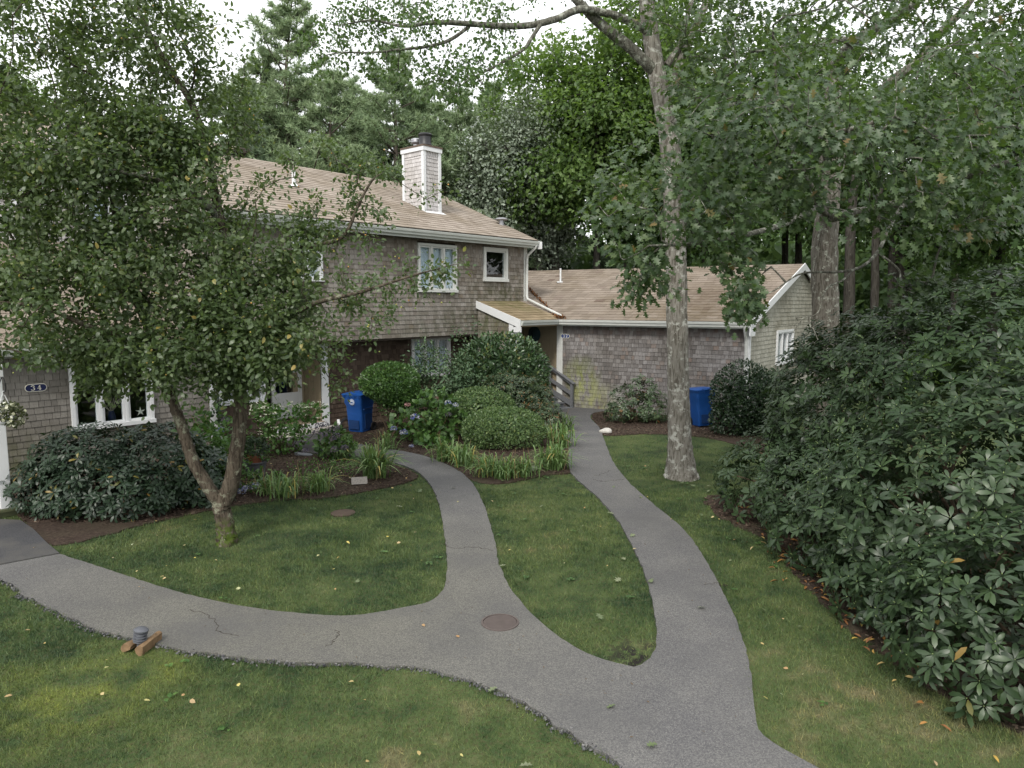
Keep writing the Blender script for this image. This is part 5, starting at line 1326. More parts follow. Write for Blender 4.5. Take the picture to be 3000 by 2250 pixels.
P3 = limb(apple, [at(694, 880, Y0 + .1), at(760, 830, Y0 - .1), at(868, 736, Y0 - .3), at(960, 712, Y0 - .4), at(1014, 682, Y0 - .45), at(1050, 600, Y0 - .5), at(1090, 530, Y0 - .5), at(1130, 500, Y0 - .5)], [.05, .045, .036, .03, .025, .019, .013, .006], BK_apple, 'limb')
P4 = limb(apple, [at(700, 1040, Y0 + .1), at(800, 960, Y0 - .4), at(920, 890, Y0 - .8), at(1060, 855, Y0 - 1.0), at(1200, 810, Y0 - 1.1), at(1330, 775, Y0 - 1.1)], [.045, .038, .03, .022, .014, .006], BK_apple, 'limb')
P5 = limb(apple, [at(640, 640, Y0 + .2), at(560, 560, Y0 - .2), at(470, 530, Y0 - .5), at(330, 500, Y0 - .7), at(150, 480, Y0 - .8)], [.05, .042, .034, .026, .012], BK_lichen, 'limb')
P6 = limb(apple, [at(470, 1040, Y0), at(400, 1000, Y0 - .4), at(270, 960, Y0 - .7), at(120, 900, Y0 - .9), at(-50, 880, Y0 - 1)], [.045, .04, .032, .024, .012], BK_apple, 'limb')
def pxz(ells): return [(at(x, y, Y), (rx, ry, rz)) for x, y, Y, rx, ry, rz in ells]
AE = pxz([(330, 640, Y0, 1.75, 1.7, 1.7), (250, 200, Y0 + .2, 1.75, 1.7, 1.35), (470, 90, Y0 + .3, 1.0, 1.2, 1.2), (690, 640, Y0 - .2, .65, 1.1, 1.0), (150, 960, Y0 - .6, 1.25, 1.2, .9), (480, 980, Y0 - .4, 1.0, 1.2, .7), (800, 930, Y0 - .5, 1.15, 1.1, .75), (880, 720, Y0 - .4, .6, .7, .55),
          (640, 1110, Y0 - .4, .75, .7, .42), (930, 1090, Y0 - .5, .5, .6, .5), (-120, 500, Y0, 1.2, 1.5, 2.3), (560, 380, Y0 + .1, .85, 1.1, .9), (430, 1120, Y0 - .3, .5, .6, .35), (100, 60, Y0, 1.6, 1.6, 1.0)])
tg = np.concatenate([ell_fill(AE, 500, .3), ell_fill(pxz([(760, 860, Y0 - .5, .9, .9, .7), (850, 1010, Y0 - .6, .85, .8, .45), (720, 1080, Y0 - .5, .7, .7, .35), (620, 980, Y0 - .6, .9, .8, .6), (330, 1060, Y0 - .6, .9, .8, .4)]), 120, .2), ell_fill(pxz([(200, 520, Y0 - .7, 1.3, .8, 1.0), (120, 780, Y0 - .7, 1.2, .8, .9), (420, 760, Y0 - .7, .9, .7, .8), (480, 420, Y0 - .5, .9, .7, .9)]), 110, .2)])
sprays = [at(x, y, Y0 - dy) for x, y, dy in [(1250, 585, .5), (1150, 520, .5), (1100, 500, .5), (1060, 470, .4), (1045, 540, .45), (1075, 600, .5), (1030, 640, .45), (985, 670, .4), (940, 660, .35), (990, 720, .4), (900, 690, .35), (870, 660, .3), (920, 760, .4), (1015, 610, .4), (990, 470, .4), (940, 400, .4), (860, 520, .3), (900, 600, .3), (1180, 760, 1), (1240, 800, 1.1), (1350, 775, 1.1), (1310, 800, 1.1), (1270, 850, 1.1), (1220, 840, 1.1),
           (1150, 880, 1), (1110, 850, 1), (1060, 900, .9), (1090, 960, .9), (1120, 930, .9), (1040, 860, .9), (1010, 800, .7), (1130, 640, .5), (1080, 740, .6), (980, 940, .8), (1000, 1000, .7), (1020, 890, .8), (940, 1000, .7), (1050, 680, .5), (1010, 560, .4), (820, 460, .2), (770, 400, .1), (700, 330, .1), (600, 130, .0), (570, 60, 0), (720, 180, .0), (660, 250, 0)]]
tg = np.concatenate([tg, sprays, [p + rng.normal(size=3) * .1 for p in sprays]])
Pn, par_, tips, cnt, ns = grow([(P1, -1), (P2, 'n'), (P3, 'n'), (P4, 'n'), (P5, 'n'), (P6, 'n')], tg, .25, .22, .1, .06)
part('branches', twig_mesh('branches', Pn, par_, cnt, .0038, ns, 5, .45, .05), BK_apple, apple, kind='stuff')
spx = proj(Pn[tips])[0]; thin = (spx > 900) | ((spx > 720) & (Pn[tips][:, 2] > 4.6))
M, T, r = tip_leaves(Pn, par_, tips[~thin], 118, .12, (.05, .095), .15, 1.25, .62, None, .4); M_, T_, r_ = tip_leaves(Pn, par_, tips[thin], 40, .08, (.045, .085), .05, 1.2, .55, None, .35)
M = np.concatenate([M, M_]); T = np.concatenate([T, T_]); r = np.concatenate([r, r_])
lx, ly, _z = proj(T); k_ = ~((lx < 215) & (ly > 1080)) & ~((T[:, 2] > 6.3) & (rng.random(len(T)) < .35)); M, T, r = M[k_], T[k_], r[k_]
ka = np.ones(len(T), bool)
front = lambda x, y, T: np.where(T[:, 1] < Y0 + .2, 1.0, .2)
pieces(apple, 'leaf', 'foliage', L_apple[0], L_apple[1], M, T, r, LM_apple, 300, front)
tf = tips[rng.random(len(tips)) < .35]; n_ = len(tf) * 2
c_ = np.repeat(Pn[tf], 2, 0) + rng.normal(size=(n_, 3)) * .12
AV = unit(np.array([(1, 0, 0), (-1, 0, 0), (0, 1, 0), (0, -1, 0), (0, 0, 1), (0, 0, -1.)])); AF = np.array([(0, 2, 4), (2, 1, 4), (1, 3, 4), (3, 0, 4), (2, 0, 5), (1, 2, 5), (3, 1, 5), (0, 3, 5)])
t = NT('small_yellow_fruit'); M_fruit = t.bsdf(t.ramp(t.rnd(), [(0, (.22, .28, .06)), (.6, (.42, .38, .1)), (1, (.5, .22, .06))]), .4, .4)
part('fruit', inst_mesh('fruit', AV, AF, np.tile(np.eye(3) * .013, (n_, 1, 1)), c_, rng.random(n_)), M_fruit, apple, kind='stuff')
V, F = tube_arr([base + (.04, -.05, -.03), base + (.07, -.09, .05), base + (.1, -.12, .1)], [.13, .12, .07], 12); part('root_burr', mesh_np('root_burr', V + rng.normal(size=V.shape) * .012, F), BK_apple, apple)

# ================================================================== pale oak in the middle
ob = gnd(1995, 1395); OY = ob[1]
oak = thing('oak_tree', 'tall oak with a pale lichened trunk in the lawn before the wing', 'tree', ob)
Q1 = limb(oak, [ob - z_ * .1, at(1995, 1375, OY), at(1992, 1300, OY), at(1988, 1150, OY), at(1984, 950, OY), at(1980, 750, OY), at(1972, 560, OY), at(1960, 400, OY), at(1938, 280, OY), at(1920, 190, OY), at(1905, 90, OY), at(1893, -20, OY), at(1890, -220, OY), at(1900, -420, OY)],
          [.40, .31, .238, .212, .205, .2, .195, .19, .18, .165, .15, .14, .11, .07], BK_oak, 'trunk', 20, 10, .03)
Q2 = limb(oak, [at(1925, 215, OY), at(1890, 181, OY - .1), at(1836, 131, OY - .2), at(1768, 77, OY - .3), at(1714, 27, OY - .4), at(1660, -40, OY - .5), at(1620, -120, OY - .5)], [.13, .105, .1, .092, .085, .075, .05], BK_lichen, 'limb', 14)
Q3 = limb(oak, [at(1905, 100, OY), at(1863, 72, OY - .2), at(1800, 45, OY - .4), at(1705, 27, OY - .6), at(1633, 54, OY - .8), at(1565, 72, OY - .9), at(1488, 77, OY - 1), at(1407, 72, OY - 1.1), at(1316, 66, OY - 1.2), at(1253, 68, OY - 1.2), at(1181, 77, OY - 1.3), at(1090, 60, OY - 1.3), at(990, 75, OY - 1.3)],
          [.075, .07, .068, .066, .06, .058, .056, .05, .042, .034, .026, .018, .008], BK_lichen, 'limb', 12)
Q4 = limb(oak, [at(1375, 78, OY - 1.1), at(1316, 118, OY - 1.2), at(1253, 136, OY - 1.3), at(1172, 145, OY - 1.4), at(1090, 154, OY - 1.4), at(1000, 154, OY - 1.5), at(940, 165, OY - 1.5)], [.032, .03, .026, .022, .018, .013, .006], BK_lichen, 'limb', 10)
Q5 = limb(oak, [at(1583, 72, OY - .9), at(1555, 115, OY - 1), at(1533, 145, OY - 1.1), at(1475, 181, OY - 1.2), at(1407, 217, OY - 1.2), at(1370, 235, OY - 1.3)], [.036, .032, .028, .024, .016, .006], BK_lichen, 'limb', 10)
Q6 = limb(oak, [at(1968, 270, OY), at(2000, 160, OY), at(2040, 70, OY + .1), at(2085, -30, OY + .2), at(2120, -160, OY + .2)], [.1, .085, .075, .068, .05], BK_oak, 'limb', 12)
Q7 = limb(oak, [at(1955, 190, OY), at(1995, 125, OY - .1), at(2010, 60, OY - .1), at(2040, -40, OY - .2)], [.07, .05, .045, .035], BK_oak, 'limb', 10)
sp = [(1300, 30), (1240, 30), (1200, 20), (1150, 10), (1100, 20), (1050, 40), (1010, 20), (990, 100), (1040, 110), (1090, 100), (1130, 190), (1060, 190), (1000, 190), (960, 130), (1150, 120), (1230, 180), (1260, 230), (1300, 250), (1340, 240), (1360, 270), (1330, 200), (1290, 200), (1390, 170), (1420, 130), (1450, 60), (1400, 30), (1350, 20), (1440, 220), (1480, 215), (1500, 130), (1340, 160), (1270, 100), (1180, 230),
      (1310, 280), (1380, 230), (1420, 250), (1460, 20), (1220, 60), (1120, 60), (1020, 70), (940, 60), (910, 120), (940, 200), (1240, 265), (1200, 100), (1080, 40), (1180, 45)]
tg = np.array([at(x + rng.normal() * 12, y + rng.normal() * 12, OY - 1.2 + rng.normal() * .5) for x, y in sp * 3])
hi = ell_fill([(at(1700, -150, OY), (2.2, 2.0, .8)), (at(2100, -130, OY), (2.0, 2.0, .9)), (at(1200, -170, OY - 1.2), (2.6, 1.8, .7)), (at(1900, -420, OY), (3.2, 3, 1.4))], 220, .3)
Pn, par_, tips, cnt, ns = grow([(Q1, -1), (Q2, 'n'), (Q3, 'n'), (Q4, 'n'), (Q5, 'n'), (Q6, 'n'), (Q7, 'n')], np.concatenate([tg, hi]), .25, .2, .14, .03)
part('branches', twig_mesh('branches', Pn, par_, cnt, .004, ns, 5, .45, .05), BK_lichen, oak, kind='stuff')
M, T, r = tip_leaves(Pn, par_, tips, 38, .14, (.045, .08), .25, 1.0)
pieces(oak, 'leaf', 'foliage', L_broad[0], L_broad[1], M, T, r, LM_oakdark, 150)

# ================================================================== second oak, its leafy limbs reaching over the lawn
o2 = at(2418, 930, 16.5); o2b = np.array([o2[0], o2[1], 0.0])
oak2 = thing('oak_tree', 'big oak behind the tall rhododendron, its large-leaved limbs hanging into the upper right', 'tree', o2b)
Y2 = 16.5
R1 = limb(oak2, [o2b - z_ * .1, np.array([o2[0], o2[1], 1.5]), o2, at(2415, 760, Y2), at(2425, 600, Y2), at(2436, 400, Y2), at(2444, 260, Y2), at(2447, 180, Y2)], [.36, .31, .3, .285, .25, .215, .19, .17], BK_oak2, 'trunk', 20, 8, .03)
R2 = limb(oak2, [at(2447, 200, Y2), at(2480, 150, Y2 - .5), at(2540, 100, Y2 - 1), at(2610, 60, Y2 - 1.5), at(2700, -15, Y2 - 2), at(2790, -120, Y2 - 2.5)], [.15, .135, .125, .12, .11, .08], BK_lichen, 'limb', 14)
R3 = limb(oak2, [at(2500, 135, Y2 - .6), at(2470, 115, Y2 - 1), at(2430, 128, Y2 - 1.4), at(2385, 134, Y2 - 1.7)], [.07, .06, .05, .03], BK_lichen, 'limb', 10)
R4 = limb(oak2, [at(2432, 500, Y2), at(2520, 380, Y2 - .3), at(2600, 250, Y2 - .5), at(2690, 180, Y2 - .8), at(2760, 90, Y2 - 1), at(2830, 20, Y2 - 1.2), at(2900, -90, Y2 - 1.4)], [.12, .11, .1, .09, .08, .07, .05], BK_oak2, 'limb', 12)
R5 = limb(oak2, [at(2425, 640, Y2), at(2500, 625, Y2 - 1.5), at(2600, 605, Y2 - 3), at(2680, 580, Y2 - 4), at(2760, 545, Y2 - 5), at(2880, 500, Y2 - 6), at(3030, 450, Y2 - 6.5)], [.1, .095, .085, .07, .055, .045, .03], BK_lichen, 'limb', 12)
R6 = limb(oak2, [at(2425, 600, Y2), at(2380, 615, Y2 - 1.5), at(2300, 655, Y2 - 3), at(2200, 684, Y2 - 4.5), at(2100, 703, Y2 - 5.5), at(2000, 716, Y2 - 6.3), at(1900, 720, Y2 - 6.8)], [.08, .07, .055, .042, .032, .024, .012], BK_lichen, 'limb', 12)
R7 = limb(oak2, [at(2680, 580, Y2 - 4), at(2640, 610, Y2 - 4.6), at(2600, 680, Y2 - 5.2), at(2570, 740, Y2 - 5.6), at(2522, 782, Y2 - 6), at(2454, 797, Y2 - 6.3), at(2395, 797, Y2 - 6.5), at(2336, 806, Y2 - 6.6), at(2270, 850, Y2 - 6.7), at(2220, 870, Y2 - 6.8)], [.036, .034, .03, .026, .022, .018, .015, .012, .009, .005], BK_lichen, 'limb', 10)
R8 = limb(oak2, [at(2577, 745, Y2 - 5.6), at(2605, 765, Y2 - 5.8), at(2636, 796, Y2 - 6), at(2635, 836, Y2 - 6.2), at(2660, 842, Y2 - 6.4)], [.02, .018, .014, .01, .005], BK_lichen, 'limb', 8)
R9 = limb(oak2, [at(2500, 790, Y2 - 6.1), at(2470, 820, Y2 - 6.4), at(2421, 847, Y2 - 6.6), at(2396, 915, Y2 - 6.9), at(2353, 931, Y2 - 7.1)], [.015, .013, .011, .008, .004], BK_lichen, 'limb', 8)
R10 = limb(oak2, [at(2430, 480, Y2), at(2380, 360, Y2 - 1.5), at(2290, 300, Y2 - 3), at(2180, 300, Y2 - 4.5), at(2080, 330, Y2 - 5.5)], [.09, .075, .06, .04, .02], BK_lichen, 'limb', 10)
R11 = limb(oak2, [at(2425, 640, Y2), at(2360, 520, Y2 - 3), at(2330, 440, Y2 - 5), at(2420, 400, Y2 - 7), at(2560, 360, Y2 - 7.5)], [.08, .07, .055, .04, .02], BK_oak2, 'limb', 10)
OE = pxz([(1960, 560, 10.3, .95, 1.1, .62), (2150, 440, 10.0, 1.15, 1.2, .75), (2080, 650, 9.8, .9, .9, .42), (2330, 330, 9.8, 1.3, 1.3, .7), (2500, 470, 9.2, 1.25, 1.2, .6), (2750, 450, 8.8, 1.2, 1.2, .62), (2950, 530, 8.5, 1.0, 1.2, .7), (2380, 600, 9.6, 1.0, 1.0, .38), (2650, 620, 9.0, .9, 1.0, .35),
          (2900, 250, 9.5, 1.3, 1.4, .7), (2600, 230, 11, 1.5, 1.4, .7), (2150, 220, 12, 1.6, 1.5, .7), (2050, 60, 13, 1.7, 1.5, .7), (2450, 40, 13, 2.0, 1.7, .8), (2800, 20, 12, 2.0, 1.7, .8), (2150, 560, 11, 1.0, 1.0, .5), (2880, 680, 9.5, .9, .9, .3), (1850, 480, 11.2, .5, .7, .35)])
tg = ell_fill(OE, 520, .25)
lone = [(2200, 850, 9.7), (2170, 880, 9.7), (2220, 890, 9.7), (2190, 900, 9.7), (2150, 890, 9.8), (2240, 860, 9.7), (1890, 770, 10), (1870, 820, 10), (1840, 860, 10), (1930, 800, 10), (1960, 840, 10), (1880, 850, 10), (2180, 790, 10), (2230, 800, 10), (2150, 770, 10), (2260, 780, 10), (2120, 780, 10), (2690, 820, 10.0), (2720, 840, 9.9), (2650, 850, 9.9), (2740, 810, 9.9), (2690, 860, 9.9),
        (2350, 940, 9.4), (2380, 960, 9.4), (2420, 940, 9.4), (2390, 1000, 9.3), (2340, 970, 9.3), (1790, 720, 10), (1830, 760, 10), (1780, 650, 10.2), (1760, 600, 10.4), (1800, 540, 10.4)]
tg = np.concatenate([tg, [at(x + rng.normal() * 10, y + rng.normal() * 8, Y + rng.normal() * .12) for x, y, Y in lone * 2]])
Pn, par_, tips, cnt, ns = grow([(R1, -1), (R2, 'n'), (R3, 'n'), (R4, 'n'), (R5, 'n'), (R6, 'n'), (R7, 'n'), (R8, 'n'), (R9, 'n'), (R10, 'n'), (R11, 'n')], tg, .3, .12, .1, .03)
part('branches', twig_mesh('branches', Pn, par_, cnt, .0045, ns, 5, .43, .05), BK_lichen, oak2, kind='stuff')
M, T, r = tip_leaves(Pn, par_, tips, 27, .13, (.085, .155), .3, 1.05, .55, (3.5, 14.5, 4.5), .75)
lx, ly, _z = proj(T); k_ = ~((lx > 2235) & (lx < 2500) & (ly > 690) & (ly < 1060)); M, T, r = M[k_], T[k_], r[k_]
pieces(oak2, 'leaf', 'foliage', L_oak[0], L_oak[1], M, T, r, LM_oak, 300)

# ================================================================== rhododendrons and clipped shrubs
def shrub(name, label, cat, px, group=None):
    c = np.array(px, float); return thing(name, label, cat, (c[0], c[1], 0), group)
RE = [((5.75, 10.8, 1.5), (1.75, 2.0, 1.9)), ((6.3, 9.2, 1.8), (2.1, 2.3, 2.1)), ((5.55, 7.6, 1.1), (2.05, 1.8, 1.65)), ((5.05, 6.1, .6), (1.65, 1.1, 1.05)), ((4.6, 11.3, .6), (1.15, 1.2, 1.0)), ((7.6, 7.8, 1.8), (2.2, 2.2, 2.0)), ((6.2, 5.6, .8), (1.5, 1.1, 1.1)), ((4.4, 9.3, .75), (.95, 1.6, .9)), ((4.5, 7.4, .5), (1.0, 1.3, .7)), ((5.6, 11.9, 1.35), (1.2, 1.2, 1.65))]
rh = shrub('rhododendron', 'huge dark rhododendron filling the right side of the lawn', 'shrub', (6, 8.6))
P, N = ell_points(RE, 13000, (.80, 1.03), .09, 4, .1, .6)
P = P; Pi, Ni = ell_points(RE, 2600, (.55, .82), .09, 4, .1, 1.0)
whorls(rh, L_rhodo, LM_rhodo, np.concatenate([P, Pi]), np.concatenate([N, Ni]), (.08, .168), 8, 300)
stems(rh, (6, 8.6, 0), [np.array(c) + unit(rng.normal(size=3)) * np.array(r) * .8 for c, r in RE for _ in range(3)], .03, M_twigbrown, .25)
j = np.linalg.norm(P[:, :2], axis=1) < 10.5; Pb_ = P[j] + unit(N[j] * .75 + (0, 0, .55)) * .022
part('buds', inst_mesh('buds', AV * (.5, .5, 1.4), AF, frames(rng.normal(size=Pb_.shape), unit(N[j] * .75 + (0, 0, .55))) * .011, Pb_, rng.random(len(Pb_))), plain('pale_green_bud', (.20, .26, .10), .5, .3, .2, 30), rh, kind='stuff')
rl = shrub('rhododendron', 'low dark rhododendron under the window of number 34', 'shrub', (-6.7, 11.6))
LE = [((-7.1, 11.8, .68), (1.0, .8, .85)), ((-6.1, 11.95, .65), (.95, .75, .82)), ((-7.55, 11.6, .42), (.75, .6, .6)), ((-6.6, 11.4, .42), (1.1, .6, .6)), ((-5.4, 12.1, .42), (.6, .5, .6))]
P, N = ell_points(LE, 2600, (.6, 1.04), .16, 7, .06)
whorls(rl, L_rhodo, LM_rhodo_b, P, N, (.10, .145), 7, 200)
stems(rl, (-6.7, 11.6, 0), [np.array(c) + unit(rng.normal(size=3)) * np.array(r) * .8 for c, r in LE for _ in range(4)], .03, M_twigbrown, .15)
rs = shrub('rhododendron', 'small open rhododendron against the wing wall left of the pale trunk', 'shrub', (3.6, 20.6))
SE = [((3.55, 20.6, .55), (.8, .55, .5)), ((3.75, 20.6, .9), (.5, .4, .42)), ((3.1, 20.5, .3), (.45, .4, .3)), ((4.1, 20.5, .35), (.45, .4, .35))]
P, N = ell_points(SE, 380, (.6, 1.06), .3, 3, .05)
whorls(rs, L_rhodo, LM_azalea, P, N, (.10, .14), 7, 0)
stems(rs, (3.6, 20.6, 0), [np.array(c) + unit(rng.normal(size=3)) * np.array(r) * .9 for c, r in SE for _ in range(4)], .02, M_twigbrown, .08)
az = shrub('azalea', 'loose rhododendron with small leaves beside the entry steps', 'shrub', (.6, 19.2))
ZE = [((.3, 19.4, .85), (.8, .7, .72)), ((.95, 18.5, .4), (.45, .55, .45)), ((-.15, 19.6, 1.1), (.6, .5, .5)), ((.7, 19.2, .8), (.45, .5, .45))]
P, N = ell_points(ZE, 1500, (.65, 1.05), .25, 5, .05); whorls(az, L_rhodo, LM_azalea, P, N, (.065, .10), 6, 0)
la = shrub('laurel_bush', 'tall rounded glossy laurel bush before the porch of number 32', 'shrub', (-.3, 21))
P, N = ell_points([((-.3, 21.0, 1.42), (1.25, 1.0, 1.12)), ((-.75, 20.9, 1.25), (.9, .9, 1.1)), ((.2, 20.9, 1.2), (.85, .9, 1.15))], 7500, (.8, 1.06), .11, 8, .1)
leaf_shrub(la, 'leaf', L_laurel, LM_laurel, P, N, (.10, .155), .3, .5, fill=True)
stems(la, (-.3, 21, 0), [(-.3 + random.uniform(-.8, .8), 21 + random.uniform(-.6, .6), 1.6) for _ in range(9)], .03, M_twigbrown)
tpz = shrub('privet_ball', 'clipped round privet on bare stems beside the blue bin', 'shrub', (-3.2, 18.4))
P, N = ell_points([((-3.2, 18.4, 1.42), (.74, .66, .5)), ((-3.05, 18.4, 1.15), (.62, .55, .38))], 7000, (.84, 1.05), .1, 9, .1)
leaf_shrub(tpz, 'leaf', L_box, LM_topi, P, N, (.05, .08), .5, .5, fill=True)
P, N = ell_points([((-3.0, 18.4, .85), (.5, .45, .3))], 700, (.4, 1.1), .2, 9, .1); leaf_shrub(tpz, 'leaf', L_box, LM_topi, P, N, (.045, .065), .2, .7)
stems(tpz, (-3.2, 18.4, 0), [(-3.2 + random.uniform(-.5, .6), 18.4 + random.uniform(-.3, .3), 1.1) for _ in range(8)], .022, M_twigbrown, .05)
bx = shrub('boxwood', 'clipped boxwood mound behind the daylilies, the nearer and larger of two', 'shrub', (-.25, 17.1), 'clipped boxwood mounds')
P, N = ell_points([((-.18, 17.1, .38), (1.0, .8, .56)), ((-.6, 17.0, .36), (.6, .6, .48))], 12000, (.86, 1.035), .08, 10, .05)
leaf_shrub(bx, 'leaf', L_box, LM_box, P, N, (.034, .056), .5, .55, fill=True)
bx2 = shrub('boxwood', 'clipped boxwood mound just behind and left of the larger one', 'shrub', (-.85, 18.3), 'clipped boxwood mounds')
P, N = ell_points([((-.85, 18.4, .74), (.95, .62, .52))], 7000, (.86, 1.035), .09, 11, .05)
leaf_shrub(bx2, 'leaf', L_box, LM_box, P, N, (.034, .056), .5, .55, fill=True)
ho = shrub('holly_bush', 'dark rounded holly bush at the corner of the wing, right of a blue bin', 'shrub', (6.2, 18.7))
P, N = ell_points([((6.2, 18.7, .95), (.85, .8, .88)), ((6.7, 18.5, .8), (.8, .75, .75)), ((5.75, 18.5, .45), (.5, .5, .45))], 9000, (.8, 1.06), .15, 12, .06)
leaf_shrub(ho, 'leaf', L_box, LM_holly, P, N, (.055, .09), .4, .55, fill=True)
vb = shrub('lilac_shrub', 'loose upright shrub with pale green leaves in front of the brown wall', 'shrub', (-2.0, 20))
VE = [((-2.0, 20.0, 1.2), (.95, .7, .95)), ((-2.5, 20.1, 1.75), (.5, .5, .55)), ((-1.6, 20.0, 1.9), (.35, .4, .65)), ((-1.3, 19.8, 1.1), (.75, .6, .7)), ((-2.2, 19.6, .75), (.9, .6, .6))]
tg = ell_fill(VE, 170, .3); tg = np.concatenate([tg, [(-1.62, 20, 2.75), (-1.55, 20.05, 2.55), (-2.55, 20.1, 2.35), (-2.35, 20, 2.5), (-1.15, 20.1, 2.5), (-.95, 20.2, 2.9), (-3.0, 20, 1.9), (-2.9, 20, 1.7)]])
Pn, par_, tips, cnt, ns = grow([(np.array([(-2.0 + a, 20 + b, z) for z in np.linspace(0, 1.0, 6)]) + np.linspace(0, 1, 6)[:, None] * np.array([a * 2, b, 0]), -1) for a, b in ((-.1, 0), (.1, .05), (0, -.1), (.25, 0))], tg, .2, .2, .08, .05)
part('stems', twig_mesh('stems', Pn, par_, cnt, .003, 1, 5, .45, .03), M_twigbrown, vb, kind='stuff')
M, T, r = tip_leaves(Pn, par_, tips, 32, .1, (.06, .1), .2, 1.2); pieces(vb, 'leaf', 'foliage', L_vib[0], L_vib[1], M, T, r, LM_vib, 0)
# flowering garden plants
def hydrangea(label, cx, cy, ells, n, leafsz, heads, fl, name='hydrangea', group='hydrangeas in the beds', mat=None):
    h = shrub(name, label, 'shrub', (cx, cy), group)
    P, N = ell_points(ells, n, (.45, 1.05), .2, int(abs(cx) * 10) + 1, .04)
    leaf_shrub(h, 'leaf', L_broad, mat or LM_hyd, P, N, leafsz, .15, .5, .5)
    stems(h, (cx, cy, 0), [np.array(c) + unit(rng.normal(size=3)) * np.array(r) * .8 for c, r in ells for _ in range(7)], .008, M_stalk, .05)
    for x, y, Y, r_, m in heads: flower_head(h, at(x, y, Y), r_, m)
    return h
hydrangea('bushy hydrangea with pale blue flower heads between the privet and the boxwood', -2.0, 17.9, [((-2.0, 17.9, .78), (.55, .5, .5)), ((-2.6, 17.7, .45), (.45, .4, .32)), ((-1.6, 17.6, .5), (.4, .4, .45)), ((-2.1, 17.4, .25), (.5, .4, .22))], 620, (.12, .19),
          [(1194, 1187, 17.6, .075, FL_pink), (1277, 1165, 17.8, .06, FL_pink), (1312, 1181, 17.4, .085, FL_blue), (1334, 1187, 17.4, .075, FL_blue), (1216, 1223, 17.2, .11, FL_blue), (1314, 1215, 17.3, .08, FL_dusk), (1153, 1256, 17.2, .085, FL_blue), (1183, 1267, 17.0, .095, FL_blue), (1205, 1307, 16.7, .06, FL_blue)], FL_blue)
hydrangea('low hydrangea with dusky purple heads beside the door landing', -4.05, 15.8, [((-4.05, 15.8, .35), (.38, .34, .34)), ((-3.8, 15.7, .2), (.3, .3, .2))], 420, (.10, .15),
          [(935, 1250, 15.6, .1, FL_dusk), (952, 1245, 15.8, .09, FL_dusk), (928, 1268, 15.4, .09, FL_dusk), (948, 1275, 15.4, .09, FL_dusk), (968, 1262, 15.6, .1, FL_dusk), (984, 1277, 15.5, .09, FL_dusk), (975, 1286, 15.4, .08, FL_dusk), (985, 1255, 15.7, .08, FL_dusk), (895, 1322, 15.0, .08, FL_dusk), (980, 1318, 15.0, .09, FL_dusk), (1010, 1312, 15.0, .08, FL_dusk)], FL_dusk)
hydrangea('small hydrangea with blue and white heads at the foot of the forked trunk', -4.7, 12.9, [((-4.6, 12.9, .2), (.4, .3, .2)), ((-4.95, 12.95, .25), (.25, .25, .22))], 160, (.07, .11),
          [(697, 1418, 12.8, .06, FL_blue), (708, 1440, 12.6, .075, FL_blue), (750, 1425, 12.7, .085, FL_blue), (722, 1430, 12.6, .07, FL_blue)], FL_blue)
hydrangea('tall leafy hydrangea behind the forked trunk under the bay window', -6.2, 14.6, [((-6.2, 14.6, .6), (.7, .5, .62)), ((-6.5, 14.3, 1.0), (.35, .35, .4)), ((-5.7, 14.3, .4), (.4, .35, .4))], 520, (.10, .17),
          [(661, 1231, 14.2, .085, FL_dusk), (645, 1260, 14.2, .085, FL_blue), (640, 1285, 14.0, .07, FL_blue), (560, 1300, 13.6, .06, FL_blue)], FL_blue)
wv = shrub('viburnum', 'spreading shrub dotted with cream flowers before the white door', 'shrub', (-5.25, 16.3))
WE = [((-5.25, 16.3, .75), (.7, .55, .35)), ((-5.3, 16.2, .4), (.6, .5, .35)), ((-4.7, 16.4, .95), (.4, .35, .2)), ((-5.7, 16.3, .9), (.35, .35, .25))]
P, N = ell_points(WE, 1100, (.3, 1.05), .25, 13, .05); leaf_shrub(wv, 'leaf', L_broad, LM_weed, P, N, (.07, .11), -.1, .6, .3)
P, N = ell_points(WE, 260, (.9, 1.1), .2, 13, .3); P = P[N[:, 2] > .1]
nP = len(P); c_ = np.repeat(P, 5, 0) + rng.normal(size=(nP * 5, 3)) * (.035, .035, .008) + (0, 0, .03); V4 = np.array([(-.5, -.5, 0), (.5, -.5, 0), (.5, .5, 0), (-.5, .5, 0)], float)
part('blossoms', inst_mesh('blossoms', V4, np.array([(0, 1, 2, 3)]), orient(rng.normal(size=(nP * 5, 3)) * (1, 1, .2), np.array([[0, 0, 1.]]) + np.zeros((nP * 5, 3)), .3) * .032, c_, rng.random(nP * 5)), FL_white, wv, kind='stuff')
stems(wv, (-5.25, 16.3, 0), [np.array(c) + unit(rng.normal(size=3)) * np.array(r) for c, r in WE for _ in range(6)], .01, M_twigbrown)
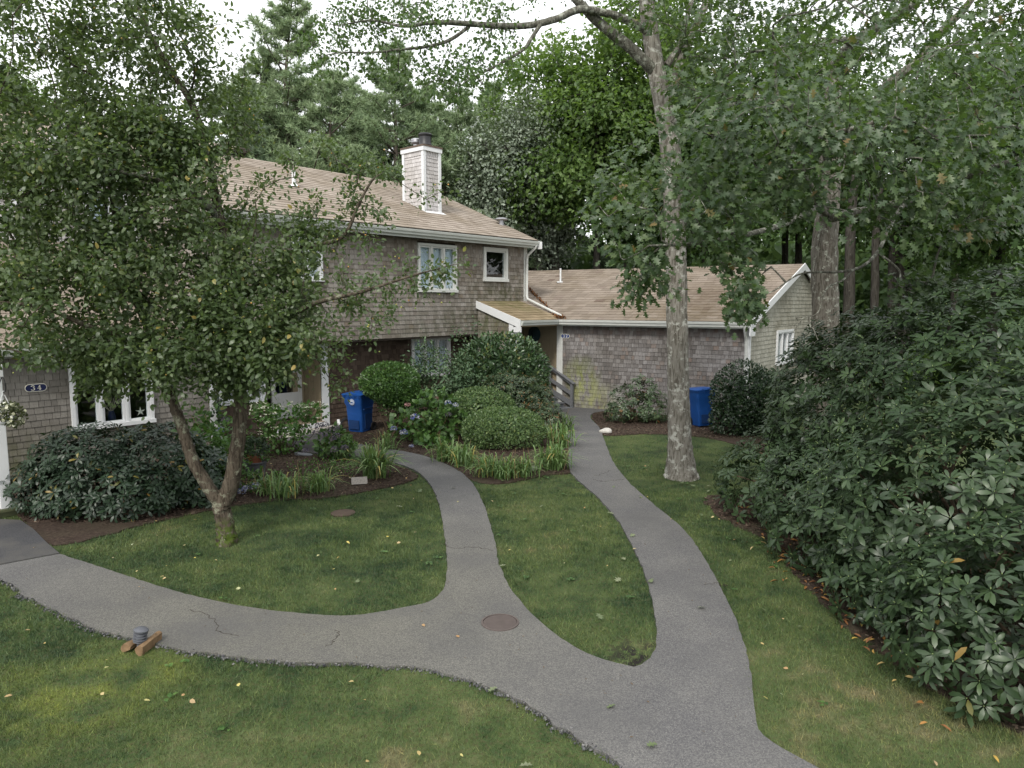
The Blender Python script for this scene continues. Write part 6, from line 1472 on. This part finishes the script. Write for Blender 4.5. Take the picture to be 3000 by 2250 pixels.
for label, cx, cy, ells, n, sz in (('tall bright green perennials between the two stems of the forked tree', -5.55, 12.6, [((-5.55, 12.7, .65), (.42, .3, .6)), ((-5.2, 12.7, .8), (.25, .25, .5))], 520, (.07, .13)),
                                   ('low bushy green plant left of the planter behind the trunk', -5.45, 13.6, [((-5.4, 13.6, .45), (.3, .3, .42)), ((-5.7, 13.6, .3), (.4, .3, .3))], 420, (.04, .075)),
                                   ('low ferny ground plants between the planter and the daylilies', -4.0, 14.2, [((-4.0, 14.4, .1), (.7, .35, .16)), ((-3.4, 14.3, .1), (.5, .3, .16))], 650, (.03, .055)),
                                   ('small broad-leaved hosta under the hydrangea', -1.9, 16.9, [((-1.9, 16.9, .12), (.36, .2, .13))], 50, (.12, .18))):
    g_ = shrub('garden_plant', label, 'plant', (cx, cy))
    P, N = ell_points(ells, n, (.3, 1.05), .25, 14, .03); leaf_shrub(g_, 'leaf', L_broad if 'hosta' in label else L_vib, LM_weed, P, N, sz, .3, .6, .4)
pt_ = shrub('potted_plant', 'dark fine-leaved plant spilling over the terracotta pot', 'plant', pp + z_ * .46); pt_.location.z = .46
P, N = ell_points([(pp + z_ * .62, (.22, .22, .16))], 700, (.2, 1.1), .3, 15, .03); leaf_shrub(pt_, 'leaf', leaf2(.16), LM_holly, P, N, (.05, .1), .5, .4)
P, N = ell_points([(pp + (.2, -.02, .46), (.14, .12, .08))], 120, (.3, 1.1), .3, 15, .03); leaf_shrub(pt_, 'leaf', L_vib, LM_weed, P, N, (.03, .05), 0, .6)
bg_ = shrub('begonia', 'white flowered begonia in the hanging basket', 'plant', hb); bg_.location.z = hb[2]
P, N = ell_points([(hb + z_ * .1, (.22, .2, .14)), (hb + (.16, -.04, .05), (.16, .14, .16))], 620, (.4, 1.08), .25, 16, 0); leaf_shrub(bg_, 'leaf', L_broad, leafmat('begonia_leaf', [(0, (.03, .03, .014)), (.5, (.05, .06, .022)), (1, (.09, .09, .03))]), P, N, (.035, .055), .2, .6)
P, N = ell_points([(hb + z_ * .1, (.22, .2, .14)), (hb + (.16, -.04, .05), (.16, .14, .16))], 90, (1.0, 1.12), .25, 16, 0)
part('blossoms', inst_mesh('blossoms', V4, np.array([(0, 1, 2, 3)]), orient(rng.normal(size=(len(P), 3)), N, .2) * .042, P, rng.random(len(P))), FL_white, bg_, kind='stuff')
vn = shrub('climbing_vine', 'dark leafy vine climbing the white corner post beside the bay window', 'vine', FA.pt(-9.0, .1, 0))
P = np.array([FA.pt(-9.0 + random.gauss(0, .06), .09 + random.random() * .08, random.uniform(.1, 1.35)) for _ in range(140)]); leaf_shrub(vn, 'leaf', L_broad, LM_holly, P, np.tile(FA.n3(), (140, 1)), (.06, .11), -.3, .6)
# daylilies
def arch_blade(h, reach, w):
    w *= 2.0
    V = []; n = 6
    for i in range(n + 1):
        f = i / n; y = reach * f ** 1.35; z = h * (2.35 * f - (1.3 + .5 * min(1, reach)) * f * f) ; ww = w * (1 - f ** 3) * (.6 + .4 * min(1, f * 3)) + .0008
        V += [(-ww / 2, y, z + .006 * (1 - f)), (ww / 2, y, z + .006 * (1 - f))]
    F = [(2 * i, 2 * i + 1, 2 * i + 3, 2 * i + 2) for i in range(n)]
    return np.array(V), np.array(F)
BLS = [arch_blade(.9, .6, .026), arch_blade(.8, .95, .028), arch_blade(.62, 1.15, .026), arch_blade(1.0, .35, .024)]
def daylily(label, x, y, h, n, spread):
    h *= 1.12; n = int(n * .95)
    g_ = gnd(x, y); th_ = thing('daylily', label, 'plant', g_, 'daylily clumps along the beds')
    Vs, Fs, Rs = [], [], []; off = 0
    for b_, (TV, TF) in enumerate(BLS):
        q = n // 4; a = rng.random(q) * 6.283; s = h * rng.uniform(.7, 1.15, q)
        M = np.stack([np.stack([np.cos(a), np.sin(a), 0 * a], 1), np.stack([-np.sin(a), np.cos(a), 0 * a], 1), np.tile([0, 0, 1.], (q, 1))], -1) * s[:, None, None]
        M[:, :, 0] *= (1 / s * np.minimum(s * 1.0, .75))[:, None]
        T = g_ + rng.normal(size=(q, 3)) * (spread, spread * .8, 0); T[:, 2] = 0.0
        v, f, r = inst_arr(TV, TF, M, T, rng.random(q)); Vs.append(v); Fs.append(f + off); Rs.append(r); off += len(v)
    part('leaves', mesh_np('leaves', np.concatenate(Vs), np.concatenate(Fs), np.concatenate(Rs)), LM_lily, th_, kind='stuff')
    mb = MB()
    for i in range(max(2, n // 45)):
        p = g_ + rng.normal(size=3) * (spread, spread, 0); p[2] = 0; e = p + (rng.normal() * .08, rng.normal() * .08, h * random.uniform(1.1, 1.45)); mb.tube([p, (p + e) / 2 + rng.normal(size=3) * .02, e], [.005, .0045, .003], 5)
    part('stalks', mb.mesh('stalks', True), M_stalk, th_, kind='stuff')
for a in (('tall full daylily clump at the lawn corner left of the middle path', 1100, 1400, .62, 190, .10), ('daylily clump beside the small garden plaque, left of it', 935, 1440, .42, 130, .13), ('daylily clump right of the forked trunk at the bed edge', 835, 1455, .42, 130, .15), ('sparse daylilies nearest the blue hydrangea by the trunk', 790, 1448, .36, 70, .1),
          ('thin daylilies between the door landing and the middle path', 1010, 1345, .42, 80, .12), ('small daylily clump under the privet beside the middle path', 1135, 1318, .42, 60, .1),
          ('daylily clump at the left end of the row before the boxwood', 1300, 1352, .45, 130, .13), ('daylily clump second from the left in the row before the boxwood', 1358, 1366, .45, 140, .14), ('yellowing daylily clump left of centre in the row before the boxwood', 1420, 1395, .42, 130, .14), ('daylily clump in the centre of the row before the boxwood', 1475, 1402, .42, 130, .13),
          ('drooping daylily clump right of centre in the row before the boxwood', 1530, 1396, .42, 120, .13), ('daylily clump at the right end of the row, by the right path', 1622, 1375, .5, 180, .13), ('grassy daylily clump farther up the edge of the right path', 1640, 1310, .55, 120, .14), ('last daylily clump up the right path, under the azalea', 1652, 1262, .45, 70, .1)):
    daylily(*a)

# ================================================================== woods behind the houses
def bg_tree(name, label, ells, n_t, per, size, leafmat_, bark, h, r0, lean=0, L=L_far, group=None, spread=.32):
    th_ = thing(name, label, 'tree', (0, 0, 0), group)
    pts = spline([np.array([0, 0, -.3]), np.array([.1, 0, h * .3]), np.array([lean * .5, .1, h * .65]), np.array([lean, 0, h * .95])], 8)
    V, F = tube_arr(pts, np.linspace(r0, r0 * .25, len(pts)), 10); part('trunk', mesh_np('trunk', V, F), bark, th_, local=True)
    Pn, par_, tips, cnt, ns = grow([(pts, -1)], ell_fill(ells, n_t, .3), .6, .15, .1, .05)
    part('branches', twig_mesh('branches', Pn, par_, cnt, .011, ns, 4, .45, r0 * .5), bark, th_, local=True, kind='stuff')
    M, T, r = tip_leaves(Pn, par_, tips, per, spread, size, .15, 1.0); part('foliage', inst_mesh('foliage', L[0], L[1], M, T, r), leafmat_, th_, local=True, kind='stuff'); return th_
oA = bg_tree('oak_tree', 'bright green oak', [((0, 0, 9.6), (3.4, 3.2, 3.0)), ((-2.2, -1, 7.6), (2.0, 1.9, 1.5)), ((2.2, .5, 8.2), (2.2, 2, 1.8)), ((.5, -1.5, 7.0), (1.8, 1.6, 1.0)), ((0, 0, 12.5), (2.2, 2.2, 1.6))], 380, 52, (.15, .26), LM_oakfar, BK_far, 11, .22)
oB = bg_tree('oak_tree', 'dark green oak', [((0, 0, 9), (3.4, 3.2, 3.6)), ((2.4, -1, 7), (2, 2, 2)), ((-2, .5, 8), (2.2, 2, 2)), ((-.6, -1.2, 5.4), (2, 1.6, 1.2))], 340, 50, (.15, .26), LM_oakdark, BK_far, 11.5, .25, .8)
oS = bg_tree('silver_tree', 'silvery tree', [((0, 0, 7.6), (1.9, 1.8, 1.9)), ((-.9, -.4, 5.4), (1.5, 1.4, 1.2)), ((.9, 0, 9.4), (1.2, 1.2, 1.1))], 230, 60, (.10, .17), LM_silver, BK_far, 9, .14)
def pine(name, label, h, clear, rb, dens, mat, seed, per=14, lat=1.0, group=None):
    r_ = np.random.default_rng(seed); th_ = thing(name, label, 'tree', (0, 0, 0), group)
    pts = spline([np.array([0, 0, -.3]), np.array([r_.normal() * .1, 0, h * .35]), np.array([r_.normal() * .2, .1, h * .7]), np.array([0, 0, h])], 10)
    V, F = tube_arr(pts, np.linspace(h * .016, .025, len(pts)), 9); part('trunk', mesh_np('trunk', V, F), BK_pine, th_, local=True)
    P = [(p) for p in pts]; seeds = [(pts, -1)]; tufts = []; dirs = []
    z = clear; mbt = MB()
    while z < h - .3:
        f = (z - clear) / (h - clear); Lb = rb * (1 - f) ** .75 * (.55 + .45 * math.sin(min(1, f * 4 + .35) * 1.57)) * r_.uniform(.7, 1.25) + .25
        i = int(np.argmin(np.abs(pts[:, 2] - z))); c = pts[i]
        for k in range(r_.integers(3, 6)):
            a = r_.random() * 6.283; l = Lb * r_.uniform(.55, 1.15); up = .12 + .45 * f + r_.normal() * .1
            dv = np.array([math.cos(a), math.sin(a), up]); e = c + dv * l; m_ = c + dv * l * .55 - np.array([0, 0, .06 * l])
            mbt.tube([c, m_, e], [.02 + .012 * l, .012 + .008 * l, .008], 5, False)
            for q in range(int(4 + l * dens * 6.5)):
                s = r_.uniform(.3, 1.05); b = c + (m_ - c) * min(1, s / .55) + ((e - m_) * max(0, (s - .55) / .45)); sd = np.array([-math.sin(a), math.cos(a), 0]) * r_.normal() * .22 * l * (1.15 - .6 * s) * lat
                tufts.append(b + sd + np.array([0, 0, r_.normal() * .07 + .06])); dirs.append(unit(dv * .8 + sd * .6 + np.array([0, 0, .45]) + r_.normal(size=3) * .25))
        z += r_.uniform(.38, .75) * (1 if f < .8 else .6)
    tufts = np.array(tufts); dirs = np.array(dirs)
    part('branches', mbt.mesh('branches', True), BK_pine, th_, local=True, kind='stuff')
    n = len(tufts) * per; d = unit(np.repeat(dirs, per, 0) * .75 + rng.normal(size=(n, 3)) * .62); s = rng.uniform(.2, .38, n)
    M = frames(d, rng.normal(size=(n, 3))) * np.stack([s * 0 + .05, s, s], 1)[:, None, :]
    part('needles', inst_mesh('needles', B1_V, B1_F, M, np.repeat(tufts, per, 0), np.repeat(rng.random(len(tufts)), per) * .6 + rng.random(n) * .4), mat, th_, local=True, kind='stuff'); return th_
pA = pine('pine_tree', 'pine a', 17.5, 4.0, 4.2, 2.8, LM_pine, 3)
pB = pine('pine_tree', 'pine b', 15, 5.5, 3.6, 1.7, LM_pinedark, 8)
pC = pine('pine_tree', 'pine c', 10.5, 1.5, 3.5, 2.8, LM_pine, 5)
pD = pine('pine_tree', 'pine d', 9, .8, 3.0, 2.8, LM_pinedark, 6)
used = set()
def place(src, px, Y, sc_, rz, label, group):
    X = (px - 1500) / FOC * Y
    if src.name not in used:
        used.add(src.name); src.location = (X, Y, -.05); src.rotation_euler = (0, 0, rz); src.scale = (sc_,) * 3; src['label'] = label; src['group'] = group; return
    dup(src, (X, Y, -.05), rz, sc_, label, group)
GP, GO = 'pines behind the houses', 'oaks in the woods behind the houses'
for a in ((pA, 890, 36, 1.04, 0, 'tallest pale green pine rising left of the chimney'), (pA, 1165, 35, .9, 2.1, 'full pale green pine directly behind the chimney'), (pA, 1020, 42, .95, 4.0, 'pine with a bare visible trunk between the tallest pine and the chimney'),
          (pB, 745, 33, .80, 0, 'dark thin pine behind the left part of the tan roof'), (pB, 655, 38, .95, 1.7, 'sparse dark pine against the sky beside the forked tree crown'), (pB, 560, 44, .8, 3.3, 'dark pine mostly hidden behind the forked tree crown'), (pB, 1075, 38, .88, 5.1, 'sparse dark pine with thin limbs left of the chimney top'),
          (pC, 1385, 36, 1.05, 0, 'bushy soft pine right of the chimney'), (pC, 1310, 37, 1.15, 2.4, 'soft green pine just right of the chimney top'), (pC, 820, 33.5, 1.0, 4.2, 'low bushy pine above the middle of the tan roof'), (pC, 690, 32, .8, 1.1, 'low bushy pine above the left end of the tan roof'),
          (pC, 960, 35, .98, 3.0, 'low bushy pine showing between the roof ridge and the chimney'), (pC, 1080, 33, .95, 5.0, 'low bushy pine just left of the chimney'), (pC, 750, 36, 1.15, 2.2, 'middling bushy pine behind the dark thin one'), (pA, 1340, 37, .82, 3.6, 'tall pale pine standing between the chimney and the silvery tree'), (pA, 1450, 41, .9, 5.3, 'pale pine top showing over the silvery tree'), (pC, 1100, 38, 1.3, 1.3, 'tall bushy pine behind the thin-limbed one left of the chimney'), (pA, 1000, 35, .82, 1.2, 'pale pine filling the gap between the tallest pine and the thin-limbed one'), (pA, 790, 37, .9, 2.7, 'pale pine close on the left of the tallest pine'), (pC, 900, 37, 1.35, .4, 'tall bushy pine at the foot of the tallest pine'), (pC, 1220, 37, 1.3, 3.9, 'tall bushy pine right behind the chimney shaft'), (pA, 1250, 40, .88, .9, 'pale pine seen just over the chimney caps'), (pC, 610, 36, 1.1, 5.6, 'bushy pine behind the peak of the left roof'), (pD, 1760, 37, .75, 0, 'dark low pine between trunks above the wing roof'), (pD, 1430, 37, .95, 2, 'dark low pine behind the right end of the tan roof'), (pD, 1230, 32, .95, 4, 'dark low pine behind the ridge right of the chimney foot')):
    place(*a, GP)
for a in ((oA, 1740, 36, 1.2, 0, 'bright green oak above the wing roof, nearest behind the porch'), (oA, 1900, 37.5, 1.35, 2.2, 'bright green oak directly behind the pale trunk'), (oA, 1610, 39, 1.2, 4.1, 'smaller bright oak between the silvery tree and the wing roof'), (oB, 2130, 35, 1.3, 0, 'dark oak behind the wing roof right of the pale trunk'),
          (oA, 2330, 36, 1.2, 1, 'bright oak seen left of the big oak trunk'), (oB, 2640, 30, 1.1, 2.6, 'dark oak behind the tall rhododendron right of the big oak trunk'), (oB, 2900, 27, 1.05, 4.4, 'dark oak at the right edge above the rhododendron'), (oA, 2780, 38, 1.1, 5, 'bright oak far behind the right edge of the rhododendron'),
          (oB, 180, 34, 1.05, 1.2, 'dark oak behind the crown of the forked tree'), (oA, 420, 40, .95, 3.4, 'bright oak far behind the left house'), (oB, -150, 30, 1.15, 5.6, 'dark oak behind the far left of the left house'), (oA, 60, 42, 1.2, 2.9, 'tall bright oak far behind the left house'),
          (oB, 3120, 22, 1.0, .6, 'dark oak partly out of frame behind the right shrubs'), (oB, 2000, 38, 1.15, 3.9, 'dark oak filling the gap behind the pale trunk')):
    place(*a, GO)
for a in ((oS, 1470, 35, 1.25, 0, 'silvery grey-green tree behind the end of the tan roof'), (oS, 1535, 38, 1.3, 2.2, 'taller silvery tree beside the bright oaks')): place(*a, 'silvery trees')
# bare trunks in the wood
for px, Y, r_, top, label in ((1573, 37, .3, 10, 'pale lichened trunk just right of the downspout corner'), (1622, 38, .3, 10, 'second pale lichened trunk right of the house corner'), (1556, 39, .14, 9, 'thin dark trunk beside the house corner'), (2478, 26, .2, 9, 'dark trunk just right of the big oak trunk'), (2552, 28, .16, 9, 'slender dark trunk in the gap above the rhododendron'),
                              (2604, 30, .2, 9, 'dark trunk above the middle of the rhododendron'), (2650, 33, .15, 9, 'thin trunk right of the gap above the rhododendron'), (2290, 37, .18, 10, 'thin trunk behind the wing ridge'), (2060, 38, .2, 10, 'trunk behind the wing roof right of the pale oak'), (1830, 39, .2, 10, 'trunk behind the wing roof left of the pale oak')):
    X = (px - 1500) / FOC * Y; th_ = thing('tree', label, 'tree', (X, Y, 0), 'bare trunks in the wood')
    limb(th_, [np.array([X, Y, -.2]), np.array([X + .05, Y, top * .35]), np.array([X - .05, Y, top * .7]), np.array([X + .1, Y, top])], [r_ * 1.2, r_, r_ * .85, r_ * .6], BK_oak2 if 'pale' in label else BK_far, 'trunk', 10, 6)
# far undergrowth and woods that read as one mass
n = 46000; X = rng.uniform(-48, 48, n); Yd = rng.uniform(44, 66, n)
hmax = 8.5 + 3.2 * np.sin(X * .31 + 1) + 2.2 * np.sin(X * .83 + .5) + 1.2 * np.sin(X * 1.9); Z = hmax * rng.random(n) ** .8
M = orient(rng.normal(size=(n, 3)), np.array([[0, -.3, 1.]]) + np.zeros((n, 3)), .5) * rng.uniform(.4, .75, n)[:, None, None]
LM_wood = leafmat('woodland_leaf', [(0, (0.066, 0.112, 0.049)), (0.5, (0.104, 0.165, 0.068)), (1, (0.160, 0.235, 0.094))], .6, .3, .3, (.14, .22, .06), (.12, (.6, .7, .62)))
n2_ = 26000; X2 = rng.uniform(-48, 48, n2_); Y2_ = rng.uniform(43, 60, n2_); Z2 = rng.uniform(0, 7.5, n2_)
M = np.concatenate([M, orient(rng.normal(size=(n2_, 3)), np.array([[0, -.6, .8]]) + np.zeros((n2_, 3)), .5) * rng.uniform(.7, 1.2, n2_)[:, None, None]]); X = np.concatenate([X, X2]); Yd = np.concatenate([Yd, Y2_]); Z = np.concatenate([Z, Z2]); n += n2_
tag(part('woodland', inst_mesh('woodland', L_far[0], L_far[1], M, np.stack([X, Yd, Z], 1), rng.random(n)), LM_wood), label='distant mixed woodland behind the houses', kind='stuff')
n = 15000; X = rng.uniform(-2, 26, n); Yd = rng.uniform(27, 44, n); hm = .9 + .7 * np.sin(X * .9) * np.sin(Yd * .6) + .5 * np.sin(X * 2.1); Z = np.maximum(.05, hm) * rng.random(n) ** .7
M = orient(rng.normal(size=(n, 3)), np.array([[0, -.3, 1.]]) + np.zeros((n, 3)), .5) * rng.uniform(.2, .36, n)[:, None, None]
LM_under = leafmat('undergrowth_leaf', [(0, (.06, .11, .02)), (.5, (.1, .17, .035)), (1, (.15, .22, .06))], .6, .3, .3, (.2, .32, .06))
tag(part('undergrowth', inst_mesh('undergrowth', L_far[0], L_far[1], M, np.stack([X, Yd, Z], 1), rng.random(n)), LM_under), label='bright green undergrowth beneath the trees beyond the wing', kind='stuff')
# a neighbour's roof glimpsed through the trees
nb = thing('house', 'tan roof of a far house glimpsed above the rhododendron', 'house', (41, 60, 0))
mb = MB(); mb.box(36, 45, 60, 66, 0, 4.4); part('wall', mb.mesh('wall'), S_chim, nb)
mb = MB(); mb.rings([[(35.6, 59.5, 4.4), (35.6, 66.5, 4.4), (35.6, 63, 6.5)], [(45.4, 59.5, 4.4), (45.4, 66.5, 4.4), (45.4, 63, 6.5)]]); part('roof', mb.mesh('roof'), R_main, nb)

# ---- weeds in the lawn
c_ = np.stack([rng.uniform(-7, 4, 80), rng.uniform(4.6, 15, 80)], 1)
for po in (PATH, PATCH, BED1, BED2, BED3, BED4): c_ = c_[~inside(po, c_)]
P = np.repeat(c_, 7, 0) + rng.normal(size=(len(c_) * 7, 2)) * .02; n = len(P); a = rng.random(n) * 6.283
d = np.stack([np.cos(a), np.sin(a), np.full(n, .35)], 1)
tag(part('lawn_weeds', inst_mesh('lawn_weeds', L_broad[0], L_broad[1], orient(d, np.array([[0, 0, 1.]]) + np.zeros((n, 3)), .2) * rng.uniform(.025, .06, n)[:, None, None], np.column_stack([P, np.full(n, .02)]), rng.random(n)), LM_hyd), label='small broad-leaved weeds in the lawn', kind='stuff')
# ---- fallen leaves
def fallen(label, P2, size, L, mat, z0=.02):
    n = len(P2); M = orient(rng.normal(size=(n, 3)) * (1, 1, .15), np.array([[0, 0, 1.]]) + np.zeros((n, 3)), .3) * (size[0] + (size[1] - size[0]) * rng.random(n))[:, None, None]
    part_ = part('fallen_leaves', inst_mesh('fallen_leaves', L[0], L[1], M, np.column_stack([P2, np.full(n, z0) + rng.random(n) * .015]), rng.random(n)), mat); tag(part_, label=label, kind='stuff')
t = NT('dry_fallen_leaf'); FM1 = t.bsdf(t.ramp(t.rnd(), [(0, (.34, .25, .09)), (.3, (.42, .36, .2)), (.55, (.3, .16, .07)), (.75, (.3, .34, .22)), (1, (.5, .4, .1))]), .7, .2)
t = NT('orange_fallen_leaf'); FM2 = t.bsdf(t.ramp(t.rnd(), [(0, (.14, .06, .025)), (.35, (.22, .10, .035)), (.7, (.32, .17, .05)), (.9, (.42, .30, .07)), (1, (.36, .28, .14))]), .6, .3)
P = np.stack([rng.uniform(-7, 4, 150), rng.uniform(4.6, 15, 150)], 1); P = P[~(inside(PATH, P) & (rng.random(len(P)) < .8))]
fallen('scattered dry leaves on the lawn', P, (.03, .065), L_vib, FM1, .03)
P = np.stack([rng.uniform(-3, 4, 34), rng.uniform(4.8, 15, 34)], 1); fallen('green oak leaves dropped on the lawn', P, (.09, .13), L_oak, leafmat('dropped_oak_leaf', [(0, (.13, .17, .08)), (1, (.25, .27, .17))]), .04)
P = np.column_stack([3.8 + rng.normal(size=150) * .2, 8.3 + rng.normal(size=150) * 1.3]); fallen('orange and yellow rhododendron leaves on the ground at the shrub edge', P, (.07, .12), leaf6(.13, .12, .05), FM2, .03)
P = np.stack([rng.uniform(-7, 4, 900), rng.uniform(4.6, 20, 900)], 1); P = P[inside(PATH, P)]; fallen('small brown leaf bits and twigs littering the asphalt', P, (.012, .035), leaf6(.16, .1, .05), plain('brown_leaf_bits', (.12, .085, .05), .8, .2, .3, 30), .026)
P = scatter(BED1, 500, (-9, -2, 11, 18))[:120]; fallen('leaf litter on the left bed', P, (.03, .06), L_vib, FM1, .03)
for me in list(bpy.data.meshes):
    if me.users == 0: bpy.data.meshes.remove(me)
